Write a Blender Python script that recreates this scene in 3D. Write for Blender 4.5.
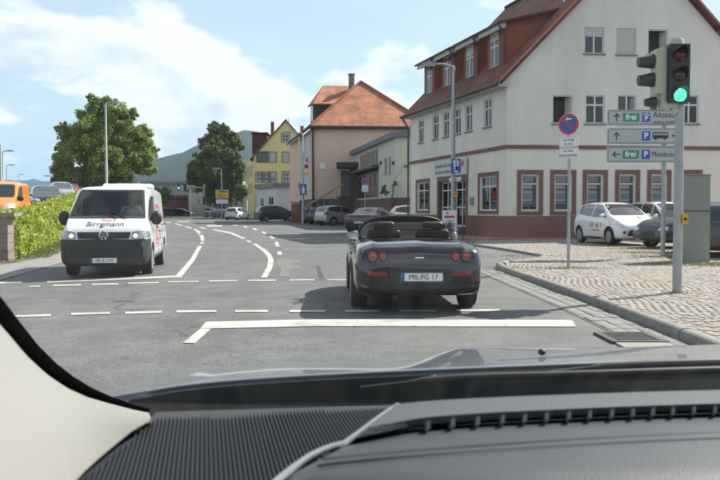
import bpy, bmesh, math, random
import numpy as np
from mathutils import Vector, Matrix
from mathutils.bvhtree import BVHTree
from mathutils.geometry import tessellate_polygon
R = math.radians
random.seed(7); rng = np.random.default_rng(7)
scene = bpy.context.scene
for o in list(bpy.data.objects): bpy.data.objects.remove(o)
COL = scene.collection

# ------------------------------------------------------------------ camera
CAMZ, FPX, HOR = 1.30, 810.0, 209.0
PITCH = math.atan((240-HOR)/FPX)
cam_d = bpy.data.cameras.new('camera'); cam = bpy.data.objects.new('camera', cam_d); COL.objects.link(cam)
cam_d.sensor_width = 36; cam_d.lens = FPX/720*36; cam_d.clip_start = .02; cam_d.clip_end = 20000
cam.location = (0, 0, CAMZ); cam.rotation_euler = (R(90)-PITCH, 0, 0)
cam_d.dof.use_dof = True; cam_d.dof.focus_distance = 14; cam_d.dof.aperture_fstop = 14
scene.camera = cam

# ------------------------------------------------------------------ light
SUN_EL, SUN_AZ = R(44), math.atan2(.81, .585)      # azimuth clockwise from +Y
sdir = Vector((math.sin(SUN_AZ)*math.cos(SUN_EL), math.cos(SUN_AZ)*math.cos(SUN_EL), math.sin(SUN_EL)))
sun_d = bpy.data.lights.new('sun', 'SUN'); sun = bpy.data.objects.new('sun', sun_d); COL.objects.link(sun)
sun_d.energy = 4.2; sun_d.angle = R(.55); sun_d.color = (1, .95, .87)
sun.rotation_euler = sdir.to_track_quat('Z', 'Y').to_euler()
world = bpy.data.worlds.new('World'); scene.world = world; world.use_nodes = True
wn, wl = world.node_tree.nodes, world.node_tree.links
for n in list(wn): wn.remove(n)
def wnode(t, **kw):
    n = wn.new(t)
    for k, v in kw.items(): setattr(n, k, v)
    return n
wo = wnode('ShaderNodeOutputWorld'); bg = wnode('ShaderNodeBackground'); bg.inputs[1].default_value = .066
sky = wnode('ShaderNodeTexSky', sky_type='NISHITA', sun_disc=False)
sky.sun_elevation = SUN_EL; sky.sun_rotation = SUN_AZ; sky.air_density = 1.1; sky.dust_density = 1.0; sky.ozone_density = 1.2
tc = wnode('ShaderNodeTexCoord'); sep = wnode('ShaderNodeSeparateXYZ'); wl.new(tc.outputs['Generated'], sep.inputs[0])
mx = wnode('ShaderNodeMath', operation='MAXIMUM'); wl.new(sep.outputs[2], mx.inputs[0]); mx.inputs[1].default_value = 0
ad = wnode('ShaderNodeMath', operation='ADD'); wl.new(mx.outputs[0], ad.inputs[0]); ad.inputs[1].default_value = .32
dv = wnode('ShaderNodeVectorMath', operation='DIVIDE'); cmb = wnode('ShaderNodeCombineXYZ')
wl.new(ad.outputs[0], cmb.inputs[0]); wl.new(ad.outputs[0], cmb.inputs[1]); wl.new(ad.outputs[0], cmb.inputs[2])
wl.new(tc.outputs['Generated'], dv.inputs[0]); wl.new(cmb.outputs[0], dv.inputs[1])
def wm(op, a_, b_=None, c_=None, clamp=False):
    n = wnode('ShaderNodeMath', operation=op); n.use_clamp = clamp
    for i_, v_ in enumerate((a_, b_, c_)):
        if v_ is None: continue
        if isinstance(v_, (int, float)): n.inputs[i_].default_value = v_
        else: wl.new(v_, n.inputs[i_])
    return n.outputs[0]
def wnoise(vec, scale, det, rough, dist=0):
    n = wnode('ShaderNodeTexNoise'); n.inputs['Scale'].default_value = scale; n.inputs['Detail'].default_value = det; n.inputs['Roughness'].default_value = rough; n.inputs['Distortion'].default_value = dist
    wl.new(vec, n.inputs['Vector']); return n.outputs[0]
# cumulus: big soft masses, their edges broken up by finer billows; the same field, shifted towards the sun, gives the lit and the grey sides
def cloud_field(shift):
    m_ = wnode('ShaderNodeMapping'); m_.inputs['Location'].default_value = (CLX+shift[0], CLY+shift[1], CLZ+shift[2]); m_.inputs['Scale'].default_value = (1, .8, 1.9)
    wl.new(dv.outputs[0], m_.inputs[0]); v_ = m_.outputs[0]
    big = wnoise(v_, 1.15, 2, .5); mid = wnoise(v_, 4.6, 10, .5, .1)
    return wm('ADD', wm('MULTIPLY', big, .56), wm('MULTIPLY', mid, .46)), v_
CLX, CLY, CLZ = .46, 1.1, .86
f0_, vv_ = cloud_field((0, 0, 0)); f1_, _ = cloud_field((.05, .03, .12))
rp = wnode('ShaderNodeValToRGB'); rp.color_ramp.elements[0].position = .492; rp.color_ramp.elements[1].position = .54
rp.color_ramp.elements[0].color = (.14, .14, .14, 1); rp.color_ramp.elements[1].color = (.97, .97, .97, 1); wl.new(f0_, rp.inputs[0])
lit = wm('MULTIPLY_ADD', wm('SUBTRACT', f0_, f1_), 7.0, .62, True)
rp2 = wnode('ShaderNodeValToRGB'); rp2.color_ramp.elements[0].position = .15; rp2.color_ramp.elements[1].position = .85
rp2.color_ramp.elements[0].color = (5.9, 6.4, 6.9, 1); rp2.color_ramp.elements[1].color = (8.1, 8.1, 8.05, 1); wl.new(lit, rp2.inputs[0])
mix = wnode('ShaderNodeMix', data_type='RGBA'); fade = wm('MULTIPLY_ADD', sep.outputs[2], 11.0, .25, True); wl.new(wm('MULTIPLY', rp.outputs[0], fade), mix.inputs[0])
pale = wnode('ShaderNodeMix', data_type='RGBA'); wl.new(wm('MULTIPLY_ADD', sep.outputs[2], -1.6, .94, True), pale.inputs[0])
wl.new(sky.outputs[0], pale.inputs[6]); pale.inputs[7].default_value = (5.1, 6.5, 7.4, 1)     # pale summer haze low over the horizon, all the way round
wl.new(pale.outputs[2], mix.inputs[6]); wl.new(rp2.outputs[0], mix.inputs[7])
wl.new(mix.outputs[2], bg.inputs[0]); wl.new(bg.outputs[0], wo.inputs[0])
scene.view_settings.view_transform = 'Standard'; scene.view_settings.look = 'None'
scene.view_settings.gamma = 1; scene.view_settings.exposure = 1.1
scene.render.engine = 'CYCLES'
scene.render.resolution_x = 1024; scene.render.resolution_y = 683
scene.cycles.max_bounces = 8; scene.cycles.transparent_max_bounces = 16

# ------------------------------------------------------------------ placement maths (metres; x right, y ahead, z up)
def gz(x, y):
    t = min(1, max(0, (y-22)/23.0)); t = t*t*(3-2*t)
    return -0.024*min(7, max(0, -x-.5))*(1-t)
def ray(px, py):
    dx, dy = (px-360)/FPX, (240-py)/FPX
    c, s = math.cos(PITCH), math.sin(PITCH)
    return Vector((dx, c+dy*s, -s+dy*c))
def at(px, py, z=None):
    """point of the ground (or of height z) seen at a photo pixel"""
    d = ray(px, py); zz = z if z is not None else 0
    for _ in range(12):
        t = (zz-CAMZ)/d.z; p = Vector((0, 0, CAMZ))+d*t
        if z is not None: break
        zz = gz(p.x, p.y)
    return p
def atY(px, py, Y):
    d = ray(px, py); return Vector((0, 0, CAMZ))+d*(Y/d.y)
def onplane(P0, d, px, py):
    """(u, z) on the vertical plane through P0 along d"""
    r = ray(px, py)
    t = (P0[0]*d[1]-P0[1]*d[0])/(r.x*d[1]-r.y*d[0])
    u = ((t*r.x-P0[0])*d[0]+(t*r.y-P0[1])*d[1])
    return u, CAMZ+t*r.z

# ------------------------------------------------------------------ materials
MATS = {}
def mat(name, col, rough=.6, metal=0, var=0, vscale=3, bump=0, bscale=40, coat=0, spec=.5, emit=None, estr=0, var2=None, trans=0, island=0):
    if name in MATS: return MATS[name]
    m = bpy.data.materials.new(name); m.use_nodes = True; nt = m.node_tree; N, L = nt.nodes, nt.links
    b = N['Principled BSDF']; b.inputs['Base Color'].default_value = (*col, 1)
    b.inputs['Roughness'].default_value = rough; b.inputs['Metallic'].default_value = metal
    b.inputs['Coat Weight'].default_value = coat; b.inputs['Coat Roughness'].default_value = .04
    b.inputs['Specular IOR Level'].default_value = spec
    if emit: b.inputs['Emission Color'].default_value = (*emit, 1); b.inputs['Emission Strength'].default_value = estr
    src = None
    if var or bump:
        tc = N.new('ShaderNodeTexCoord')
    if var:
        n1 = N.new('ShaderNodeTexNoise'); n1.inputs['Scale'].default_value = vscale; n1.inputs['Detail'].default_value = 8; n1.inputs['Roughness'].default_value = .65
        L.new(tc.outputs['Object'], n1.inputs['Vector'])
        r = N.new('ShaderNodeValToRGB'); r.color_ramp.elements[0].position = .3; r.color_ramp.elements[1].position = .7
        c2 = var2 or tuple(c*(1-var) for c in col); c1 = tuple(min(1, c*(1+var*.6)) for c in col)
        r.color_ramp.elements[0].color = (*c2, 1); r.color_ramp.elements[1].color = (*c1, 1)
        L.new(n1.outputs[0], r.inputs[0]); src = r.outputs[0]
    if island:
        g = N.new('ShaderNodeNewGeometry'); mr = N.new('ShaderNodeMapRange'); mr.inputs[3].default_value = 1-island; mr.inputs[4].default_value = 1+island
        L.new(g.outputs['Random Per Island'], mr.inputs[0])
        vm = N.new('ShaderNodeVectorMath'); vm.operation = 'SCALE'
        if src: L.new(src, vm.inputs[0])
        else: vm.inputs[0].default_value = col
        L.new(mr.outputs[0], vm.inputs['Scale']); src = vm.outputs[0]
    if src: L.new(src, b.inputs['Base Color'])
    if bump:
        n2 = N.new('ShaderNodeTexNoise'); n2.inputs['Scale'].default_value = bscale; n2.inputs['Detail'].default_value = 5
        L.new(tc.outputs['Object'], n2.inputs['Vector'])
        bp = N.new('ShaderNodeBump'); bp.inputs['Strength'].default_value = min(1, bump); bp.inputs['Distance'].default_value = .02
        L.new(n2.outputs[0], bp.inputs['Height']); L.new(bp.outputs[0], b.inputs['Normal'])
    MATS[name] = m; return m
def thin_glass(name, tint=(.8, .85, .85), refl=.12, rough=0):
    m = bpy.data.materials.new(name); m.use_nodes = True; N, L = m.node_tree.nodes, m.node_tree.links
    for n in list(N): N.remove(n)
    o = N.new('ShaderNodeOutputMaterial'); t = N.new('ShaderNodeBsdfTransparent'); g = N.new('ShaderNodeBsdfGlossy')
    t.inputs[0].default_value = (*tint, 1); g.inputs['Roughness'].default_value = rough; g.inputs['Color'].default_value = (1, 1, 1, 1)
    fr = N.new('ShaderNodeFresnel'); fr.inputs[0].default_value = 1.45
    sc = N.new('ShaderNodeMath'); sc.operation = 'MULTIPLY'; sc.inputs[1].default_value = refl/.04*.35; sc.use_clamp = True
    L.new(fr.outputs[0], sc.inputs[0]); mxs = N.new('ShaderNodeMixShader'); L.new(sc.outputs[0], mxs.inputs[0])
    L.new(t.outputs[0], mxs.inputs[1]); L.new(g.outputs[0], mxs.inputs[2]); L.new(mxs.outputs[0], o.inputs[0])
    MATS[name] = m; return m

# ------------------------------------------------------------------ mesh helper
def frame_mat(d, up=Vector((0, 0, 1))):
    z = Vector(d).normalized(); x = up.cross(z)
    if x.length < 1e-4: x = Vector((1, 0, 0)).cross(z)
    x.normalize(); y = z.cross(x); return Matrix((x, y, z)).transposed()
class MB:
    def __init__(s): s.v = []; s.f = []; s.m = []; s.uv = []
    def add(s, vs, fs, m=0, uv=None):
        b = len(s.v); s.v += [tuple(v) for v in vs]
        for i, f in enumerate(fs): s.f.append([b+k for k in f]); s.m.append(m); s.uv.append(uv[i] if uv else None)
        return s
    def box(s, c, size, rot=None, m=0):
        hx, hy, hz = size[0]/2, size[1]/2, size[2]/2; c = Vector(c)
        vs = [Vector((a*hx, b*hy, d*hz)) for a in (-1, 1) for b in (-1, 1) for d in (-1, 1)]
        if rot is not None:
            rm = Matrix.Rotation(rot, 3, 'Z') if isinstance(rot, (int, float)) else rot
            vs = [rm@v for v in vs]
        return s.add([v+c for v in vs], [(0, 1, 3, 2), (4, 6, 7, 5), (0, 4, 5, 1), (2, 3, 7, 6), (0, 2, 6, 4), (1, 5, 7, 3)], m)
    def quad(s, a, b, c, d, m=0, uv=None): return s.add([a, b, c, d], [(0, 1, 2, 3)], m, [uv] if uv else None)
    def prism(s, poly, ext, m=0):
        """poly: list of Vectors (planar), extruded by vector ext"""
        n = len(poly); e = Vector(ext); p = [Vector(q) for q in poly]
        return s.add(p+[q+e for q in p], [tuple(range(n))[::-1], tuple(range(n, 2*n))]+[(i, (i+1) % n, (i+1) % n+n, i+n) for i in range(n)], m)
    def tube(s, pts, r, n=8, m=0, cap=True):
        pts = [Vector(p) for p in pts]; k = len(pts); rs = r if isinstance(r, (list, tuple)) else [r]*k
        b = len(s.v); prev = None
        for i, p in enumerate(pts):
            d = (pts[min(i+1, k-1)]-pts[max(i-1, 0)])
            if d.length < 1e-9: d = Vector((0, 0, 1))
            d.normalize()
            if prev is None:
                x = Vector((1, 0, 0)) if abs(d.x) < .9 else Vector((0, 1, 0))
            else: x = prev
            x = (x-d*x.dot(d)).normalized(); prev = x; y = d.cross(x)
            for j in range(n):
                a = 2*math.pi*j/n; s.v.append(tuple(p+(x*math.cos(a)+y*math.sin(a))*rs[i]))
        for i in range(k-1):
            for j in range(n):
                s.f.append([b+i*n+j, b+i*n+(j+1) % n, b+(i+1)*n+(j+1) % n, b+(i+1)*n+j]); s.m.append(m); s.uv.append(None)
        if cap:
            s.f.append([b+j for j in range(n)][::-1]); s.m.append(m); s.uv.append(None)
            s.f.append([b+(k-1)*n+j for j in range(n)]); s.m.append(m); s.uv.append(None)
        return s
    def lathe(s, prof, c=(0, 0, 0), axis=(0, 0, 1), n=20, m=0):
        closed = prof[0] == prof[-1]
        """prof: list of (radius, height)"""
        M = frame_mat(axis); c = Vector(c); b = len(s.v); k = len(prof)
        for r, h in prof:
            for j in range(n):
                a = 2*math.pi*j/n; s.v.append(tuple(c+M@Vector((r*math.cos(a), r*math.sin(a), h))))
        for i in range(k-1):
            for j in range(n):
                s.f.append([b+i*n+j, b+i*n+(j+1) % n, b+(i+1)*n+(j+1) % n, b+(i+1)*n+j]); s.m.append(m); s.uv.append(None)
        for i, fl in () if closed else ((0, True), (k-1, False)):
            if prof[i][0] > 1e-6:
                f = [b+i*n+j for j in range(n)]; s.f.append(f[::-1] if fl else f); s.m.append(m); s.uv.append(None)
        return s
    def mesh(s, name, mats, smooth=False):
        me = bpy.data.meshes.new(name); me.from_pydata(s.v, [], s.f)
        for m in (mats if isinstance(mats, (list, tuple)) else [mats]): me.materials.append(m)
        if any(s.m): me.polygons.foreach_set('material_index', s.m)
        if any(u is not None for u in s.uv):
            ul = me.uv_layers.new(name='UVMap')
            for p, u in zip(me.polygons, s.uv):
                if u:
                    for li, q in zip(p.loop_indices, u): ul.data[li].uv = q
        if smooth: smooth_by_angle(me, smooth if smooth is not True else 40)
        me.update(); return me
    def build(s, name, mats, parent=None, smooth=False, **kw):
        return link(name, s.mesh(name, mats, smooth), parent, **kw)
def smooth_by_angle(me, ang=40):
    me.polygons.foreach_set('use_smooth', [True]*len(me.polygons))
    bm = bmesh.new(); bm.from_mesh(me); lim = R(ang)
    for e in bm.edges:
        if len(e.link_faces) == 2: e.smooth = e.calc_face_angle(0) < lim
    bm.to_mesh(me); bm.free()
def link(name, me, parent=None, label=None, cat=None, group=None, kind=None, loc=None, rot=None):
    o = bpy.data.objects.new(name, me); COL.objects.link(o)
    if parent: o.parent = parent
    if loc is not None: o.location = loc
    if rot is not None: o.rotation_euler = (0, 0, rot) if isinstance(rot, (int, float)) else rot
    tag(o, label, cat, group, kind); return o
def tag(o, label=None, cat=None, group=None, kind=None):
    if label: o['label'] = label
    if cat: o['category'] = cat
    if group: o['group'] = group
    if kind: o['kind'] = kind
    return o
def thing(name, label, cat, loc=(0, 0, 0), rot=0, group=None):
    return link(name, None, None, label, cat, group, None, loc, rot)
def copy_tree(o, parent=None):
    c = o.copy(); COL.objects.link(c)
    if parent: c.parent = parent
    for ch in list(o.children): copy_tree(ch, c)
    return c
def tube_sheet(poly, z): return [Vector((p[0], p[1], z)) for p in poly]
def text_mesh(txt, size, mat_, parent, loc, rotm, name='lettering', ext=.002, ax='LEFT', sx=1, bold=0, italic=0, **kw):
    """flat lettering: local x right, y up, in frame rotm (3x3) at loc"""
    cu = bpy.data.curves.new(name, 'FONT'); cu.body = txt; cu.size = size; cu.align_x = ax; cu.align_y = 'CENTER'
    cu.extrude = ext; cu.offset = bold; cu.shear = italic; cu.resolution_u = 3
    t = bpy.data.objects.new('tmp', cu); COL.objects.link(t)
    dg = bpy.context.evaluated_depsgraph_get(); me = bpy.data.meshes.new_from_object(t.evaluated_get(dg))
    bpy.data.objects.remove(t)
    M = Matrix.Translation(loc)@rotm.to_4x4()@Matrix.Diagonal((sx, 1, 1, 1)); me.transform(M)
    me.materials.clear(); me.materials.append(mat_)
    return link(name, me, parent, **kw)
def wallrot(d):
    """rotation whose local x runs along d (2D), y up, z outward (right of d)"""
    d = Vector((d[0], d[1], 0)).normalized(); up = Vector((0, 0, 1)); n = d.cross(up)
    return Matrix((d, up, n)).transposed()
# ------------------------------------------------------------------ shared materials
def asphalt_mat():
    m = bpy.data.materials.new('asphalt'); m.use_nodes = True; N, L = m.node_tree.nodes, m.node_tree.links
    b = N['Principled BSDF']; b.inputs['Roughness'].default_value = .78; b.inputs['Specular IOR Level'].default_value = .45
    tc = N.new('ShaderNodeTexCoord')
    def noise(s, d=6, r=.6):
        n = N.new('ShaderNodeTexNoise'); n.inputs['Scale'].default_value = s; n.inputs['Detail'].default_value = d; n.inputs['Roughness'].default_value = r
        L.new(tc.outputs['Object'], n.inputs['Vector']); return n.outputs[0]
    def ramp(src, a, ca, b_, cb):
        r = N.new('ShaderNodeValToRGB'); r.color_ramp.elements[0].position = a; r.color_ramp.elements[1].position = b_
        r.color_ramp.elements[0].color = (*ca, 1); r.color_ramp.elements[1].color = (*cb, 1); L.new(src, r.inputs[0]); return r.outputs[0]
    def mul(a, b_):
        x = N.new('ShaderNodeMix'); x.data_type = 'RGBA'; x.blend_type = 'MULTIPLY'; x.inputs[0].default_value = 1; L.new(a, x.inputs[6]); L.new(b_, x.inputs[7]); return x.outputs[2]
    base = ramp(noise(.35, 5), .3, (.115, .118, .116), .72, (.175, .177, .172))
    # tyre lanes: long streaks along the road
    mp_ = N.new('ShaderNodeMapping'); mp_.inputs['Scale'].default_value = (1.1, .06, 1); L.new(tc.outputs['Object'], mp_.inputs[0])
    sn = N.new('ShaderNodeTexNoise'); sn.inputs['Scale'].default_value = 1.2; sn.inputs['Detail'].default_value = 3; L.new(mp_.outputs[0], sn.inputs['Vector'])
    base = mul(base, ramp(sn.outputs[0], .35, (.88, .88, .88), .65, (1, 1, 1)))
    grain = ramp(noise(90, 3, .8), .34, (.35, .35, .35), .66, (1.5, 1.5, 1.48))
    base = mul(base, ramp(noise(38, 2, .6), .38, (.72, .72, .72), .62, (1.2, 1.2, 1.2)))
    base = mul(base, ramp(noise(1.7, 7, .7), .42, (.80, .80, .79), .6, (1.04, 1.04, 1.04)))
    base = mul(base, grain)
    vo = N.new('ShaderNodeTexVoronoi'); vo.feature = 'DISTANCE_TO_EDGE'; vo.inputs['Scale'].default_value = .16
    wz = N.new('ShaderNodeTexNoise'); wz.inputs['Scale'].default_value = 1.4; wz.inputs['Detail'].default_value = 6; L.new(tc.outputs['Object'], wz.inputs['Vector'])
    av = N.new('ShaderNodeMix'); av.data_type = 'RGBA'; av.blend_type = 'LINEAR_LIGHT'; av.inputs[0].default_value = .6
    L.new(tc.outputs['Object'], av.inputs[6]); L.new(wz.outputs[1], av.inputs[7]); L.new(av.outputs[2], vo.inputs['Vector'])
    crack = ramp(vo.outputs['Distance'], .0, (.32, .31, .30), .006, (1, 1, 1))
    cm = N.new('ShaderNodeMix'); cm.data_type = 'RGBA'; L.new(ramp(noise(.22, 2), .44, (0, 0, 0), .5, (1, 1, 1)), cm.inputs[0])
    cm.inputs[6].default_value = (1, 1, 1, 1); L.new(crack, cm.inputs[7])
    base = mul(base, cm.outputs[2]); L.new(base, b.inputs['Base Color'])
    bp = N.new('ShaderNodeBump'); bp.inputs['Strength'].default_value = .5; bp.inputs['Distance'].default_value = .008
    L.new(noise(130, 3, .8), bp.inputs['Height']); L.new(bp.outputs[0], b.inputs['Normal'])
    MATS['asphalt'] = m; return m
ASPH = asphalt_mat()
def paint_worn():
    m = bpy.data.materials.new('road_paint'); m.use_nodes = True; N, L = m.node_tree.nodes, m.node_tree.links
    b = N['Principled BSDF']; b.inputs['Roughness'].default_value = .75
    tc = N.new('ShaderNodeTexCoord')
    n = N.new('ShaderNodeTexNoise'); n.inputs['Scale'].default_value = 7; n.inputs['Detail'].default_value = 9; n.inputs['Roughness'].default_value = .75
    L.new(tc.outputs['Object'], n.inputs['Vector']); r = N.new('ShaderNodeValToRGB')
    r.color_ramp.elements[0].position = .35; r.color_ramp.elements[1].position = .43
    r.color_ramp.elements[0].color = (.22, .22, .21, 1); r.color_ramp.elements[1].color = (.50, .49, .455, 1)
    L.new(n.outputs[0], r.inputs[0])
    n3 = N.new('ShaderNodeTexNoise'); n3.inputs['Scale'].default_value = 1.3; n3.inputs['Detail'].default_value = 7; n3.inputs['Roughness'].default_value = .7; L.new(tc.outputs['Object'], n3.inputs['Vector'])
    r3 = N.new('ShaderNodeValToRGB'); r3.color_ramp.elements[0].position = .36; r3.color_ramp.elements[1].position = .62; r3.color_ramp.elements[0].color = (.62, .61, .59, 1); L.new(n3.outputs[0], r3.inputs[0])
    x3 = N.new('ShaderNodeMix'); x3.data_type = 'RGBA'; x3.blend_type = 'MULTIPLY'; x3.inputs[0].default_value = 1; L.new(r.outputs[0], x3.inputs[6]); L.new(r3.outputs[0], x3.inputs[7]); L.new(x3.outputs[2], b.inputs['Base Color']); MATS['road_paint'] = m; return m
RPAINT = paint_worn()
def tile_mat(name, c1, c2, sc=(1, 1), cgrout=None, rotz=0, tw=.18, th=.3, bump=.8, vari=.5):
    """roof tiles / shingles in UV metres"""
    m = bpy.data.materials.new(name); m.use_nodes = True; N, L = m.node_tree.nodes, m.node_tree.links
    b = N['Principled BSDF']; b.inputs['Roughness'].default_value = .8
    tc = N.new('ShaderNodeTexCoord'); mpp = N.new('ShaderNodeMapping'); mpp.inputs['Rotation'].default_value = (0, 0, rotz)
    L.new(tc.outputs['UV'], mpp.inputs[0]); br = N.new('ShaderNodeTexBrick'); L.new(mpp.outputs[0], br.inputs['Vector'])
    br.inputs['Scale'].default_value = 1; br.inputs['Brick Width'].default_value = tw; br.inputs['Row Height'].default_value = th
    br.inputs['Mortar Size'].default_value = .018; br.inputs['Mortar Smooth'].default_value = .5; br.inputs['Bias'].default_value = 0
    br.inputs['Color1'].default_value = (*c1, 1); br.inputs['Color2'].default_value = (*c2, 1)
    g = cgrout or tuple(c*.35 for c in c1); br.inputs['Mortar'].default_value = (*g, 1)
    n = N.new('ShaderNodeTexNoise'); n.inputs['Scale'].default_value = .9; n.inputs['Detail'].default_value = 9; n.inputs['Roughness'].default_value = .7
    L.new(tc.outputs['Object'], n.inputs['Vector']); r = N.new('ShaderNodeValToRGB')
    r.color_ramp.elements[0].position = .35; r.color_ramp.elements[1].position = .65
    r.color_ramp.elements[0].color = (1-vari, 1-vari, 1-vari, 1); r.color_ramp.elements[1].color = (1.1, 1.1, 1.1, 1)
    L.new(n.outputs[0], r.inputs[0]); x = N.new('ShaderNodeMix'); x.data_type = 'RGBA'; x.blend_type = 'MULTIPLY'; x.inputs[0].default_value = 1
    L.new(br.outputs[0], x.inputs[6]); L.new(r.outputs[0], x.inputs[7]); L.new(x.outputs[2], b.inputs['Base Color'])
    bp = N.new('ShaderNodeBump'); bp.inputs['Strength'].default_value = bump; bp.inputs['Distance'].default_value = .03; bp.invert = True
    L.new(br.outputs['Fac'], bp.inputs['Height']); L.new(bp.outputs[0], b.inputs['Normal']); MATS[name] = m; return m
def plaster(name, col, dirt=.12):
    m = bpy.data.materials.new(name); m.use_nodes = True; N, L = m.node_tree.nodes, m.node_tree.links
    b = N['Principled BSDF']; b.inputs['Roughness'].default_value = .9; b.inputs['Specular IOR Level'].default_value = .2
    tc = N.new('ShaderNodeTexCoord')
    n = N.new('ShaderNodeTexNoise'); n.inputs['Scale'].default_value = .5; n.inputs['Detail'].default_value = 9; n.inputs['Roughness'].default_value = .65
    mp_ = N.new('ShaderNodeMapping'); mp_.inputs['Scale'].default_value = (1, 1, .35); L.new(tc.outputs['Object'], mp_.inputs[0]); L.new(mp_.outputs[0], n.inputs['Vector'])
    r = N.new('ShaderNodeValToRGB'); r.color_ramp.elements[0].position = .3; r.color_ramp.elements[1].position = .65
    r.color_ramp.elements[0].color = (*[c*(1-dirt) for c in col], 1); r.color_ramp.elements[1].color = (*col, 1)
    L.new(n.outputs[0], r.inputs[0]); L.new(r.outputs[0], b.inputs['Base Color'])
    n2 = N.new('ShaderNodeTexNoise'); n2.inputs['Scale'].default_value = 22; n2.inputs['Detail'].default_value = 6; L.new(tc.outputs['Object'], n2.inputs['Vector'])
    bp = N.new('ShaderNodeBump'); bp.inputs['Strength'].default_value = .35; bp.inputs['Distance'].default_value = .02
    L.new(n2.outputs[0], bp.inputs['Height']); L.new(bp.outputs[0], b.inputs['Normal']); MATS[name] = m; return m
def leaf_mat(name, ca, cb, scale=.8, island=.35, transl=.3):
    m = bpy.data.materials.new(name); m.use_nodes = True; N, L = m.node_tree.nodes, m.node_tree.links
    b = N['Principled BSDF']; b.inputs['Roughness'].default_value = .6; b.inputs['Specular IOR Level'].default_value = .3
    tc = N.new('ShaderNodeTexCoord'); n = N.new('ShaderNodeTexNoise'); n.inputs['Scale'].default_value = scale; n.inputs['Detail'].default_value = 4
    L.new(tc.outputs['Object'], n.inputs['Vector']); r = N.new('ShaderNodeValToRGB')
    r.color_ramp.elements[0].position = .35; r.color_ramp.elements[1].position = .65
    r.color_ramp.elements[0].color = (*ca, 1); r.color_ramp.elements[1].color = (*cb, 1); L.new(n.outputs[0], r.inputs[0])
    g = N.new('ShaderNodeNewGeometry'); mr = N.new('ShaderNodeMapRange'); mr.inputs[3].default_value = 1-island; mr.inputs[4].default_value = 1+island
    L.new(g.outputs['Random Per Island'], mr.inputs[0]); vm = N.new('ShaderNodeVectorMath'); vm.operation = 'SCALE'
    L.new(r.outputs[0], vm.inputs[0]); L.new(mr.outputs[0], vm.inputs['Scale']); L.new(vm.outputs[0], b.inputs['Base Color'])
    tr = N.new('ShaderNodeBsdfTranslucent'); L.new(vm.outputs[0], tr.inputs[0]); ms = N.new('ShaderNodeMixShader'); ms.inputs[0].default_value = transl
    L.new(b.outputs[0], ms.inputs[1]); L.new(tr.outputs[0], ms.inputs[2]); L.new(ms.outputs[0], N['Material Output'].inputs[0])
    MATS[name] = m; return m
WHITEF = mat('white_window_frame', (.62, .63, .62), .45)
GLASSD = mat('dark_window_glass', (.018, .022, .024), .04, spec=.9)
GLASSP = thin_glass('clear_pane', (.72, .76, .76), .16)
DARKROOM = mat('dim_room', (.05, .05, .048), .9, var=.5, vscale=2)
CURTAIN = mat('net_curtain', (.42, .42, .40), .9, var=.3, vscale=9)
SHUTTER = mat('roller_shutter', (.50, .50, .47), .7)
STONE_R = mat('red_sandstone', (.20, .105, .085), .85, var=.25, vscale=4, bump=.3, bscale=30)
PLINTH = plaster('plinth_render', (.25, .14, .115), .25)
GALV = mat('galvanised_steel', (.36, .38, .38), .5, .5, var=.2, vscale=6)
BLACKP = mat('black_plastic', (.02, .02, .021), .55)
RUBBER = mat('tyre_rubber', (.022, .022, .022), .85)
BARK = mat('bark', (.09, .07, .05), .95, var=.4, vscale=6, bump=.8, bscale=12)
SIGNW = mat('sign_white', (.74, .75, .75), .5)
SIGNBLUE = mat('sign_blue', (.02, .09, .36), .45)
SIGNRED = mat('sign_red', (.50, .03, .035), .45)
SIGNBLACK = mat('sign_black', (.015, .015, .015), .5)
SIGNGREEN = mat('sign_green', (.01, .24, .13), .5)
SIGNGREY = mat('sign_grey_board', (.40, .42, .43), .5)
SIGNYEL = mat('sign_yellow', (.80, .42, .02), .5)
CHROME = mat('chrome', (.7, .7, .7), .12, 1)
RIMM = mat('alloy_rim', (.42, .43, .44), .3, .8)
LIGHTGL = mat('headlamp_lens', (.55, .58, .60), .06, coat=1)
TAILR = mat('tail_lamp_red', (.26, .010, .009), .12, coat=1)
TAILL = mat('tail_lamp_orange', (.36, .05, .025), .12, coat=1)
DARKTRIM = mat('dark_trim', (.025, .026, .028), .45)
# ------------------------------------------------------------------ ground and road
def lotz(x, y): return .5+max(-.4, min(2.0, (y-31)*.040))
def sheet(name, xs, ys, zf, m, parent=None, **kw):
    b = MB(); nx, ny = len(xs), len(ys)
    vs = [(x, y, zf(x, y)) for y in ys for x in xs]
    b.add(vs, [(j*nx+i, j*nx+i+1, (j+1)*nx+i+1, (j+1)*nx+i) for j in range(ny-1) for i in range(nx-1)])
    return b.build(name, m, parent, smooth=True, **kw)
EARTH = mat('dry_earth', (.14, .13, .085), .95, var=.4, vscale=.15, bump=.5, bscale=3)
xs = sorted(set([-6000, -2500, -900, -300, -120, -60, -30, 30, 60, 120, 300, 900, 2500, 6000]))
ys = [-200, -50, -5, 10, 60, 100, 150, 220, 300, 500, 900, 1500, 2500, 4000, 8000]
sheet('ground', xs, ys, lambda x, y: -.32, EARTH, kind='structure')
xs = [-60, -40, -30, -24, -18, -14, -12, -10, -9, -8, -7.5, -7, -6, -5, -4, -3, -2, -1, -.5, 0, 4, 10, 20, 30, 60]
ys = [-12, -4, 2, 5]+list(np.arange(7, 48, 1.0))+[50, 55, 60, 70, 80, 100, 130, 170, 210]
ROAD = sheet('road', xs, ys, lambda x, y: gz(x, y), ASPH, kind='structure')
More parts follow.
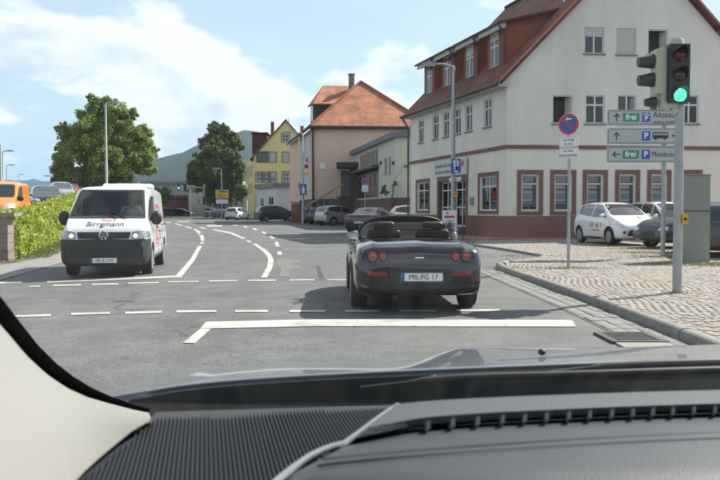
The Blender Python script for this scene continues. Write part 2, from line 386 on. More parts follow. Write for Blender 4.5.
def mark(name, pix, m=RPAINT, off=.008):
    """a painted area on the road from its photo outline, subdivided along its length by the outline itself"""
    p = [at(x, y) for x, y in pix]; vs = [(q.x, q.y, gz(q.x, q.y)+off) for q in p]
    tr = tessellate_polygon([[Vector(v) for v in vs]])
    ob = MB().add(vs, [t if (Vector(vs[t[1]])-Vector(vs[t[0]])).cross(Vector(vs[t[2]])-Vector(vs[t[0]])).z > 0 else t[::-1] for t in tr]).build(name, m, ROAD)
    bm = bmesh.new(); bm.from_mesh(ob.data)
    for _ in range(7):     # short edges, so that the paint follows the road's crossfall
        ed = [e for e in bm.edges if e.calc_length() > .45]
        if not ed: break
        bmesh.ops.subdivide_edges(bm, edges=ed, cuts=1); bmesh.ops.triangulate(bm, faces=bm.faces[:])
    for v in bm.verts: v.co.z = gz(v.co.x, v.co.y)+off
    bm.to_mesh(ob.data); bm.free(); return ob
def ribbon(name, left, right, m=RPAINT, off=.008):
    b = MB(); L_ = [at(*p) for p in left]; R_ = [at(*p) for p in right]
    for i in range(len(L_)-1):
        q = [L_[i], R_[i], R_[i+1], L_[i+1]]; vs = [(v.x, v.y, gz(v.x, v.y)+off) for v in q]
        n = (Vector(vs[1])-Vector(vs[0])).cross(Vector(vs[2])-Vector(vs[0])).z
        b.add(vs, [(0, 1, 2, 3) if n > 0 else (3, 2, 1, 0)])
    return b.build(name, m, ROAD)
# darker repair patches in the asphalt
PATCH = mat('asphalt_repair', (.115, .117, .116), .85, var=.35, vscale=4, bump=.5, bscale=130)
PATCHL = mat('asphalt_light', (.19, .19, .185), .85, var=.15, vscale=1, bump=.5, bscale=130)
STAIN = mat('rust_stain', (.155, .14, .13), .85, var=.3, vscale=6, bump=.3, bscale=130)
mark('asphalt_patch', [(150, 254), (215, 250.5), (355, 250.5), (360, 258), (300, 259), (165, 260)], PATCH, .003)
mark('asphalt_patch', [(283, 258.6), (356, 258.6), (362, 280), (289, 280)], PATCH, .0045)
mark('tar_seam', [(316, 266), (319.5, 266), (324, 278.5), (319, 278.5)], mat('tar', (.035, .035, .036), .6), .006)
mark('rust_stain', [(276, 259), (300, 259.5), (301, 262), (290, 264), (303, 267), (290, 270), (289, 277), (279, 277), (281, 270), (276, 264)], STAIN, .006)
# markings (outlines measured in the photograph)
mark('stop_line', [(206, 322.3), (572, 320.6), (576, 327.2), (200, 329.4)])
mark('lane_line', [(200, 329.6), (211, 329.5), (195, 344), (183, 343.6)])
for x0, x1, y0, y1 in [(13.5, 51, 315.8, 314.6), (71, 110, 313.6, 312.4), (125, 162, 312.4, 311.3), (176.5, 216.5, 311, 310.6), (235, 268, 310.6, 310.6), (289.5, 325, 310.6, 310.6), (345, 380, 310.6, 310.5), (400, 436, 310.4, 310.3), (456, 500, 310, 309.6)]:
    mark('broken_line', [(x0, y0), (x1, y1), (x1, y1+2), (x0, y0+2)])
for x0, x1, y0, y1 in [(29, 40, 286.3, 286), (53, 81, 285.3, 284.6), (92, 118, 284.2, 283.6), (128, 159, 283, 282.2), (168, 198.5, 281.7, 281.1), (209, 237, 280.7, 280.4), (248, 275.5, 280.2, 280), (289, 314.6, 279.9, 279.7), (327, 350, 279.6, 279.5)]:
    mark('broken_line', [(x0, y0), (x1, y1), (x1, y1+1.2), (x0, y0+1.2)])
mark('lane_line', [(-20, 282.6), (22, 281.4), (22, 283.3), (-20, 284.6)])
mark('lane_line', [(47, 281.2), (110, 278.4), (177, 275.9), (174, 277.9), (110, 280.6), (47, 283)])
ribbon('lane_line', [(174, 278), (182, 269), (190.5, 259), (198, 246.3)], [(181, 277.8), (188, 269), (195.5, 259), (202.2, 246)])
mark('lane_dash', [(200, 243.8), (203.6, 243.8), (204, 242.3), (200.6, 242.3)])
ribbon('lane_line', [(201, 241), (200.2, 237), (197.5, 232.6), (193, 229.5)], [(204.3, 241), (203.8, 236.5), (200.4, 231.6), (195, 228.7)])
for q in [[(184, 226.8), (186, 226.2), (192.5, 228), (191, 228.8)], [(174, 223.8), (176, 223.3), (183, 225.3), (181, 225.9)], [(164, 222), (167, 221.7), (172, 222.8), (170, 223.3)]]: mark('lane_dash', q)
ribbon('lane_line', [(260.6, 278), (267, 267.5), (268.2, 260), (266, 255), (261.5, 250.8), (252.5, 244)], [(267, 278), (272.6, 267.5), (273.6, 260), (271, 254.6), (266, 250), (256, 243.8)])
mark('lane_dash', [(245.8, 240.8), (249, 240.6), (252, 242.4), (248.6, 242.8)])
ribbon('lane_line', [(212, 229.8), (230, 233.8), (243, 239.2)], [(214.5, 229.2), (232, 232.6), (246, 238.6)])
for q in [[(277.3, 252), (281.6, 252), (282.2, 255), (277.6, 255)], [(274.6, 242), (278, 242), (279.6, 246.6), (276, 246.6)], [(268.8, 236), (272.3, 236), (274.8, 239), (271.3, 239)], [(261.2, 231.8), (264.3, 231.6), (267, 233.8), (263.5, 234)],
          [(252, 228.2), (255, 228), (258, 230.2), (254.6, 230.4)], [(242.6, 226.2), (245.4, 226), (248.4, 227.6), (245.3, 227.8)], [(232, 224.7), (235, 224.6), (238.6, 225.6), (235.5, 225.8)],
          [(207, 225.3), (222, 225.3), (222, 226.6), (207, 226.6)], [(177, 221.2), (190, 221.2), (190, 222), (177, 222)], [(199, 227.6), (202, 227.2), (207, 228.6), (203.5, 229)]]: mark('lane_dash', q)

# ------------------------------------------------------------------ right pavement
PZ = .06
def g2(px, py): p = at(px, py, 0); return (p.x, p.y)
kerb_px = [(790, 384), (740, 363), (690, 342.5), (640, 322.5), (590, 303), (545, 286.6), (515, 275.8), (503, 271.2)]
far_px = [(500, 268.8), (504, 266), (520, 262.5), (540, 259.6), (545, 257.6), (520, 253), (495, 249), (470, 245.3)]
A2 = Vector((6.31, 35.0)); uAB = Vector((.9948, .102)).normalized(); B2 = A2+uAB*11.42
C2 = Vector((2.93, 47.4)); uCA = (A2-C2).normalized(); lenCA = (A2-C2).length
nCA = Vector((uCA.y, -uCA.x)); nAB = Vector((uAB.y, -uAB.x))
kerb_w = [g2(*p) for p in kerb_px]; far_w = [g2(*p) for p in far_px]
pav = kerb_w+far_w+[tuple(A2+nCA*1.9+nAB*1.5), tuple(C2+nCA*1.9), (2.6, 62), (26, 62), (26, 5.0)]
MORTAR = mat('sand_joint', (.235, .215, .18), .95, var=.4, vscale=2)
base = MB(); vs = [Vector((x, y, PZ-.012)) for x, y in pav]
tr = tessellate_polygon([vs]); base.add(vs, [t if (vs[t[1]]-vs[t[0]]).cross(vs[t[2]]-vs[t[0]]).z > 0 else t[::-1] for t in tr])
n = len(pav); base.add(vs+[v-Vector((0, 0, .3)) for v in vs], [(i, i+n, (i+1) % n+n, (i+1) % n) for i in range(n)])
PAVE = base.build('pavement', MORTAR, kind='structure')
COB = [mat('cobble_pink', (.285, .235, .20), .85, var=.25, vscale=25, island=.22), mat('cobble_grey', (.28, .268, .245), .85, var=.25, vscale=25, island=.22), mat('cobble_sand', (.31, .28, .235), .85, var=.25, vscale=25, island=.22)]
def inpoly(x, y, poly):
    inside = np.zeros(x.shape, bool); j = len(poly)-1
    for i in range(len(poly)):
        xi, yi = poly[i]; xj, yj = poly[j]
        c = ((yi > y) != (yj > y)) & (x < (xj-xi)*(y-yi)/((yj-yi) if yj != yi else 1e-9)+xi)
        inside ^= c; j = i
    return inside
ang = R(24); ca, sa = math.cos(ang), math.sin(ang)
ii, jj = np.meshgrid(np.arange(-170, 450), np.arange(-90, 450), indexing='ij')
px_ = (ii+.5*(jj % 2)+rng.uniform(-.09, .09, ii.shape))*.104; py_ = (jj+rng.uniform(-.07, .07, ii.shape))*.087
py_ = py_+.22*np.sin(px_*.7)+.1*np.sin(px_*1.9+py_)
X = (px_*ca-py_*sa+2).ravel(); Y = (px_*sa+py_*ca+6).ravel()
strip = [tuple(A2+nCA*1.9+nAB*1.5), tuple(A2+nAB*2.0+uAB*0), tuple(A2+uAB*20+nAB*1.8), tuple(A2+uAB*20), tuple(A2), tuple(C2), tuple(C2+nCA*1.9)]
kin = [(x+.17, y+.06) for x, y in kerb_w]
ok = inpoly(X, Y, kin+far_w+[tuple(A2+nAB*1.9), tuple(A2+uAB*20+nAB*1.9), (26, 5)]) & ~inpoly(X, Y, strip) & (X < .5*Y+1.2) & (Y > 6.5) & (Y < 35)
X, Y = X[ok], Y[ok]; order = np.argsort(np.where((X < .455*Y), Y, Y+50)); X, Y = X[order], Y[order]
def cob(cx, cy, a, w, d, h, r=.018):
    c, s = math.cos(a), math.sin(a); vs = []
    for k, zz, ins in ((0, PZ-.014, 0), (1, h-.007, .002), (2, h, r)):
        for sx, sy in ((-1, -1), (1, -1), (1, 1), (-1, 1)):
            x, y = sx*(w/2-ins), sy*(d/2-ins); vs.append((cx+x*c-y*s, cy+x*s+y*c, zz))
    fs = [(8, 9, 10, 11)]
    for k in (0, 4):
        for i in range(4): fs.append((k+i, k+(i+1) % 4, k+4+(i+1) % 4, k+4+i))
    return vs, fs
variants = []
for k in range(18):
    b = MB(); b.add(*cob(0, 0, 0, .099+random.uniform(-.020, .004), .083+random.uniform(-.016, .004), PZ+random.uniform(-.004, .007))); variants.append(b.mesh('cobble_stone', COB[k % 3]))
NC = 300
for k in range(NC):
    link('cobble_stone', random.choice(variants), PAVE, loc=(X[k], Y[k], 0), rot=ang+random.uniform(-.12, .12))
b = MB()
for k in range(NC, len(X)):
    vs, fs = cob(X[k], Y[k], ang+random.uniform(-.12, .12), .099+random.uniform(-.022, .004), .083+random.uniform(-.016, .004), PZ+random.uniform(-.004, .007))
    b.add(vs, fs, random.choice((0, 0, 1, 2)))
b.build('cobblestones', COB, PAVE, kind='stuff')
# red paved strip along the building, brick by brick is too small here: one sheet with paving pattern in relief
REDPAVE = tile_mat('red_paving', (.40, .20, .15), (.46, .27, .20), tw=.2, th=.1, bump=.6, vari=.2)
sp = [Vector((*p, PZ+.004)) for p in strip]; tr = tessellate_polygon([sp])
me_b = MB(); me_b.add(sp, [t if (sp[t[1]]-sp[t[0]]).cross(sp[t[2]]-sp[t[0]]).z > 0 else t[::-1] for t in tr], uv=[[(sp[k].x, sp[k].y) for k in (t if (sp[t[1]]-sp[t[0]]).cross(sp[t[2]]-sp[t[0]]).z > 0 else t[::-1])] for t in tr])
me_b.build('paved_strip', REDPAVE, PAVE)
# kerb stones and gutter rows
KERBM = mat('kerb_granite', (.19, .185, .17), .8, var=.25, vscale=5, bump=.5, bscale=60, island=.12)
GUTM = mat('gutter_stone', (.175, .172, .16), .85, var=.25, vscale=7, bump=.4, bscale=60, island=.15)
KERB = link('kerb', None, kind='structure')
def along(poly, step):
    out = []; acc = 0; pts = [Vector(p) for p in poly]
    seg = [(pts[i], pts[i+1]) for i in range(len(pts)-1)]; tot = sum((b-a).length for a, b in seg); k = 0
    def pos(s):
        for a, b in seg:
            l = (b-a).length
            if s <= l: return a+(b-a)*(s/l), (b-a).normalized()
            s -= l
        return seg[-1][1], (seg[-1][1]-seg[-1][0]).normalized()
    s = step/2
    while s < tot: out.append(pos(s)); s += step
    return out
kfull = kerb_w+far_w[:2]
def rounded_bar(l, w, h, z0, r=.03):
    b = MB(); prof = [(-w/2, z0), (-w/2, h-r), (-w/2+r*.3, h-r*.3), (-w/2+r, h), (w/2-r, h), (w/2-r*.3, h-r*.3), (w/2, h-r), (w/2, z0)]
    n = len(prof); b.add([(x, y, z) for x in (-l/2, l/2) for y, z in prof], [(i, (i+1) % n, (i+1) % n+n, i+n) for i in range(n)]+[tuple(range(n))[::-1], tuple(range(n, 2*n))]); return b
km = [rounded_bar(.985, .155+.004*k, .115+.003*k, -.1, .05).mesh('kerb_stone', KERBM, smooth=50) for k in range(3)]
for p, d in along(kfull, 1.0):
    nn = Vector((d.y, -d.x)); q = p+nn*.02
    link('kerb_stone', random.choice(km), KERB, loc=(q.x, q.y, 0 if p.y < 19 else -.03), rot=math.atan2(d.y, d.x))
gm = [rounded_bar(.295, .152, .012+.003*k, -.05, .008).mesh('gutter_stone', GUTM, smooth=50) for k in range(3)]
for row in range(3):
    off = -(.16+row*.158)
    for p, d in along(kfull[:-2], .3):
        nn = Vector((d.y, -d.x)); q = p+nn*off
        if q.y < 6.9: continue
        link('gutter_stone', random.choice(gm), KERB, loc=(q.x, q.y, random.uniform(-.003, .003)), rot=math.atan2(d.y, d.x)+random.uniform(-.01, .01))
gb_ = MB(); kk_ = [Vector(p) for p in kerb_w]
for i in range(len(kk_)-1):
    d = (kk_[i+1]-kk_[i]).normalized(); nn = Vector((d.y, -d.x)); q = [kk_[i]-nn*.05, kk_[i]-nn*.58, kk_[i+1]-nn*.58, kk_[i+1]-nn*.05]
    gb_.add([(v.x, v.y, .0065) for v in q], [(0, 1, 2, 3)])
gbo = gb_.build('gutter_bed', mat('gutter_mortar', (.16, .155, .14), .95, var=.3, vscale=9), KERB)
if gbo.data.polygons[0].normal.z < 0: gbo.data.flip_normals()
# smooth edge stones round the flush far side of the cobbled spit
em = rounded_bar(.48, .1, PZ+.015, -.05, .012).mesh('edge_stone', KERBM, smooth=50)
for p, d in along(far_w[1:]+[tuple(A2+nCA*1.9+nAB*1.5)], .5):
    link('edge_stone', em, KERB, loc=(p.x, p.y, 0), rot=math.atan2(d.y, d.x))
# storm drain beside the kerb
c = at(630, 339); c2_ = at(690, 342.5); dk = Vector((kerb_w[2][0]-kerb_w[4][0], kerb_w[2][1]-kerb_w[4][1])); rk = math.atan2(dk.y, dk.x)
dr = thing('storm_drain', 'dark cast iron drain grate with pale concrete collar in the gutter before the kerb', 'drain', (c.x, c.y, 0), rk)
CONC = mat('pale_concrete', (.27, .255, .22), .9, var=.25, vscale=8, bump=.4, bscale=50); IRON = mat('cast_iron', (.07, .065, .06), .6, .4, var=.3, vscale=20)
b = MB()
for y_ in (-.24, .24): b.box((0, y_, .012), (.62, .07, .03))
for x_ in (-.275, .275): b.box((x_, 0, .012), (.07, .409, .03))
b.build('frame', IRON, dr)
for k in range(9): MB().box((-.21+k*.0525, 0, .01), (.024, .4, .024)).build('grate_bar', IRON, dr)
MB().box((.46, 0, .008), (.28, .5, .022)).build('collar', CONC, dr)

# ------------------------------------------------------------------ left footpath and car park
PATHM = mat('footpath_asphalt', (.235, .23, .21), .9, var=.2, vscale=2, bump=.4, bscale=90)
hA = Vector((-10.0, 23.6)); hB = Vector((-12.6, 34)); hC = Vector((-15.4, 44)); hD = Vector((-19, 58))
inner = [Vector((-9.0, 6)), hA+Vector((.6, -.2)), hB+Vector((.6, 0)), hC+Vector((.6, 0)), hD+Vector((.6, 0))]
outer = [Vector((-5.9, 6)), Vector((-8.25, 23)), hB+Vector((1.7, 0)), hC+Vector((1.8, 0)), hD+Vector((2.0, 0))]
b = MB()
for i in range(4):
    for t in range(4):
        def P(s, o): 
            q = inner[i].lerp(inner[i+1], s).lerp(outer[i].lerp(outer[i+1], s), o); return (q.x, q.y, gz(q.x, q.y)+.012)
        s0, s1 = t/4, (t+1)/4
        for o0, o1 in ((0, .33), (.33, .66), (.66, 1)):
            b.add([P(s0, o0), P(s0, o1), P(s1, o1), P(s1, o0)], [(0, 1, 2, 3)])
b.build('footpath', PATHM, kind='structure')
LOTM = mat('car_park_asphalt', (.17, .17, .16), .9, var=.2, vscale=.6, bump=.3, bscale=60)
sheet('parking_lot', [0, .12, .35, .7, 1], list(range(23, 140, 4)), lambda x, y: 0, LOTM, kind='structure')
lot = bpy.data.objects['parking_lot']
for v in lot.data.vertices:
    x, y = v.co.x, v.co.y
    e = hA.x+(hD.x-hA.x)*(y-22.6)/35.4 if y < 58 else -19-(y-58)*.12
    xx = (e-.9)+(-75-(e-.9))*x; v.co = (xx, y, lotz(xx, y)-.05)
lot.data.flip_normals()
# low sandstone wall that holds the near end of the car park
SST = mat('rubble_wall', (.25, .20, .17), .9, var=.35, vscale=3, bump=.7, bscale=15, island=.25)
w = thing('retaining_wall', 'low rough stone wall at the near end of the yellow-green hedge', 'wall', (-9.78, 22.7, -.35))
for row in range(6):
    x = 0
    while x > -7:
        l = random.uniform(.35, .62)
        MB().box((x-l/2, random.uniform(-.02, .02), .12+row*.24), (l-.015, .42, .232)).build('stone', SST, w); x -= l
MB().box((-3.4, 0, 1.50), (7.2, .5, .09)).build('coping', CONC, w)
# ------------------------------------------------------------------ foliage
def leaves_mesh(name, centers, normals, size, m, jitter=.35, aspect=.62):
    """small folded leaf faces at the given points"""
    n = len(centers); c = np.asarray(centers, float)
    d = rng.normal(size=(n, 3)); d += np.asarray(normals)*.9; d /= np.linalg.norm(d, axis=1)[:, None]
    a = np.cross(d, rng.normal(size=(n, 3))); a /= np.linalg.norm(a, axis=1)[:, None]; b = np.cross(d, a)
    s = size*(1+rng.uniform(-jitter, jitter, n))[:, None]
    v = np.stack([c-a*s, c-b*s*aspect+d*s*.12, c+a*s, c+b*s*aspect+d*s*.12], 1).reshape(-1, 3)
    me = bpy.data.meshes.new(name); me.vertices.add(4*n); me.vertices.foreach_set('co', v.ravel())
    me.loops.add(4*n); me.loops.foreach_set('vertex_index', np.arange(4*n)); me.polygons.add(n)
    me.polygons.foreach_set('loop_start', np.arange(0, 4*n, 4)); me.polygons.foreach_set('loop_total', np.full(n, 4))
    me.materials.append(m); me.update(calc_edges=True); me.validate(); return me
def tree(name, label, loc, blobs, nleaf, size, m, trunk_h, trunk_r, cat='tree', group=None, seed=1):
    """blobs: (x, y, z, radius) masses of the crown in the tree's own frame"""
    r = np.random.default_rng(seed); random.seed(seed)
    t = thing(name, label, cat, loc, 0, group)
    b = MB(); b.tube([(0, 0, -.3), (0.02, 0, trunk_h*.5), (.1, 0, trunk_h), (.05, .1, trunk_h*1.8)], [trunk_r*1.3, trunk_r, trunk_r*.85, trunk_r*.4], 10)
    for bx, by, bz, br in blobs:
        st = Vector((.05, 0, trunk_h*random.uniform(.75, 1.3))); en = Vector((bx, by, bz))
        mid = st.lerp(en, .5)+Vector((random.uniform(-.3, .3), random.uniform(-.3, .3), -.2*br))
        b.tube([st, mid, en], [trunk_r*.42, trunk_r*.26, trunk_r*.08], 6)
    b.build('trunk', BARK, t, smooth=60)
    # leaf sub-clumps spread over the surface of each mass
    tot = sum(q[3]**2 for q in blobs); C_, N_ = [], []
    for bx, by, bz, br in blobs:
        k = int(nleaf*br*br/tot); nc = max(10, int(38*br)); cc = r.normal(size=(nc, 3)); cc /= np.linalg.norm(cc, axis=1)[:, None]
        cpos = np.array([bx, by, bz])+cc*(br*r.uniform(.55, 1.12, nc))[:, None]*np.array([1, 1, .85])
        rad = br*r.uniform(.10, .30, nc); idx = r.integers(0, nc, k)
        o = r.normal(size=(k, 3)); o /= np.linalg.norm(o, axis=1)[:, None]; rr = rad[idx]*r.uniform(.3, 1.25, k)
        C_.append(cpos[idx]+o*rr[:, None]); N_.append(o*.6+cc[idx]*.6+np.array([0, 0, .35]))
    me = leaves_mesh('crown', np.concatenate(C_), np.concatenate(N_), size, m)
    link('crown', me, t); return t
LEAF1 = leaf_mat('linden_leaves', (.145, .215, .042), (.30, .37, .09), .7, transl=.42)
LEAF2 = leaf_mat('chestnut_leaves', (.095, .14, .032), (.21, .205, .065), .55, transl=.4)
LEAF3 = leaf_mat('shrub_leaves', (.11, .19, .04), (.20, .28, .07), 1.2)
HEDGEL = leaf_mat('privet_leaves', (.26, .33, .035), (.42, .46, .07), 2.5, island=.3)
r1 = np.random.default_rng(3)
# big tree behind the car park: 107 px wide, top at y 95
Yt = 84; tb = atY(104, 206, Yt); k_ = Yt/FPX
def pxb(px, py, r, Yc, dy=0): p = atY(px, py, Yc); return (p.x, dy, p.z, r*Yc/FPX)
def blobs_px(lst, Yc, x0, z0): return [(q[0]-x0, q[1], q[2]-z0, q[3]) for q in [pxb(a, b_, r_, Yc, d) for a, b_, r_, d in lst]]
z0 = lotz(tb.x, Yt)
b1 = blobs_px([(104, 112, 15, 0), (88, 118, 14, 1), (120, 120, 15, -1), (76, 136, 14, 0), (100, 138, 20, -2), (126, 140, 18, 0), (138, 134, 11, 1), (66, 152, 12, 0), (86, 160, 20, -2), (112, 164, 20, -2), (136, 160, 16, 0), (146, 168, 10, 0), (60, 172, 10, 0), (76, 180, 15, 0), (100, 186, 16, 0), (124, 184, 13, 0), (96, 104, 9, 1), (92, 98, 5, 0), (144, 150, 9, 2), (108, 145, 18, 3), (56, 182, 6, 0), (62, 128, 6, 0), (130, 114, 7, 0)], Yt, tb.x, z0)
tree('broad_tree', 'big broad green tree on the left, behind the parked cars and the tall street lamp', (tb.x, Yt, z0), b1, 95000, .135, LEAF1, 3, .42, seed=3)
Y2 = 128; t2 = atY(216, 214, Y2)
b2 = blobs_px([(219, 134, 11, 0), (208, 142, 9, 0), (231, 138, 9, 0), (238, 144, 6, 0), (220, 150, 15, -1), (203, 158, 10, 0), (234, 158, 10, 0), (196, 168, 9, 0), (212, 170, 14, -2), (230, 174, 12, 0), (192, 176, 7, 0), (238, 168, 7, 0), (206, 184, 11, 0), (224, 188, 11, 0), (236, 184, 8, 0), (214, 126, 6, 0), (225, 126, 5, 0), (238, 192, 6, 0), (226, 196, 7, 0), (212, 196, 7, 0)], Y2, t2.x, 0)
tree('broad_tree', 'dark brownish green tree with open crown between pale house and yellow house', (t2.x, Y2, -.3), b2, 60000, .165, LEAF2, 4, .4, seed=5)
# low bushes beyond the van, in front of the grey building
for px, py, rr, Yb, lab in [(150, 196, 9, 118, 'rounded light green bush just right of the white van roof'), (163, 192, 7, 124, 'smaller green bush below the long grey building'), (240, 190, 6, 126, 'small green bush behind the yellow direction sign, beside the yellow house'), (54, 190, 6, 95, 'green shrub at the far left foot of the broad tree')]:
    p = atY(px, py, Yb); rb = rr*Yb/FPX
    tree('bush', lab, (p.x, Yb, 0), [(0, 0, p.z, rb), (rb*.7, 0, p.z-rb*.4, rb*.7), (-rb*.7, .2, p.z-rb*.5, rb*.7), (0, -.3, max(.4, p.z-rb), rb*.8)], 8000, .12, LEAF3, .6, .1, 'bush', seed=int(px))
# hedge
hr = thing('hedge', 'long clipped yellow-green hedge beside the oncoming white van', 'hedge', (hA.x, hA.y, 0))
pts = [hA, hB, hC, hD]; seglen = [(pts[i+1]-pts[i]).length for i in range(3)]; tops = [1.05, 1.45, 1.95, 2.5]
core = MB(); C_, N_ = [], []; HW = .8
for i in range(3):
    a, b_ = pts[i], pts[i+1]; d = (b_-a).normalized(); nn = Vector((d.y, -d.x))
    za, zb = tops[i], tops[i+1]
    v = []
    for p, zt in ((a, za), (b_, zb)):
        for o, z in ((-HW+.16, -.3), (-HW+.16, zt-.16), (-.16+.0, zt-.16), (-.02, -.3)):
            q = p+nn*o; v.append((q.x-hA.x, q.y-hA.y, z))
    core.add(v, [(0, 3, 2, 1), (4, 5, 6, 7), (0, 1, 5, 4), (1, 2, 6, 5), (2, 3, 7, 6)])
    n_ = int(30000*[.5, .33, .17][i]); s = r1.uniform(0, 1, n_); which = r1.uniform(0, 1, n_)
    cx = a.x+(b_.x-a.x)*s; cy = a.y+(b_.y-a.y)*s; zt = za+(zb-za)*s+.07*np.sin(s*seglen[i]*2.3)+.05*np.sin(s*seglen[i]*5.1)
    face = which < .55
    h = r1.uniform(0, 1, n_)
    bulge = .09*np.sin(cx*3+h*5)*np.cos(cy*2.1+h*4)+r1.uniform(-.08, .06, n_)
    off = np.where(face, .02+bulge-.18*h**3, -r1.uniform(0, HW, n_)); z = np.where(face, -.15+h*(zt+.05), zt+bulge-.04)
    C_.append(np.stack([cx+nn.x*off-hA.x, cy+nn.y*off-hA.y, z], 1))
    N_.append(np.where(face[:, None], np.array([nn.x, nn.y, .5]), np.array([0, 0, 1.])))
# near end face
n_ = 3500; o = r1.uniform(0, HW, n_); h = r1.uniform(0, 1, n_); d = (hB-hA).normalized(); nn = Vector((d.y, -d.x))
C_.append(np.stack([-nn.x*o+r1.uniform(-.1, .05, n_)*d.x-0, -nn.y*o-d.y*.05-r1.uniform(0, .14, n_), -.1+h*1.15], 1)); N_.append(np.tile([0, -1, .4], (n_, 1)))
core.build('dark_core', mat('hedge_core', (.035, .04, .012), .95, var=.4, vscale=3), hr)  # dark box added inside the leaves to block the view through
link('foliage', leaves_mesh('foliage', np.concatenate(C_), np.concatenate(N_), .062, HEDGEL), hr)
# grass: verge below the hedge, tufts round the posts on the cobbles
GRASSM = leaf_mat('grass_blades', (.10, .14, .03), (.26, .24, .08), 2, island=.4, transl=.2)
def grass(name, pts3, h, label, **kw):
    n = len(pts3); p = np.asarray(pts3, float); a = rng.uniform(0, 6.283, n); hh = h*rng.uniform(.4, 1.2, n); w = .004+hh*.05
    dx, dy = np.cos(a)*w, np.sin(a)*w; lean = rng.normal(size=(n, 2))*hh[:, None]*.35
    v = np.stack([p-np.stack([dx, dy, 0*dx], 1), p+np.stack([dx, dy, 0*dx], 1), p+np.stack([lean[:, 0], lean[:, 1], hh], 1)], 1).reshape(-1, 3)
    me = bpy.data.meshes.new(name); me.vertices.add(3*n); me.vertices.foreach_set('co', v.ravel()); me.loops.add(3*n); me.loops.foreach_set('vertex_index', np.arange(3*n))
    me.polygons.add(n); me.polygons.foreach_set('loop_start', np.arange(0, 3*n, 3)); me.polygons.foreach_set('loop_total', np.full(n, 3))
    me.materials.append(GRASSM); me.update(calc_edges=True); return link(name, me, None, label, 'grass', kind='stuff')
gp = []
for i in range(3):
    d = (pts[i+1]-pts[i]).normalized(); nn = Vector((d.y, -d.x))
    for _ in range([5000, 2500, 1000][i]):
        q = pts[i].lerp(pts[i+1], random.random())+nn*random.uniform(-.1, .75+.2*random.random()); gp.append((q.x, q.y, gz(q.x, q.y)+.03))
for _ in range(900):
    gp.append((-10.2+random.uniform(-3, .9), 22.1+random.uniform(-.35, .25), gz(-10, 22)))
grass('grass', gp, .09, 'strip of short grass along the foot of the hedge')
def patch(cx, cy, rx, ry, n, z=PZ):
    return [(cx+random.gauss(0, rx), cy+random.gauss(0, ry), z-.01) for _ in range(n)]
gp = []
for px, py, rx, ry, n in [(620, 246, .5, .4, 500), (608, 246, .5, .4, 400), (640, 249, .6, .4, 500), (655, 253, .6, .5, 700), (668, 257, .6, .4, 600), (695, 264, .9, .35, 700), (714, 265, .7, .5, 800), (646, 246, .3, .3, 300), (568, 268.5, .35, .16, 260), (677, 293, .1, .08, 50), (545, 256, .9, .05, 120), (505, 268, .4, .08, 80)]:
    p = at(px, py, PZ); gp += patch(p.x, p.y, rx, ry*.8, n*2)
grass('grass', gp, .055, 'dry weeds and grass growing between the cobbles round posts and cars')
gp = []
for p, d in along(kerb_w[1:], .12):
    nn = Vector((d.y, -d.x))
    if random.random() < .6:
        for _ in range(random.randint(2, 14)): gp.append((p.x-nn.x*.1+random.gauss(0, .05), p.y-nn.y*.08+random.gauss(0, .03), .0))
grass('grass', gp, .045, 'thin line of moss and weeds in the gutter joint below the kerb')
# ------------------------------------------------------------------ hills
HILL = mat('forest_hill', (.010, .024, .016), .95, var=.7, vscale=.035, bump=1, bscale=.06)
def hill(name, prof, Y, depth, m, label=None, seed=0, rough=7):
    """ridge measured at distance Y; slopes down before and behind"""
    r = np.random.default_rng(seed); xs_ = np.array([atY(a, b_, Y).x for a, b_ in prof]); zs_ = np.array([atY(a, b_, Y).z for a, b_ in prof])
    nx, ny = 150, 26; X_ = np.linspace(xs_[0], xs_[-1], nx); Zr = np.interp(X_, xs_, zs_)
    Zr = Zr+sum(np.sin(X_*f*2*np.pi/1000+p_)*a_ for f, a_, p_ in [(5, .3*rough, 1), (13, .16*rough, 2), (31, .12*rough, .3)])
    V = []
    for j in range(ny):
        t = j/(ny-1)*2-1; f = np.cos(t*np.pi/2)**.8 if abs(t) < 1 else 0
        z = Zr*f+r.normal(size=nx)*rough*.32*(f > .05); V += list(zip(X_, np.full(nx, Y+t*depth), np.maximum(z, 0)-1))
    return MB().add(V, [(j*nx+i, j*nx+i+1, (j+1)*nx+i+1, (j+1)*nx+i) for j in range(ny-1) for i in range(nx-1)]).build(name, m, None, smooth=80, kind='structure')
hill('hill', [(60, 206), (120, 196), (140, 186), (165, 172), (190, 161), (215, 151), (250, 138), (266, 136), (285, 143), (330, 156), (400, 160), (520, 170), (800, 190), (1100, 206)], 1500, 650, HILL, seed=1)
hill('hill', [(-500, 200), (-300, 188), (-150, 184), (-60, 190), (10, 186), (30, 181), (50, 181), (75, 185), (120, 190), (160, 200), (260, 206)], 3800, 900, HILL, seed=2, rough=12)
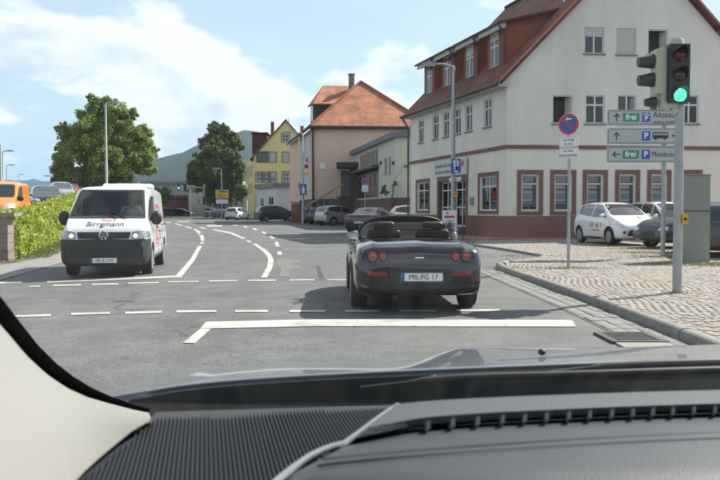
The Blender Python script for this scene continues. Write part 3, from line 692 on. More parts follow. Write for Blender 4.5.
# ------------------------------------------------------------------ building kit
class Wall:
    """vertical wall from P0 to P1 (left to right seen from outside), local to its building root"""
    def __init__(s, root, P0, P1):
        s.root = root; s.o = Vector(root.location[:2]); s.P0 = Vector(P0); s.P1 = Vector(P1); s.d = (s.P1-s.P0).normalized(); s.n = Vector((s.d.y, -s.d.x)); s.L = (s.P1-s.P0).length
        s.rot = wallrot(s.d); s.bz = root.location.z
    def pt(s, u, z, off=0):
        q = s.P0+s.d*u+s.n*off-s.o; return Vector((q.x, q.y, z-s.bz))
    def px(s, x, y): return onplane(s.P0, s.d, x, y)
    def rect(s, x0, x1, y0, y1):
        """photo box -> (u0, u1, z0, z1)"""
        u0 = s.px(x0, (y0+y1)/2)[0]; u1 = s.px(x1, (y0+y1)/2)[0]; xm = (x0+x1)/2
        return u0, u1, s.px(xm, y1)[1], s.px(xm, y0)[1]
    def face(s, outline, holes, m, name='wall', reveal=.16, mrev=None):
        polys = [[Vector((u, z, 0)) for u, z in outline]]+[[Vector((h[0], h[2], 0)), Vector((h[1], h[2], 0)), Vector((h[1], h[3], 0)), Vector((h[0], h[3], 0))] for h in holes]
        flat = [v for p in polys for v in p]; tr = tessellate_polygon(polys)
        b = MB(); vs = [s.pt(v.x, v.y) for v in flat]
        fs = []
        for t in tr:
            n = (flat[t[1]]-flat[t[0]]).cross(flat[t[2]]-flat[t[0]]).z
            fs.append(t if n > 0 else t[::-1])
        b.add(vs, fs)
        for h in holes:
            c = [(h[0], h[2]), (h[1], h[2]), (h[1], h[3]), (h[0], h[3])]
            for i in range(4):
                a, e = c[i], c[(i+1) % 4]; b.add([s.pt(*a), s.pt(*a, -reveal), s.pt(*e, -reveal), s.pt(*e)], [(0, 1, 2, 3)], 1 if mrev else 0)
        return b.build(name, [m, mrev] if mrev else m, s.root)
    def slab(s, u0, u1, z0, z1, o0, o1, name, m, parent=None):
        b = MB(); s.slabm(b, u0, u1, z0, z1, o0, o1); return b.build(name, m, parent or s.root)
    def slabm(s, b, u0, u1, z0, z1, o0, o1, m=0):
        vs = [s.pt(u, z, o) for u in (u0, u1) for z in (z0, z1) for o in (o0, o1)]
        b.add(vs, [(0, 1, 3, 2), (4, 6, 7, 5), (0, 4, 5, 1), (2, 3, 7, 6), (0, 2, 6, 4), (1, 5, 7, 3)], m)
    def window(s, r, cols=2, rows=1, split=None, dep=.12, glass=None, shut=0, sill=True, surround=None, curtain=False, opened=False, frame=None, fw=.055, see=False, name='window', sillm=None, bar=.035):
        u0, u1, z0, z1 = r; fm = frame or WHITEF
        b = MB(); D0, D1 = -dep, -dep+.06
        s.slabm(b, u0, u0+fw, z0, z1, D0, D1); s.slabm(b, u1-fw, u1, z0, z1, D0, D1)
        s.slabm(b, u0+fw, u1-fw, z0, z0+fw, D0, D1); s.slabm(b, u0+fw, u1-fw, z1-fw, z1, D0, D1)
        zs = [z0+fw]+([z0+(z1-z0)*q for q in (split if isinstance(split, (list, tuple)) else [split])] if split else [z0+(z1-z0)*i/rows for i in range(1, rows)])+[z1-fw]
        for z in zs[1:-1]: s.slabm(b, u0+fw, u1-fw, z-bar, z+bar, D0, D1-.004)
        us = [u0+fw+(u1-u0-2*fw)*i/cols for i in range(cols+1)]
        for i in range(1, cols): s.slabm(b, us[i]-bar, us[i]+bar, z0+fw, z1-fw, D0+.004, D1+.004)
        w = b.build(name, fm, s.root)
        g = glass or (GLASSP if see else GLASSD)
        for i in range(cols):
            if opened and i == cols-1: continue
            for j in range(len(zs)-1):
                a0 = us[i]+(bar*.6 if i else 0); a1 = us[i+1]-(bar*.6 if i < cols-1 else 0); c0 = zs[j]+(bar*.6 if j else 0); c1 = zs[j+1]-(bar*.6 if j < len(zs)-2 else 0)
                MB().quad(s.pt(a0, c0, D0+.03), s.pt(a1, c0, D0+.03), s.pt(a1, c1, D0+.03), s.pt(a0, c1, D0+.03)).build('pane', g, w)
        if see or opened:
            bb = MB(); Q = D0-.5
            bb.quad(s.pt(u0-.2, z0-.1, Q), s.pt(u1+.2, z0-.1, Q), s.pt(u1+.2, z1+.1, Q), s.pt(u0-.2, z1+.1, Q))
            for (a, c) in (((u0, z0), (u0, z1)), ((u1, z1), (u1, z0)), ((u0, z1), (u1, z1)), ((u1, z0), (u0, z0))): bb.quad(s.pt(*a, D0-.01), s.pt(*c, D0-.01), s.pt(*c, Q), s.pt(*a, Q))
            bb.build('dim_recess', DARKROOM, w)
        if opened: # the sash swung inwards
            q = us[-1]-.0; MB().add([s.pt(q, z0+fw, D0-.02), s.pt(q-.12, z0+fw, D0-.38), s.pt(q-.12, z1-fw, D0-.38), s.pt(q, z1-fw, D0-.02)], [(0, 1, 2, 3)]).build('open_sash', fm, w)
        if curtain: MB().quad(s.pt(u0+fw, z0+fw, D0-.06), s.pt(u1-fw, z0+fw, D0-.06), s.pt(u1-fw, z1-fw, D0-.06), s.pt(u0+fw, z1-fw, D0-.06)).build('curtain', CURTAIN, w)
        if shut:
            bb = MB(); zb = z1-(z1-z0)*shut; n = max(2, int((z1-zb)/.05)); h = (z1-zb)/n
            for k in range(n): s.slabm(bb, u0+.02, u1-.02, zb+k*h+.004, zb+(k+1)*h-.002, D1+.006, D1+.02)
            bb.build('roller_shutter', SHUTTER, w)
        if sill: s.slab(u0-.06, u1+.06, z0-.06, z0-.003, -dep+.063, .07, 'sill', sillm or mat('sill_grey', (.17, .17, .17), .6), w)
        if surround:
            t, mm = surround; bb = MB()
            s.slabm(bb, u0-t, u0-.002, z0-t*.9, z1+t, -.01, .035); s.slabm(bb, u1+.002, u1+t, z0-t*.9, z1+t, -.01, .035)
            s.slabm(bb, u0-.002, u1+.002, z1+.002, z1+t, -.01, .035); s.slabm(bb, u0-.002, u1+.002, z0-t*.9, z0-.002, -.01, .035)
            bb.build('stone_surround', mm, w)
        return w
def roofslab(b, a, bb_, c, d, th=.12, m=0, uvo=0):
    """sloping slab: a,b along the eave (left to right), c,d ridge above b and a"""
    a, e, c, d = Vector(a), Vector(bb_), Vector(c), Vector(d); n = (e-a).cross(d-a).normalized()*th
    L1 = (e-a).length; ex = (e-a).normalized(); 
    def uv(p): q = p-a; x = q.dot(ex); return (x, (q-ex*x).length)
    U = [uv(a), uv(e), uv(c), uv(d)]
    b.add([a, e, c, d, a-n, e-n, c-n, d-n], [(0, 1, 2, 3), (7, 6, 5, 4), (0, 4, 5, 1), (1, 5, 6, 2), (2, 6, 7, 3), (3, 7, 4, 0)], m, [U]+[None]*5)

# ------------------------------------------------------------------ the corner house on the right
WALLW = plaster('grey_white_render', (.74, .70, .645), .2); WALLC = plaster('cream_render', (.80, .75, .655), .15)
ROOFR = tile_mat('red_brown_tiles', (.20, .072, .046), (.27, .105, .066), vari=.55); CLAD = tile_mat('diamond_shingles', (.30, .085, .048), (.36, .12, .07), rotz=R(45), tw=.15, th=.15, bump=.4, vari=.3, cgrout=(.22, .065, .038))
VERGE = mat('verge_brick_red', (.42, .17, .10), .8, var=.2)
CH = thing('corner_house', 'large white three-storey corner house with red tiled gable roof, shed dormers and brown plinth', 'building', (A2.x, A2.y, 0))
o2 = A2; D2 = C2+(B2-A2)
WF = Wall(CH, A2, B2); WS = Wall(CH, C2, A2); LW = WS.L
EV, SL, HWD = 7.0, 1.04, 5.71; RIDGE = EV+SL*HWD; STR = 3.98; PLT = 1.0
front_g = [(517, 543), (550, 576), (582.5, 607.5), (615, 639.8), (647, 671), (679, 702)]
gw = []
for a, b_ in front_g:
    u0, u1, z0_, z1_ = WF.rect(a, b_, 169.8, 215.6); gw.append((u0+.19, u1-.19, z0_+.19, z1_-.19))
u_w = [(552.5, 572.5), (585.5, 604.6), (617.6, 636), (649.5, 667.5), (680, 698.5)]
uw = [WF.rect(a, b_, 95, 123.6) for a, b_ in u_w]
aw = [WF.rect(584.5, 604, 27, 53.6), WF.rect(616.5, 636, 28, 54.6), WF.rect(648, 668, 29, 54.6)]
Lf = WF.L
WF.face([(0, PLT), (Lf, PLT), (Lf, STR-.08), (0, STR-.08)], gw, WALLC)
WF.face([(0, STR+.08), (Lf, STR+.08), (Lf, EV), (HWD, RIDGE), (0, EV)], uw+aw, WALLW)
side_w = [421, 435.6, 446, 457.4, 468.8, 487.6]
su = []
for x in side_w:
    u, _ = WS.px(x, 130); su.append((u-.43, u+.43, 5.03, 6.28))
sg = []
for a, b_, y0, y1 in [(416, 430, 179, 214), (478, 499, 171.5, 215)]:
    q = WS.rect(a, b_, y0, y1); sg.append((q[0]+.2, q[1]-.2, 1.22, 2.80))
dq = WS.rect(437.5, 468, 176, 226); door = (dq[0]+.25, dq[1]-.22, .42, 2.72)
WS.face([(0, PLT), (door[0], PLT), (door[0], door[3]), (door[1], door[3]), (door[1], PLT), (LW, PLT), (LW, STR-.08), (0, STR-.08)], sg, WALLC)
WS.face([(0, STR+.08), (LW, STR+.08), (LW, EV), (0, EV)], su, WALLW)
# plinth, string course
WF.slab(0, Lf, -.3, PLT, -.3, .05, 'plinth', PLINTH); WS.slab(0, door[0]-.2, -.3, PLT, -.3, .05, 'plinth', PLINTH); WS.slab(door[1]+.2, LW+.05, -.3, PLT, -.3, .047, 'plinth', PLINTH)
for W_, l0, l1, o in ((WF, -.08, Lf, .08), (WS, 0, LW, .077)):
    b = MB(); W_.slabm(b, l0, l1, STR-.08, STR+.02, -.1, o); W_.slabm(b, l0, l1, STR+.02, STR+.08, -.1, o*.55); b.build('string_course', STONE_R, CH)
# rear walls so that the house is closed
b = MB()
P = lambda q, z: Vector((q[0]-o2.x, q[1]-o2.y, z))
b.quad(P(B2, -.3), P(D2, -.3), P(D2, EV), P(B2, EV)); b.add([P(D2, -.3), P(C2, -.3), P(C2, EV), P((C2+D2)/2, RIDGE), P(D2, EV)], [(0, 1, 2, 3, 4)]); b.build('rear_wall', WALLW, CH)
cfgs = [dict(cols=2, opened=False, see=True)]*6
for q in gw: WF.window(q, cols=1, split=.74, see=True, surround=(.19, STONE_R), sill=False, fw=.08, dep=.14)
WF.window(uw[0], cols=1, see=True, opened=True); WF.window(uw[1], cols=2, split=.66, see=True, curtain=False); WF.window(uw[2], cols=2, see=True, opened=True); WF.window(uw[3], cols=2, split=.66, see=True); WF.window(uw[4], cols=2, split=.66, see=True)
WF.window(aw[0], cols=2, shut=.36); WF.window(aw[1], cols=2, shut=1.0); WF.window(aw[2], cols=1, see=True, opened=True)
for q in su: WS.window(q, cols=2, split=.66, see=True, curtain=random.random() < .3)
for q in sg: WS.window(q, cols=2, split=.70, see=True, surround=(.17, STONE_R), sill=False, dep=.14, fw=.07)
# entrance: stone surround, double glazed doors, steps
b = MB(); u0, u1, z0_, z1_ = door
WS.slabm(b, u0-.2, u0, 0, z1_+.22, -.1, .06); WS.slabm(b, u1, u1+.2, 0, z1_+.22, -.1, .06); WS.slabm(b, u0, u1, z1_, z1_+.22, -.1, .06); um = (u0+u1)/2
WS.slabm(b, um-.1, um+.1, z0_, z1_, -.25, -.02); b.build('door_surround', STONE_R, CH)
for a, c in ((u0, um-.1), (um+.1, u1)):
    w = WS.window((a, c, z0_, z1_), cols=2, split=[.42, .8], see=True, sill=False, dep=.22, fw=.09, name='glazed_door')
for k in range(3): WS.slab(um-.35, um+1.7-.0, -.1, .42-.14*k-.02*0, .03, .35+.3*k, 'step', mat('step_stone', (.24, .20, .18), .85, var=.3, vscale=4)).location.z = -.001*k
# roof
RN = P(A2, 0)-P(A2, 0)
def rp(u, v, z): q = A2+(B2-A2)*(u/11.42)+(C2-A2)*v-o2; return Vector((q.x, q.y, z))
ov = .45
b = MB()
zl = EV-ov*SL*.55+.06
roofslab(b, rp(-ov, 1.01, EV-.28), rp(-ov, -.02, EV-.28), rp(HWD, -.02, RIDGE+.16), rp(HWD, 1.01, RIDGE+.16), .14)
roofslab(b, rp(11.42+ov, -.02, EV-.28), rp(11.42+ov, 1.01, EV-.28), rp(HWD+.001, 1.01, RIDGE+.16), rp(HWD+.001, -.02, RIDGE+.16), .14)
rf = b.build('roof', ROOFR, CH)
b = MB()
for a, c in ((rp(-ov, -.022, EV-.30), rp(HWD, -.022, RIDGE+.14)), (rp(11.42+ov, -.022, EV-.30), rp(HWD, -.022, RIDGE+.14))):
    v = (c-a).normalized(); n = Vector((0, 0, 1)); y = Vector((nAB.x, nAB.y, 0))*.05
    b.add([a-y, c-y, c+n*.12-y, a+n*.12-y, a+y, c+y, c+n*.12+y, a+n*.12+y], [(0, 1, 2, 3), (7, 6, 5, 4), (0, 4, 5, 1), (2, 6, 7, 3), (0, 3, 7, 4), (1, 5, 6, 2)])
b.build('verge_tiles', VERGE, CH)
MB().tube([rp(HWD, v, RIDGE+.2) for v in (-.02, .3, .6, 1.01)], .11, 8).build('ridge_tiles', ROOFR, CH)
EAVE = mat('eave_board', (.45, .44, .40), .7)
b = MB(); gp0, gp1 = rp(-ov-.02, 1.01, EV-.44), rp(-ov-.02, -.02, EV-.44)
b.add([rp(-ov, -.015, EV-.30), rp(-ov, 1.0, EV-.30), rp(-.01, 1.0, EV-.06), rp(-.01, -.015, EV-.06), rp(-ov, -.015, EV-.47), rp(-ov, 1.0, EV-.47), rp(-.01, 1.0, EV-.47), rp(-.01, -.015, EV-.47)], [(0, 1, 2, 3), (4, 7, 6, 5), (0, 4, 5, 1), (0, 3, 7, 4), (1, 5, 6, 2)]); b.build('eave_soffit', EAVE, CH)
GUTD = mat('dark_gutter', (.05, .047, .045), .5, .3)
MB().tube([rp(-ov-.08, 1.015, EV-.36), rp(-ov-.08, -.02, EV-.36)], .075, 8).build('gutter', GUTD, CH)
q = rp(-.1, 1.0, 0); MB().tube([rp(-ov-.08, 1.0, EV-.36), rp(-.35, 1.0, EV-.6), rp(-.12, 1.0, EV-1.0), rp(-.12, 1.0, 0)], .055, 8).build('downpipe', GUTD, CH)
# dormers on the street slope
def dormer(v, w=1.75, bu=.62, zt=9.72, up=None):
    """shed dormer at fraction v along the side wall; bu = distance of its face behind the wall"""
    zb = EV+bu*SL+.02; sv = w/2/12.85
    d = MB(); L_, R_ = v+sv, v-sv
    # cheeks (triangles down to the roof slope) with shingles, top meets the roof at ut
    rise = .22; ut = (zt+.0-EV-.1)/ (SL-rise); ut = (zt-bu*rise-EV-.12)/(SL-rise)
    ztop = zt+(ut-bu)*rise
    for vv, s_ in ((R_, 1), (L_, -1)):
        a, e, c = rp(bu, vv, zb-.1), rp(ut, vv, ztop), rp(bu, vv, zt)
        t = [a, e, c] if s_ > 0 else [a, c, e]
        uvs = [(0, 0), (ut-bu, ztop-zb), (0, zt-zb)]; uvs = uvs if s_ > 0 else [uvs[0], uvs[2], uvs[1]]
        d.add(t, [(0, 1, 2)], 0, [uvs])
    ch = d.build('dormer', CLAD, CH)
    P0, P1 = rp(bu, L_, 0), rp(bu, R_, 0)
    W_ = Wall(CH, (P0.x+o2.x, P0.y+o2.y), (P1.x+o2.x, P1.y+o2.y))
    cu = W_.L/2-.12; win = (cu-.47, cu+.47, zb+.2, zt-.3)
    f = W_.face([(0, zb-.1), (W_.L, zb-.1), (W_.L, zt), (0, zt)], [win], CLAD, 'dormer_front', .1); f.parent = ch
    w_ = W_.window(win, cols=2, split=.6, dep=.08, shut=random.choice([0, .25, .35, 0])); w_.parent = ch
    for x in list(w_.children):   # keep to three levels: the window's pieces hang on the dormer
        x.parent = ch; x.name = 'window_'+x.name.split('.')[0] if not x.name.startswith('sill') else 'sill'
    rb = MB(); e_ = .38
    roofslab(rb, rp(bu-e_, L_+.03, zt-.06), rp(bu-e_, R_-.03, zt-.06), rp(ut+.15, R_-.03, ztop+.12), rp(ut+.15, L_+.03, ztop+.12), .1)
    rb.build('dormer_roof', ROOFR, ch)
    sb = MB(); sb.add([rp(bu-e_+.03, L_+.02, zt-.15), rp(bu-e_+.03, R_-.02, zt-.15), rp(bu-.01, R_-.02, zt-.07), rp(bu-.01, L_+.02, zt-.07), rp(bu-e_+.03, L_+.02, zt-.40), rp(bu-e_+.03, R_-.02, zt-.40), rp(bu-.01, R_-.02, zt-.30), rp(bu-.01, L_+.02, zt-.30)], [(0, 3, 2, 1), (4, 5, 6, 7), (0, 1, 5, 4), (0, 4, 7, 3), (1, 2, 6, 5)]); sb.build('dormer_soffit', EAVE, ch)
    for vv in (R_-.025,):
        MB().tube([rp(bu-e_-.02, vv, zt-.2), rp(bu-.12, vv, zt-.55), rp(bu-.12, vv, zb+.1)], .035, 6).build('drain_pipe', GUTD, ch)
    MB().tube([rp(bu-e_-.05, L_+.03, zt-.15), rp(bu-e_-.05, R_-.03, zt-.15)], .05, 6).build('dormer_gutter', GUTD, ch)
for v in (.205, .43, .665, .885): dormer(v)
# chimney-like pale vent pipe on the ridge side
MB().lathe([(.09, 0), (.09, .9), (.14, .92), (.14, 1.1), (.02, 1.15)], rp(3.4, .13, EV+3.4*SL)).build('vent_pipe', mat('vent_white', (.6, .6, .58), .6), CH)
# house fittings: intercom panel, conduit lights
uu = WS.rect(470.6, 474, 197, 205); WS.slab(uu[0], uu[1], uu[2], uu[3], .001, .05, 'intercom', mat('intercom_grey', (.22, .21, .16), .5), CH)
# ---- red cross board over the door
SB = thing('shop_sign', 'long pale board with grey lettering and small red cross above the entrance door', 'sign', WS.pt(*WS.px(452, 167), 0)+Vector((o2.x, o2.y, 0)))
q0 = WS.px(436.5, 168)[0]; q1 = WS.px(468.5, 168)[0]
SW = Wall(SB, C2, A2); BOARD = mat('board_pale', (.50, .55, .55), .5); z0s, z1s = 2.98, 3.78
SW.slab(q0, q1, z0s, z1s, .05, .12, 'board', BOARD)
LG = mat('lettering_dark_grey', (.08, .09, .10), .6)
text_mesh('Bayerisches Rotes Kreuz', .27, LG, SB, SW.pt(q0+.15, z1s-.25, .123), SW.rot, sx=.86, bold=.004)
text_mesh('ServiceZentrum Hilfezentrum', .23, LG, SB, SW.pt(q0+.15, z0s+.22, .123), SW.rot, sx=.86, bold=.003)
b = MB(); zc = (z0s+z1s)/2+.14; uc = q1-.45
SW.slabm(b, uc-.19, uc+.19, zc-.065, zc+.065, .118, .126); SW.slabm(b, uc-.065, uc+.065, zc-.19, zc+.19, .119, .128); b.build('red_cross', SIGNRED, SB)
# bracket name sign
NS = thing('street_name_sign', 'small white street name plate beside the blue parking sign near the entrance', 'sign', WS.pt(*WS.px(463, 178), .5)+Vector((o2.x, o2.y, 0)))
NW = Wall(NS, C2, A2); r_ = NW.rect(457.5, 469.5, 175.8, 180.2); NW.slab(r_[0], r_[1], 2.66, 2.84, .42, .45, 'plate', SIGNW)
b = MB(); NW.slabm(b, r_[1]-.08, r_[1]-.04, 2.72, 2.76, .0, .42); b.build('bracket', GALV, NS)
text_mesh('Brückenstraße', .13, SIGNBLACK, NS, NW.pt((r_[0]+r_[1])/2, 2.75, .452), NW.rot, ax='CENTER')
# posters in the ground-floor windows
ords = ['nearest the corner', 'behind the no-stopping sign post', 'third from the corner', 'above the white hatchback', 'behind the signpost', 'beside the concrete column']
PIC = mat('poster_picture', (.28, .38, .48), .6, var=.5, vscale=9); PGREY = mat('poster_grey', (.42, .43, .45), .6)
for k, q in enumerate(gw):
    u0, u1 = q[0]+.07, q[0]+.07+(q[1]-q[0])*.60; zb_, zt_ = q[2]+.33, q[2]+(q[3]-q[2])*.70
    c = WF.pt(u0, zb_, -.17)+Vector((o2.x, o2.y, 0))
    po = thing('poster', 'white poster with red bands in the window '+ords[k], 'poster', c, 0, 'posters in the ground floor windows')
    PW = Wall(po, A2, B2)
    PW.slab(u0, u1, zb_, zt_, -.165, -.160, 'sheet', SIGNW); H_ = zt_-zb_
    PW.slab(u0, u1, zb_+H_*.70, zb_+H_*.84, -.1605, -.156, 'red_band', SIGNRED); PW.slab(u0, u1, zb_+H_*.03, zb_+H_*.14, -.1605, -.156, 'red_band', SIGNRED)
    PW.slab(u0+.03, u1-.03, zb_+H_*.24, zb_+H_*.56, -.1605, -.156, 'picture', PIC)
    u1b = u0+(q[1]-q[0])*.66; zt2 = q[3]-.09; zb2 = q[2]+(q[3]-q[2])*.79
    po2 = thing('notice', 'small grey notice with red cross in the upper pane '+ords[k], 'notice', WF.pt(u0, zb2, -.17)+Vector((o2.x, o2.y, 0)), 0, 'red cross notices in the upper panes')
    PW = Wall(po2, A2, B2); PW.slab(u0, u1b, zb2, zt2, -.165, -.16, 'sheet', PGREY); cz = (zb2+zt2)/2
    b = MB(); PW.slabm(b, u0+.03, u0+.15, cz-.02, cz+.02, -.1605, -.156); PW.slabm(b, u0+.07, u0+.11, cz-.06, cz+.06, -.1606, -.155); b.build('red_cross', SIGNRED, po2)
# A-board in front of the door
p = atY(449.5, 229, 37.4); AB = thing('sandwich_board', 'white standing poster board with red bands before the entrance door', 'sign', (p.x, 37.4, PZ), math.atan2(uCA.y, uCA.x)+.9)
b = MB()
MB().box((0, 0, .62), (.66, .03, 1.12)).build('board', SIGNW, AB)
for z, h, w_ in ((.88, .10, .5), (.28, .1, .5), (.7, .04, .4)): MB().box((0, -.017, z), (w_, .006, h)).build('red_band', SIGNRED, AB)
MB().box((0, -.017, .5), (.52, .007, .24)).build('picture', PIC, AB); b = MB().box((-.1, -.017, 1.06), (.13, .007, .045)); b.box((-.1, -.018, 1.06), (.045, .008, .13)); b.build('red_cross', SIGNRED, AB)
for x in (-.36, .36): MB().tube([(x, -.0, 0), (x, 0, 1.22)], .018, 6).build('leg', mat('alu', (.55, .56, .57), .35, .7), AB)
MB().box((0, .0, .03), (.8, .45, .05)).build('foot', BLACKP, AB)

# ------------------------------------------------------------------ peach house
PEACH = plaster('peach_render', (.74, .54, .43), .12); ROOFO = tile_mat('orange_tiles', (.50, .19, .085), (.56, .235, .115), vari=.5, bump=.4, cgrout=(.30, .12, .06))
E2 = Vector((-4.12, 72)); F2 = Vector((-6.2, 83.5)); G2 = Vector((8.5, 73))
PH = thing('peach_house', 'peach rendered house with steep orange tiled hipped roof and box dormer', 'building', (E2.x, E2.y, 0)); oo = Vector((E2.x, E2.y, 0))
PF = Wall(PH, E2, G2); PS = Wall(PH, F2, E2); zE = PF.px(340, 127)[1]
pdoor = PF.rect(341, 352.5, 171, 195)
PF.face([(0, 0), (PF.L, 0), (PF.L, zE), (0, zE)], [pdoor], PEACH)
PF.window(pdoor, cols=1, rows=1, glass=mat('door_grey', (.16, .16, .15), .6), sill=False, frame=mat('door_frame_dark', (.06, .055, .055), .6), name='door')
shw = [PS.rect(301.5, 304.5, 140, 166), PS.rect(306.5, 310, 136, 163), PS.rect(303, 310.5, 175, 191)]
PS.face([(0, 0), (PS.L, 0), (PS.L, zE), (0, zE)], [], PEACH)
b = MB(); 
for q in shw[:2]: PS.slab(q[0]-.3, q[1]+.4, q[2], q[3], -.01, .05, 'shutter', mat('shutter_white', (.55, .56, .55), .7))
PS.slab(shw[2][0], shw[2][1], shw[2][2], shw[2][3], -.01, .05, 'shop_window', mat('shutter_white', (.5, .5, .5), .7))
for W_, u in ((PF, PF.L), (PS, PS.L)): W_.slab(-.1, u+.0, 0, 2.2, -.1, .03, 'plinth', mat('plinth_brown', (.13, .085, .075), .9, var=.3))
r_ = PF.rect(320, 325.8, 163, 169); PF.slab(r_[0], r_[1], r_[2], r_[3], -.01, .08, 'wall_box', SIGNW)
zP = PF.px(371, 73.5)[1]; uP = PF.px(371, 100)[0]; depth_ = 12
def pw(u, v, z): q = E2+PF.d*u+Vector((-.19, .98))*v-E2; return Vector((q.x, q.y, z))
uR = 2*uP; ap = pw(uP, 4.8, zP); ap2 = pw(uP, 16, zP)
b = MB()
roofslab(b, pw(-.4, -.5, zE-.02), pw(uR+.4, -.5, zE-.02), ap, ap, .15); roofslab(b, pw(-.4, 20, zE-.02), pw(-.4, -.5, zE-.02), ap, ap2, .15); roofslab(b, pw(uR+.4, -.5, zE-.02), pw(uR+.4, 20, zE-.02), ap2, ap, .15)
b.build('roof', ROOFO, PH)
b = MB(); b.tube([pw(-.45, -.55, zE-.08), pw(uR+.45, -.55, zE-.08)], .16, 8); b.tube([pw(-.45, -.55, zE-.08), pw(-.45, 16, zE-.08)], .14, 8); b.build('gutter', GUTD, PH)
MB().tube([pw(-.08, -.15, zE-.2), pw(-.08, -.15, 0)], .09, 8).build('downpipe', GUTD, PH)
b = MB()
for a in (pw(-.4, -.5, zE+.05), pw(uR+.4, -.5, zE+.05)): b.tube([a, ap+Vector((0, 0, .06))], .11, 6)
b.build('hip_tiles', ROOFO, PH)
MB().quad(P0 := pw(0, 11.5, 0), pw(0, 20, 0), pw(0, 20, zE), pw(0, 11.5, zE)).build('rear_wall', PEACH, PH)
# box dormer on the left slope with its own small hipped roof
DK = mat('slate_cheek', (.045, .036, .034), .8, var=.3, vscale=2)
Yd = 78.0
def pd(px, py, Y): q = atY(px, py, Y); return q-oo
f0, f1, f2, f3 = pd(315, 126, Yd), pd(352, 126, Yd), pd(352, 103, Yd), pd(315, 103, Yd); s0, s3 = pd(310.5, 128, Yd+5), pd(310.5, 104, Yd+5)
b = MB(); b.quad(f0, f1, f2, f3); b.quad(s0, f0, f3, s3); dm = b.build('dormer', DK, PH)
MB().quad(pd(311.3, 121, Yd+3.8)+Vector((-.06, -.06, 0)), pd(313.7, 121, Yd+1)+Vector((-.06, -.06, 0)), pd(313.7, 106, Yd+1)+Vector((-.06, -.06, 0)), pd(311.3, 106, Yd+3.8)+Vector((-.06, -.06, 0))).build('window_frame', WHITEF, dm)
b = MB(); r0, r1_ = pd(323, 85.5, Yd+3), pd(358, 86, Yd+3); e0, e1, e2 = pd(313, 103.5, Yd-.5), pd(357, 103.5, Yd-.5), pd(307.5, 106.5, Yd+7)
roofslab(b, e0, e1, r1_, r0, .14); roofslab(b, e2, e0, r0, r0+Vector((0, 1.5, 0)), .14); b.build('dormer_roof', ROOFO, dm)
ca_ = atY(351.5, 82, 80)-oo; MB().box(ca_+Vector((0, 0, -.4)), (.56, .6, 2.2)).box(ca_+Vector((0, 0, .74)), (.66, .7, .1)).build('chimney', mat('chimney_grey', (.22, .19, .17), .9, var=.3), PH)
# little painted sign bracket on the street side: crest above a yellow band
cs = atY(307.5, 168, 76); CS = thing('hanging_sign', 'wall sign with red and white crest over yellow band on the peach house corner', 'sign', cs, 0)
MB().lathe([(.0, -.05), (.5, -.05), (.5, .05), (0, .05)], (0, 0, .1), (0, -1, 0), 16).build('crest', SIGNW, CS)
MB().box((0, -.08, .15), (.55, .05, .35)).build('red_panel', SIGNRED, CS); MB().box((0, -.06, -.55), (1.3, .1, .22)).build('yellow_band', SIGNYEL, CS); MB().lathe([(.16, 0), (.1, .25), (0, .45)], (0, 0, .62)).build('finial', DARKTRIM, CS)
MB().tube([(0, 0, .0), (.9, .3, .0)], .03).build('bracket', DARKTRIM, CS)
# entrance stair with canopy and handrail
PURP = mat('stair_plaster', (.085, .055, .052), .9, var=.3)
ST = thing('entrance_stairs', 'outside stairs with stepped brown wall and grey handrail before the peach house', 'stairs', (E2.x, E2.y-1.6, 0))
def sp_(px, py, Y=70.2): return atY(px, py, Y)-Vector((E2.x, E2.y-1.6, 0))
n = 9
for k in range(n):
    x0 = 312+k*(340-312)/n; yt = 213-k*(213-195)/n; a = sp_(x0, yt); c = sp_(x0+28/n, yt)
    MB().box(((a.x+c.x)/2, .4, a.z/2), (c.x-a.x-.01, 1.8, a.z)).build('step', mat('stair_step', (.13, .12, .115), .8), ST)
a = sp_(340, 195.5); c = sp_(357, 195.5); MB().box(((a.x+c.x)/2, .4, a.z/2), (c.x-a.x, 1.85, a.z)).build('landing', PURP, ST)
h0, h1, h2 = sp_(304, 208), sp_(341, 185), sp_(344, 184.5)
MB().tube([h0+Vector((0, -.6, 0)), h1+Vector((0, -.6, 0)), h2+Vector((0, -.6, 0))], .075, 6).build('handrail', mat('rail_grey', (.30, .29, .27), .5, .4), ST)
for k in range(6):
    q = h0.lerp(h1, (k+.3)/6)+Vector((0, -.6, 0)); MB().tube([q, q-Vector((0, 0, 1.0))], .03, 5).build('baluster', GALV, ST)
# flat roofed hall
HALL = plaster('hall_render', (.54, .54, .47), .15); FASC = mat('blue_grey_fascia', (.11, .135, .15), .6)
K2 = Vector((2.33, 54.2)); L2 = Vector((-.62, 72)); M2 = Vector((7.5, 52.0))
HA = thing('flat_roofed_hall', 'pale flat-roofed hall with tall glazed front between the peach and the white corner house', 'building', (K2.x, K2.y, 0))
HL = Wall(HA, L2, K2); HF = Wall(HA, K2, M2); zH = HL.px(394, 137.5)[1]; b0 = 2.05
slots = [HL.rect(384.2, 386.8, 158, 176), HL.rect(388.3, 390.6, 157, 176)]
gl = (.1, HL.px(378.5, 160)[0], b0+.1, zH-1.5)
HL.face([(0, b0), (HL.L, b0), (HL.L, zH), (0, zH)], [gl]+slots, HALL); HF.face([(0, b0), (HF.L, b0), (HF.L, zH+.0), (0, zH)], [], HALL)
HL.window(gl, cols=6, split=[.33, .78], see=True, sill=False, frame=mat('mullion_grey', (.16, .15, .15), .5, .3), dep=.14, fw=.12, bar=.06)
for q in slots: HL.window(q, cols=1, sill=False)
for W_, l0, l1, z_ in ((HL, 0, HL.L+.3, 0), (HF, -.0, HF.L, 0)): W_.slab(l0, l1, zH-.05, zH+.33, -.3, .3 if W_ is HL else .297, 'fascia', FASC)
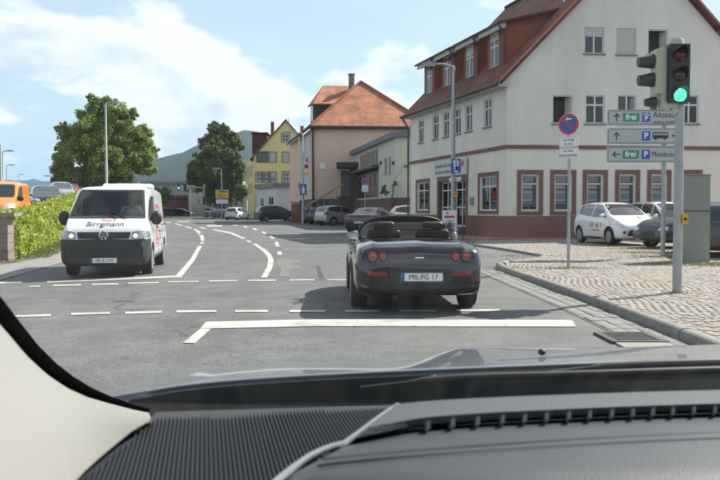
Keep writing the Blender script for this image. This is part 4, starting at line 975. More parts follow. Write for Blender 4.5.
b = MB(); b.add([HL.pt(0, zH+.3), HL.pt(HL.L, zH+.3), HF.pt(HF.L, zH+.3), Vector((7.5, 12, zH+.3))], [(0, 1, 2, 3)]); b.build('flat_roof', mat('felt', (.12, .12, .12), .9), HA)
for W_ in (HL, HF): W_.slab(0, W_.L, -.2, b0, -.3, .25 if W_ is HL else .247, 'base_wall', mat('base_brown', (.10, .062, .052), .9, var=.35, vscale=1.5, bump=.4))
sg0 = HL.px(361.5, 150)[0]; sg1 = HL.px(377.5, 147)[0]
HL.slab(sg0-.1, sg1+.1, zH-1.45, zH-.35, .0, .12, 'sign_board', mat('sign_tan', (.27, .24, .18), .7), HA)
text_mesh('GLASHAUS', 1.25, mat('sign_gold', (.24, .20, .14), .5), HA, HL.pt((sg0+sg1)/2, zH-.9, .14), HL.rot, ax='CENTER', sx=1.05, bold=.02, ext=.03)
HL.slab(0, sg1+.6, zH-1.75, zH-1.55, .0, .5, 'canopy', mat('canopy_dark', (.07, .065, .065), .6), HA)
cn = atY(337, 163, 70.5)-Vector((K2.x, K2.y, 0)); cn2 = atY(358, 168, 70.5)-Vector((K2.x, K2.y, 0)); MB().box(((cn.x+cn2.x)/2, cn.y, (cn.z+cn2.z)/2), (cn2.x-cn.x, 3.0, cn.z-cn2.z)).build('porch_roof', PURP, HA)
cc_ = atY(354.5, 190, 70.4)-Vector((K2.x, K2.y, 0)); MB().box((cc_.x, cc_.y, 3.2), (.75, .6, 4.2)).build('porch_pillar', PURP, HA)
for px in (381.5, 394): 
    u, z = HL.px(px, 163); HL.slab(u-.1, u+.1, z-.12, z+.12, 0, .15, 'wall_lamp', DARKTRIM)
# bare branch and small shrub on the hall base
LEAFS = LEAF3
q = atY(392, 205, 53.5); tree('climbing_shrub', 'thin bare branched shrub with few leaves before the flat-roofed hall', (q.x, 53.6, b0-.1), [(-.5, 0, .6, .35), (.2, 0, 1.0, .2), (.9, 0, 2.2, .12)], 260, .1, LEAF3, .5, .05, 'shrub', seed=9)
# ------------------------------------------------------------------ yellow gabled house
YEL = plaster('yellow_render', (.78, .66, .30), .1); Yy = 110.0
def yp(px, py, Y=Yy): return atY(px, py, Y)
q0, q1 = yp(254, 219), yp(320, 219); YH = thing('yellow_house', 'tall yellow gabled house with red roof and white shutters beyond the peach house', 'building', (q0.x, Yy, 0))
yr = yp(245.5, 214, 120)
W1 = Wall(YH, (q0.x, Yy), (q1.x, Yy)); W2 = Wall(YH, (yr.x, 122), (q0.x, Yy))
ye = W1.px(254, 155)[1]; yt = W1.px(286, 120)[1]; yu = W1.px(286, 150)[0]; yL = W1.px(317, 150)[0]
wr = [W1.rect(257, 268, 152, 162), W1.rect(270, 276, 152.5, 162), W1.rect(282.5, 289, 152.5, 162), W1.rect(282, 289, 134, 142), W1.rect(282.5, 289.3, 172, 181.5)]+[W1.rect(a, a+6.2, 172.5, 181.5) for a in (256.2, 263, 269.8)]
W1.face([(0, 0), (yL, 0), (yL, ye), (yu, yt), (0, ye)], wr, YEL); W2.face([(0, 0), (W2.L, 0), (W2.L, ye), (0, ye)], [], YEL)
BROWN = mat('brown_surround', (.30, .20, .14), .8)
for k, q in enumerate(wr):
    W1.window(q, cols=2 if k not in (1, 2) else 1, split=.5 if k not in (1, 2, 0) else None, shut=1 if k in (1, 2) else (.0 if k != 7 else .4), surround=(.14, BROWN), sill=False, fw=.1, frame=mat('dark_frame', (.05, .04, .035), .6) if k == 0 else WHITEF)
for k in range(4):
    for z_ in (3.5, 6.0): W2.window((1+k*2.7, 2+k*2.7, z_, z_+1.3), cols=2, sill=False, surround=(.1, BROWN))
b = MB(); bk = 14; ro = Vector((q0.x, Yy, 0)); sk = Vector((-.12*bk*.6, bk, 0))
a0, a1, c0 = W1.pt(-.55, ye-.62, .3), W1.pt(yL+.5, ye-.6, .3), W1.pt(yu, yt+.12, .3)
roofslab(b, a0+sk, a0, c0, c0+sk, .16); roofslab(b, a1, a1+sk, c0+sk, c0, .16); YRF = tile_mat('dark_red_tiles', (.23, .07, .045), (.30, .11, .07), vari=.4); b.build('roof', YRF, YH)
b = MB(); dr0 = yp(253, 152, 113)-ro; dr1 = yp(253, 137, 113)-ro; dr2 = yp(262, 137, 113)-ro
b.box(yp(261.5, 145, 115)-ro, (2.0, 5, 2.9)); dq_ = b.build('dormer', YRF, YH); MB().box(yp(261.5, 134.6, 115)-ro, (2.3, 5.4, .16)).build('dormer_roof', YRF, dq_)
for px, py in ((272.5, 127), (302, 131)): MB().box(yp(px, py, 113)-ro+Vector((0, 0, -.8)), (.45, .5, 3.0)).build('chimney', mat('chimney_brick', (.30, .10, .06), .9, var=.3), YH)
p = yp(288.5, 117, 111)-ro; MB().tube([p-Vector((0, 0, 1.2)), p], .03, 5).build('antenna', DARKTRIM, YH)
W1.slab(0, yL, 0, .9, -.1, .05, 'plinth', mat('plinth_brown', (.13, .085, .075), .9, var=.3))
# white annexe in front of it
AX = thing('white_annexe', 'low white flat-roofed annexe with dark fascia in front of the yellow house', 'building', (*atY(257, 217, 101)[:2], 0))
p0, p1, p2 = atY(257, 217, 104), atY(276, 217, 98), atY(330, 217, 97)
AXW = plaster('annexe_white', (.62, .63, .62), .08)
V1 = Wall(AX, (p0.x, p0.y), (p1.x, p1.y)); V2 = Wall(AX, (p1.x, p1.y), (p2.x, p2.y)); zt_ = V1.px(268, 188)[1]
hs = [V1.rect(260.5, 263.5, 198, 213), V1.rect(268.5, 273.5, 197, 205)]; hd = V2.rect(292, 301.5, 197, 212)
V1.face([(0, 0), (V1.L, 0), (V1.L, zt_), (0, zt_)], hs, AXW); V2.face([(0, 0), (V2.L, 0), (V2.L, zt_), (0, zt_)], [hd], AXW)
for q in hs: V1.window(q, cols=2, sill=False)
V2.window(hd, cols=1, rows=2, sill=False, glass=SIGNW)
for W_ in (V1, V2): W_.slab(0, W_.L+(.3 if W_ is V1 else 0), zt_, zt_+.55, -1.2, .35 if W_ is V1 else .346, 'fascia', mat('fascia_grey', (.17, .18, .18), .7))
MB().add([V1.pt(0, zt_+.5), V2.pt(0, zt_+.5), V2.pt(V2.L, zt_+.5), V2.pt(V2.L, zt_+.5)+Vector((0, 10, 0)), V1.pt(0, zt_+.5)+Vector((0, 6, 0))], [(0, 1, 2, 3, 4)]).build('flat_roof', mat('felt', (.12, .12, .12), .9), AX)
# ------------------------------------------------------------------ far buildings
def simple_house(name, label, px0, px1, ybase, yeave, Y, m, rm, ypeak=None, wins=(), depth=10, fascia=None, cols=2):
    a, c = atY(px0, ybase, Y), atY(px1, ybase, Y); H = thing(name, label, 'building', (a.x, Y, 0)); W_ = Wall(H, (a.x, Y), (c.x, Y)); L_ = W_.L
    ze = W_.px((px0+px1)/2, yeave)[1]; hs_ = [W_.rect(*q) for q in wins]
    out = [(0, -.3), (L_, -.3), (L_, ze)]+([(L_/2, W_.px(0, ypeak)[1])] if ypeak else [])+[(0, ze)]
    W_.face(out, hs_, m)
    for q in hs_: W_.window(q, cols=cols, sill=False, fw=.08)
    MB().quad(W_.pt(0, -.3)+Vector((0, depth, 0)), W_.pt(0, -.3), W_.pt(0, ze), W_.pt(0, ze)+Vector((0, depth, 0))).quad(W_.pt(L_, -.3), W_.pt(L_, -.3)+Vector((0, depth, 0)), W_.pt(L_, ze)+Vector((0, depth, 0)), W_.pt(L_, ze)).build('side_wall', m, H)
    b = MB(); k = Vector((0, depth, 0)); o_ = .4
    if ypeak:
        zp = W_.px(0, ypeak)[1]; s_ = (zp-ze)/(L_/2); a_, c_, t_ = W_.pt(-o_, ze-o_*s_+.1, o_), W_.pt(L_+o_, ze-o_*s_+.1, o_), W_.pt(L_/2, zp+.1, o_)
        roofslab(b, a_+k, a_, t_, t_+k, .15); roofslab(b, c_, c_+k, t_+k, t_, .15)
    else:
        b.box(W_.pt(L_/2, ze+.2)+Vector((0, depth/2-.2, 0)), (L_+.8, depth+.8, .5))
    b.build('roof', rm, H); return H, W_
RG = mat('roof_grey', (.16, .165, .17), .7); GREYW = plaster('grey_wall', (.26, .28, .28), .1); CREAM = plaster('cream_wall', (.55, .50, .40), .1)
simple_house('long_grey_building', 'long grey building with flat roof under the wooded hill, behind the maroon wall', 144, 193, 212, 183.5, 175, GREYW, RG, wins=[(150+i*7.5, 153+i*7.5, 190, 195) for i in range(6)], depth=18)
h_, w_ = simple_house('pale_gabled_house', 'cream gabled house just left of the dark open-crowned tree', 188.5, 214, 213, 190, 142, CREAM, RG, ypeak=179, wins=[(197, 200.5, 187.5, 192), (197, 200, 199, 204), (206, 209, 199, 204)])
simple_house('pale_gabled_house', 'cream gabled house between the dark open-crowned tree and the yellow house', 228, 247, 213, 194, 139, CREAM, RG, ypeak=180, wins=[(234, 238, 200, 206), (240, 243, 199, 206)])
MAR = mat('maroon_paint', (.12, .025, .032), .7, var=.2)
simple_house('maroon_shed', 'low dark maroon building or wall across the end of the road', 160, 188.5, 212, 197.5, 150, MAR, mat('maroon_cap', (.16, .04, .045), .7), depth=4)
simple_house('dark_garage', 'low open garage with dark openings beneath the dark tree', 214, 229, 213, 203, 136, mat('dark_wall', (.10, .10, .09), .9), RG, wins=[(222, 228, 204.5, 211)], depth=6)
# brick gate pillar by the parked cars
BRK = mat('pillar_brick', (.23, .085, .06), .85, var=.2, vscale=3, island=.3); g_ = atY(296, 222.5, 78.0)
GP = thing('brick_pillar', 'square red brick gate pillar beside the blue pedestrian sign and dark parked car', 'pillar', (g_.x, 78.0, -.1))
for k in range(16):
    for s_ in range(3 if k % 2 else 2):
        wd = .84/(3 if k % 2 else 2); MB().box((-.42+wd*(s_+.5), 0, .1+k*.118), (wd-.015, .84, .105)).build('brick', BRK, GP)
MB().box((0, 0, 2.03), (.98, .98, .1)).build('capstone', STONE_R, GP)
lw = thing('low_wall', 'low brown wall running right from the brick gate pillar behind the parked cars', 'wall', (g_.x+.6, 77.6, 0)); b = MB(); b.box((2.6, 3, .6), (5.0, .3, 1.6)); b.build('wall_body', PURP, lw)
MB().box((2.6, 3, 1.44), (5.1, .38, .08)).build('coping', STONE_R, lw)
# ------------------------------------------------------------------ street furniture
def lamp(px, pytop, Y, dirx, arm=.9, label='', zbase=0, r=.075, group='street lamps', head=.75):
    p = atY(px, pytop, Y); H = p.z-zbase
    t = thing('street_lamp', label, 'street lamp', (p.x, Y, zbase), 0, group)
    MB().lathe([(r*1.5, 0), (r*1.5, 1.0), (r*1.1, 1.05), (r*.75, H*.98), (0, H)], n=12).build('pole', GALV, t, smooth=50)
    MB().tube([(0, 0, H-.12), (dirx*arm*.5, 0, H+.02), (dirx*arm, 0, H+.02)], r*.55, 8).build('arm', GALV, t, smooth=60)
    b = MB(); x0, x1 = dirx*arm*.75, dirx*(arm*.75+head)
    for (xa, w0, h0), (xb, w1, h1) in (((x0, .08, .06), ((x0+x1)/2, .17, .1)), (((x0+x1)/2, .17, .1), (x1, .1, .04))):
        z = H+.02; b.add([(xa, -w0, z-h0*.4), (xa, w0, z-h0*.4), (xa, w0*.7, z+h0), (xa, -w0*.7, z+h0), (xb, -w1, z-h1*.4), (xb, w1, z-h1*.4), (xb, w1*.7, z+h1), (xb, -w1*.7, z+h1)], [(0, 1, 2, 3), (4, 7, 6, 5), (0, 4, 5, 1), (1, 5, 6, 2), (2, 6, 7, 3), (3, 7, 4, 0)])
    b.build('lamp_head', mat('lamp_head_grey', (.25, .27, .28), .5), t)
    MB().box(((x0+x1)/2, 0, H-.045), (head*.7, .22, .04)).build('lens', LIGHTGL, t); return t
lamp(453.6, 64.5, 38, -1, 1.0, 'tall grey street lamp carrying the blue parking sign before the corner house', PZ, .1)
lamp(105.5, 102.5, 66, 1, .55, 'tall street lamp standing before the big broad tree on the left', lotz(-20, 66), .1)
for px, pt, Y, d, lab in [(.5, 143, 70, -1, 'street lamp cut by the left edge of the photo, above the orange van'), (2.5, 151, 95, 1, 'street lamp second from the left edge, above the orange van roof'), (6.5, 165, 130, 1, 'street lamp third from the left edge, above the orange van roof'), (18.7, 174.5, 190, 1, 'smallest farthest street lamp above the parked cars on the left'), (53, 176, 120, -1, 'small street lamp just left of the broad tree')]:
    lamp(px, pt, Y, d, .6, lab, .5, .1, head=.9)
lamp(302.8, 132.5, 70, -1, 1.3, 'street lamp before the left corner of the peach house, with small blue sign', 0, .09)
lamp(221.6, 168.5, 112, -1, .8, 'street lamp rising behind the yellow direction sign', 0, .09)
def plate(parent, c, w, h, rot, m, name='plate', th=.012, rr=.0):
    """upright board, centre c, facing local -y turned by rot about z"""
    b = MB(); Mr = Matrix.Rotation(rot, 3, 'Z'); pts_ = []
    if rr:
        for cx, cz, a0 in ((w/2-rr, h/2-rr, 0), (-w/2+rr, h/2-rr, 90), (-w/2+rr, -h/2+rr, 180), (w/2-rr, -h/2+rr, 270)):
            for k in range(5): a = R(a0+k*22.5); pts_.append((cx+rr*math.cos(a), cz+rr*math.sin(a)))
    else: pts_ = [(w/2, h/2), (-w/2, h/2), (-w/2, -h/2), (w/2, -h/2)]
    b.prism([Vector(c)+Mr@Vector((x, 0, z)) for x, z in pts_], Mr@Vector((0, th, 0))); return b.build(name, m, parent)
def disc(parent, c, r, rot, m, name, off=0, th=.006, r0=0):
    b = MB(); Mr = Matrix.Rotation(rot, 3, 'Z'); ax = Mr@Vector((0, -1, 0)); cc = Vector(c)+ax*off
    b.lathe([(r0, 0), (r, 0), (r, th), (r0, th), (r0, 0)] if r0 else [(0, 0), (r, 0), (r, th), (0, th)], cc, ax, 36); return b.build(name, m, parent)
def srot(rot): return Matrix.Rotation(rot, 3, 'Z')@Matrix(((1, 0, 0), (0, 0, -1), (0, 1, 0)))
def halt_sign(base, H, rr, rot, label, arrow=True, txt=('werktags', '8-18 h', 'auf dem', 'Seitenstreifen')):
    t = thing('no_stopping_sign', label, 'road sign', base, 0, 'no-stopping signs'); Mr = Matrix.Rotation(rot, 3, 'Z'); f = Mr@Vector((0, -1, 0))
    MB().lathe([(.034, 0), (.034, H+rr*.8), (0, H+rr*.82)], n=12).build('post', GALV, t, smooth=50)
    c = Vector((0, 0, H))+f*.055; s = disc(t, c, rr, rot, SIGNW, 'sign_disc'); s2 = disc(s, c, rr*.97, rot, SIGNBLUE, 'blue_field', .0065, .002); disc(s, c, rr*.97, rot, SIGNRED, 'red_ring', .009, .002, rr*.76)
    b = MB(); e = Mr@Vector((1, 0, 0)); u = Vector((0, 0, 1)); cc = c+f*.0125; k = rr*.8; w = rr*.105; d1 = (-e+u).normalized(); d2 = (e+u).normalized()
    b.prism([cc+d1*k+d2*w, cc+d1*k-d2*w, cc-d1*k-d2*w, cc-d1*k+d2*w], f*.002); b.build('red_bar', SIGNRED, s)
    if arrow:
        b = MB(); q = c+f*.0126+u*rr*.48; b.prism([q-e*rr*.3, q-e*rr*.08+u*rr*.17, q-e*rr*.08+u*rr*.07, q+e*rr*.28+u*rr*.07, q+e*rr*.28-u*rr*.07, q-e*rr*.08-u*rr*.07, q-e*rr*.08-u*rr*.17], f*.002); b.build('arrow', SIGNW, s)
    z = H-rr-.03
    for a in range(2):
        h = rr*1.02; cz = z-h/2; pl = plate(t, Vector((0, 0, cz))+f*.06, rr*1.85, h*.95, rot, SIGNW, 'supplementary_plate', rr=.02)
        cc2 = Vector((0, 0, cz))+f*.061
        for i in range(2): text_mesh(txt[a*2+i], h*.33, SIGNBLACK, pl, cc2+u*(h*.2-i*h*.4), srot(rot), ax='CENTER', sx=.92)
        b = MB()
        for sx in (-1, 1): b.prism([cc2+e*sx*(rr*.88)+u*h*.42, cc2+e*sx*(rr*.86)+u*h*.42, cc2+e*sx*(rr*.86)-u*h*.42, cc2+e*sx*(rr*.88)-u*h*.42], f*.001)
        for sz in (-1, 1): b.prism([cc2+e*rr*.86+u*sz*h*.40, cc2-e*rr*.86+u*sz*h*.40, cc2-e*rr*.86+u*sz*h*.42, cc2+e*rr*.86+u*sz*h*.42], f*.001)
        b.build('border', SIGNBLACK, pl); z -= h
    b = MB()
    for zz in (H+.05, H-.08, z+.1): b.box(f*.03+Vector((0, 0, zz)), (.09, .05, .025), rot)
    b.build('clamp', GALV, t); return t
p = at(568.3, 268, PZ); halt_sign((p.x, p.y, PZ), atY(564, 124.3, p.y).z-PZ, .225, -.62, 'round blue and red no-stopping sign with two white plates on a post in the cobbles')
p = atY(365, 213, 56); halt_sign((p.x, 56, 0), atY(365, 181, 56).z, .24, -.1, 'small distant no-stopping sign standing behind the silver parked car', False, ('werktags', '8-18 h', 'Parken', 'mit Schein'))
# parking garage sign on the lamp pole
lp = atY(455.5, 166, 38); PG = thing('parking_sign', 'blue parking garage sign with white P under a roof symbol on the lamp pole', 'road sign', (lp.x, 37.82, lp.z))
pl = plate(PG, (0, 0, 0), .46, .66, .0, SIGNBLUE, 'plate', rr=.04)
text_mesh('P', .50, SIGNW, PG, Vector((0, -.002, -.01)), srot(0), ax='CENTER', bold=.012)
b = MB(); b.prism([Vector((-.19, -.003, .20)), Vector((0, -.003, .30)), Vector((.19, -.003, .20)), Vector((.19, -.003, .15)), Vector((0, -.003, .25)), Vector((-.19, -.003, .15))], (0, .001, 0)); b.prism([Vector((-.10, -.003, -.29)), Vector((.10, -.003, -.29)), Vector((.04, -.003, -.20)), Vector((-.04, -.003, -.20))], (0, .001, 0)); b.build('symbol', SIGNW, PG)
MB().box((.02, .1, 0), (.06, .2, .5)).build('bracket', GALV, PG)
yb = atY(455.6, 194.5, 37.85); bx = thing('yellow_box', 'small yellow box clamped on the street lamp pole by the entrance', 'box', yb); MB().box((0, 0, 0), (.2, .1, .22)).build('case', SIGNYEL, bx); MB().box((0, -.052, .02), (.1, .006, .06)).build('label_plate', SIGNBLACK, bx)
ps = atY(303.3, 189.5, 69.8); PS2 = thing('pedestrian_sign', 'small blue sign with white figure on the lamp pole left of the parked cars', 'road sign', ps); plate(PS2, (0, 0, 0), .56, .95, 0, SIGNBLUE, 'plate', rr=.03)
b = MB(); b.lathe([(0, 0), (.07, 0), (.07, .004), (0, .004)], (0, -.001, .27), (0, -1, 0), 12); b.prism([Vector((x, -.001, z)) for x, z in ((-.13, .16), (.13, .16), (.1, -.08), (.12, -.36), (.03, -.36), (0, -.12), (-.03, -.36), (-.12, -.36), (-.1, -.08))], (0, -.004, 0)); b.build('figure', SIGNW, PS2)
# yellow direction board
yd = atY(222, 194, 108); DS = thing('direction_sign', 'yellow town direction board on posts before the dark tree', 'road sign', (yd.x, 108, 0))
z_ = yd.z; plate(DS, (0, 0, z_), 1.75, 1.1, 0, SIGNYEL, 'board'); plate(DS, (.15, -.01, z_+.32), 1.1, .2, 0, SIGNBLUE, 'blue_strip'); plate(DS, (0, 0, z_-1.0), 1.6, .55, 0, SIGNW, 'white_board')
for x in (-.6, .6): MB().tube([(x, .08, 0), (x, .08, z_+.5)], .05, 6).build('post', GALV, DS)
b = MB()
for k in range(3): b.prism([Vector((-.6, -.004, z_+.02-k*.2)), Vector((.2+.1*k, -.004, z_+.02-k*.2)), Vector((.2+.1*k, -.004, z_-.04-k*.2)), Vector((-.6, -.004, z_-.04-k*.2))], (0, .002, 0))
b.build('lettering', SIGNBLACK, DS)
# ------------------------------------------------------------------ parking guidance signpost
gb = at(662.6, 256.5, PZ); GY = gb.y; SP = thing('signpost', 'grey post with three wide grey arrow boards reading Altstadt and Mainbrücke', 'signpost', (gb.x, GY, PZ))
topz = atY(662.6, 110, GY).z-PZ
MB().lathe([(.06, 0), (.06, topz), (0, topz+.01)], n=14).build('post', GALV, SP, smooth=50)
EDGE = mat('board_edge_dark', (.07, .08, .09), .6)
x0 = atY(605.8, 130, GY).x-gb.x; x1 = atY(681, 130, GY).x-gb.x; k1 = GY/FPX
for r_, (ya, yb_) in enumerate([(110.4, 125.6), (128.8, 144.2), (147, 162.6)]):
    za, zb = atY(640, yb_, GY).z-PZ, atY(640, ya, GY).z-PZ; cz = (za+zb)/2; h = zb-za
    bd = plate(SP, ((x0+x1)/2, -.16, cz), x1-x0, h, 0, SIGNGREY, 'arrow_board', th=.09, rr=.05)
    fz = -.162; b = MB(); w_ = .014
    for zz in (h/2-.022, -h/2+.022): b.box(((x0+x1)/2, fz, cz+zz), (x1-x0-.07, .004, w_))
    for xx in (x0+.02, x1-.02): b.box((xx, fz, cz), (w_, .0045, h-.09))
    b.build('border', EDGE, bd)
    b = MB(); ax = x0+.23; s = .1
    if r_ < 2: A_ = [(0, s*1.1), (s*.85, s*.15), (s*.58, s*.0), (s*.14, s*.55), (s*.14, -s*1.1), (-s*.14, -s*1.1), (-s*.14, s*.55), (-s*.58, 0), (-s*.85, s*.15)]
    else: A_ = [(-s*1.1, 0), (-s*.15, s*.85), (0, s*.58), (-s*.55, s*.14), (s*1.1, s*.14), (s*1.1, -s*.14), (-s*.55, -s*.14), (0, -s*.58), (-s*.15, -s*.85)]
    b.prism([Vector((ax+x, fz-.002, cz+z)) for x, z in A_], (0, .002, 0)); b.build('arrow', SIGNBLACK, bd)
    if r_ != 1:
        plate(SP, (x0+.60, fz-.002, cz), .42, .22, 0, SIGNGREEN, 'green_field', th=.002); text_mesh('frei', .21, SIGNW, bd, Vector((x0+.60, fz-.004, cz+.005)), srot(0), ax='CENTER', bold=.005)
    plate(SP, (x0+.99, fz-.002, cz), .21, .24, 0, SIGNBLUE, 'parking_field', th=.002); text_mesh('P', .21 if r_ else .17, SIGNW, bd, Vector((x0+.99, fz-.004, cz-(.0 if r_ else .03))), srot(0), ax='CENTER', bold=.006)
    if r_ == 0:
        b = MB(); b.prism([Vector((x0+.99+x, fz-.004, cz+z)) for x, z in ((-.09, .06), (0, .11), (.09, .06), (.09, .04), (0, .085), (-.09, .04))], (0, .001, 0)); b.build('roof_symbol', SIGNW, bd)
        text_mesh('Altstadt', .205, SIGNBLACK, bd, Vector((x0+1.16, fz-.001, cz+.06)), srot(0), sx=.98); text_mesh('niedrige Gebühr', .10, SIGNBLACK, bd, Vector((x0+1.16, fz-.001, cz-.12)), srot(0), sx=.95)
    elif r_ == 2: text_mesh('Mainbrücke', .19, SIGNBLACK, bd, Vector((x0+1.14, fz-.001, cz)), srot(0), sx=.84)
    else:
        b = MB(); bx_ = x0+1.16
        b.prism([Vector((bx_+x, fz-.002, cz+z)) for x, z in ((0, -.06), (0, .08), (.02, .1), (.38, .1), (.4, .08), (.4, -.06))], (0, .002, 0))
        for q in (.08, .32): b.lathe([(0, 0), (.035, 0), (.035, .002), (0, .002)], (bx_+q, fz-.001, cz-.065), (0, -1, 0), 12)
        b.prism([Vector((bx_+.5+x, fz-.002, cz+z)) for x, z in ((0, -.02), (0, .03), (.12, .03), (.12, .09), (.3, .09), (.3, -.06), (.08, -.06), (.08, -.02))], (0, .002, 0)); b.build('bus_pictogram', SIGNBLACK, bd)
        b = MB()
        for q in range(6): b.prism([Vector((bx_+.025+q*.06+x, fz-.0045, cz+z)) for x, z in ((0, .02), (0, .075), (.045, .075), (.045, .02))], (0, .001, 0))
        b.build('bus_windows', SIGNGREY, bd)
    MB().box((0, -.04, cz), (.16, .07, .06)).build('clamp', GALV, SP)
# ------------------------------------------------------------------ traffic light
tb_ = at(677, 292.6, PZ); TY = tb_.y; TL = thing('traffic_light', 'traffic light on grey pole beside the kerb showing green, with a second head facing left', 'traffic light', (tb_.x, TY, PZ))
kk = TY/FPX; HOUS = mat('signal_beige', (.46, .45, .36), .5); HDK = mat('signal_dark_green', (.018, .03, .027), .5)
ph_ = atY(677, 103, TY).z-PZ
MB().lathe([(.066, 0), (.066, ph_+.0), (.0, ph_+.01)], n=16).build('pole', GALV, TL, smooth=50)
def P3(px, py, dy=0): q = atY(px, py, TY); return Vector((q.x-tb_.x, dy, q.z-PZ))
c0 = P3(675, 75); MB().box((c0.x, -.10, c0.z), (20*kk, .16, 57*kk)).build('signal_housing', HDK, TL)
back = P3(665, 77); MB().box((back.x, .03, back.z), (9*kk, .2, 58*kk)).build('bracket_case', HOUS, TL)
cap = P3(676.2, 43); MB().lathe([(.10, -.07), (.105, .03), (.09, .06), (0, .075)], (cap.x, 0, cap.z), n=16).build('top_cap', HOUS, TL, smooth=50)
bc = P3(668, 105); MB().box((bc.x, .0, bc.z), (16*kk, .18, 7*kk)).tube([P3(672, 108), P3(677, 112)], .07, 8).build('lower_bracket', HOUS, TL)
GRN = mat('green_signal_lit', (.0, .35, .25), .3, emit=(.05, .80, .36), estr=1.0)
for _n in [GRN.node_tree.nodes]:
    _v = _n.new('ShaderNodeTexVoronoi'); _v.inputs['Scale'].default_value = 55; _t = _n.new('ShaderNodeTexCoord'); GRN.node_tree.links.new(_t.outputs['Object'], _v.inputs['Vector'])
    _r = _n.new('ShaderNodeValToRGB'); _r.color_ramp.elements[0].color = (.25, 1, .6, 1); _r.color_ramp.elements[1].color = (.0, .42, .2, 1); _r.color_ramp.elements[1].position = .75
    GRN.node_tree.links.new(_v.outputs['Distance'], _r.inputs[0]); GRN.node_tree.links.new(_r.outputs[0], _n['Principled BSDF'].inputs['Emission Color'])
for k, (py, m_) in enumerate([(57, mat('red_lens_off', (.07, .012, .012), .25)), (76.5, mat('amber_lens_off', (.05, .035, .02), .25)), (96.5, GRN)]):
    q = P3(675, py); ln = MB().lathe([(0, .03), (.06, .025), (.1, 0), (.1, -.01)], (q.x, -.185, q.z), (0, -1, 0), 24).build('signal_lens', m_, TL, smooth=60)
    b = MB(); n_ = 18; vs = []; r0 = .112
    for j in range(n_+1):
        a = R(-25+230*j/n_)
        for y_, rr in ((-.18, r0), (-.18-.20*max(.15, math.sin(max(0, min(math.pi, a)))*.9+.1), r0*.96)): vs += [(q.x+rr*math.cos(a), y_, q.z+rr*math.sin(a))]
    vs2 = [(x+(q.x-x)*.06, y, z+(q.z-z)*.06) for x, y, z in vs]; N2 = len(vs)
    b.add(vs+vs2, [(2*j, 2*j+1, 2*j+3, 2*j+2) for j in range(n_)]+[(N2+2*j+2, N2+2*j+3, N2+2*j+1, N2+2*j) for j in range(n_)]+[(2*j+1, N2+2*j+1, N2+2*j+3, 2*j+3) for j in range(n_)]); b.build('visor', HDK, TL, smooth=50)
# second head, facing left: tapered visors seen side-on
h2_ = P3(659.5, 72, .05)
MB().box((h2_.x, .05, h2_.z), (10*kk, .26, 44*kk)).build('side_housing', HOUS, TL)
for py, ln_ in ((60.5, 1.0), (79, 1.0), (101.5, .62)):
    q = P3(657, py, .05); MB().lathe([(.108*min(1, ln_+.1), 0), (.105*min(1, ln_+.1), .06), (.075*min(1, ln_+.1), .26*ln_), (.06*min(1, ln_+.1), .262*ln_)], (q.x, .05, q.z), (-1, 0, -.06), 18).build('side_visor', HDK, TL, smooth=50)
pbx = P3(684.5, 219, -.02); MB().box((pbx.x-.02, -.02, pbx.z), (.085, .12, .15)).build('push_button_box', mat('button_yellow', (.62, .33, .015), .5), TL)
MB().lathe([(.02, 0), (.02, .02)], (pbx.x-.02, -.08, pbx.z), (0, -1, 0), 10).build('push_button', BLACKP, TL)
# concrete column with a girdle joint
cb = at(697, 262, PZ); CYY = cb.y; CC = thing('concrete_column', 'square grey-green concrete column standing behind the traffic light pole', 'column', (cb.x, CYY+.3, PZ)); ct = atY(697, 176, CYY).z-PZ; wd = 26*CYY/FPX
CCM = plaster('column_concrete', (.27, .29, .25), .25)
hj = (atY(697, 211, CYY).z-PZ)
MB().box((0, 0, hj/2-.1), (wd, .55, hj+.2-.02)).build('lower_block', CCM, CC); MB().box((0, 0, (ct+hj)/2+.01), (wd*.985, .54, ct-hj)).build('upper_block', CCM, CC); MB().box((0, 0, hj), (wd*1.01, .56, .035)).build('joint_band', EDGE, CC); MB().box((0, 0, ct+.03), (wd*1.02, .58, .03)).build('cover', CCM, CC)
# far crossing signals
for px, ptop, Y, lab in [(204.4, 184, 112, 'far traffic light on a post left of the yellow direction sign'), (160.5, 187, 130, 'far traffic light among the bushes right of the white van')]:
    q = atY(px, 213, Y); t = thing('far_traffic_light', lab, 'traffic light', (q.x, Y, 0)); H = atY(px, ptop, Y).z
    MB().tube([(0, 0, 0), (0, 0, H)], .09, 6).build('pole', GALV, t); MB().tube([(0, 0, H-.6), (-2.6, 0, H-.2)], .06, 5).build('mast_arm', GALV, t); MB().box((0, -.15, H-2.3), (.35, .25, 1.0)).build('signal_head', HDK, t)
    MB().box((-2.6, -.1, H-.5), (.38, .25, 1.05)).build('signal_head', HDK, t)
    if px < 200: pass
q = atY(178.8, 188, 118); t = thing('far_traffic_light', 'distant green light hanging over the road left of the cream house', 'traffic light', (q.x, 118, 0))
MB().tube([(1.6, .3, 0), (1.6, .3, q.z), (0, .3, q.z+.25)], .07, 6).build('mast', GALV, t); MB().box((0, .1, q.z+.2), (.4, .2, 1.2)).build('signal_head', HDK, t); MB().lathe([(0, .02), (.17, 0)], (0, -.0, q.z), (0, -1, 0), 12).build('lens', GRN, t)
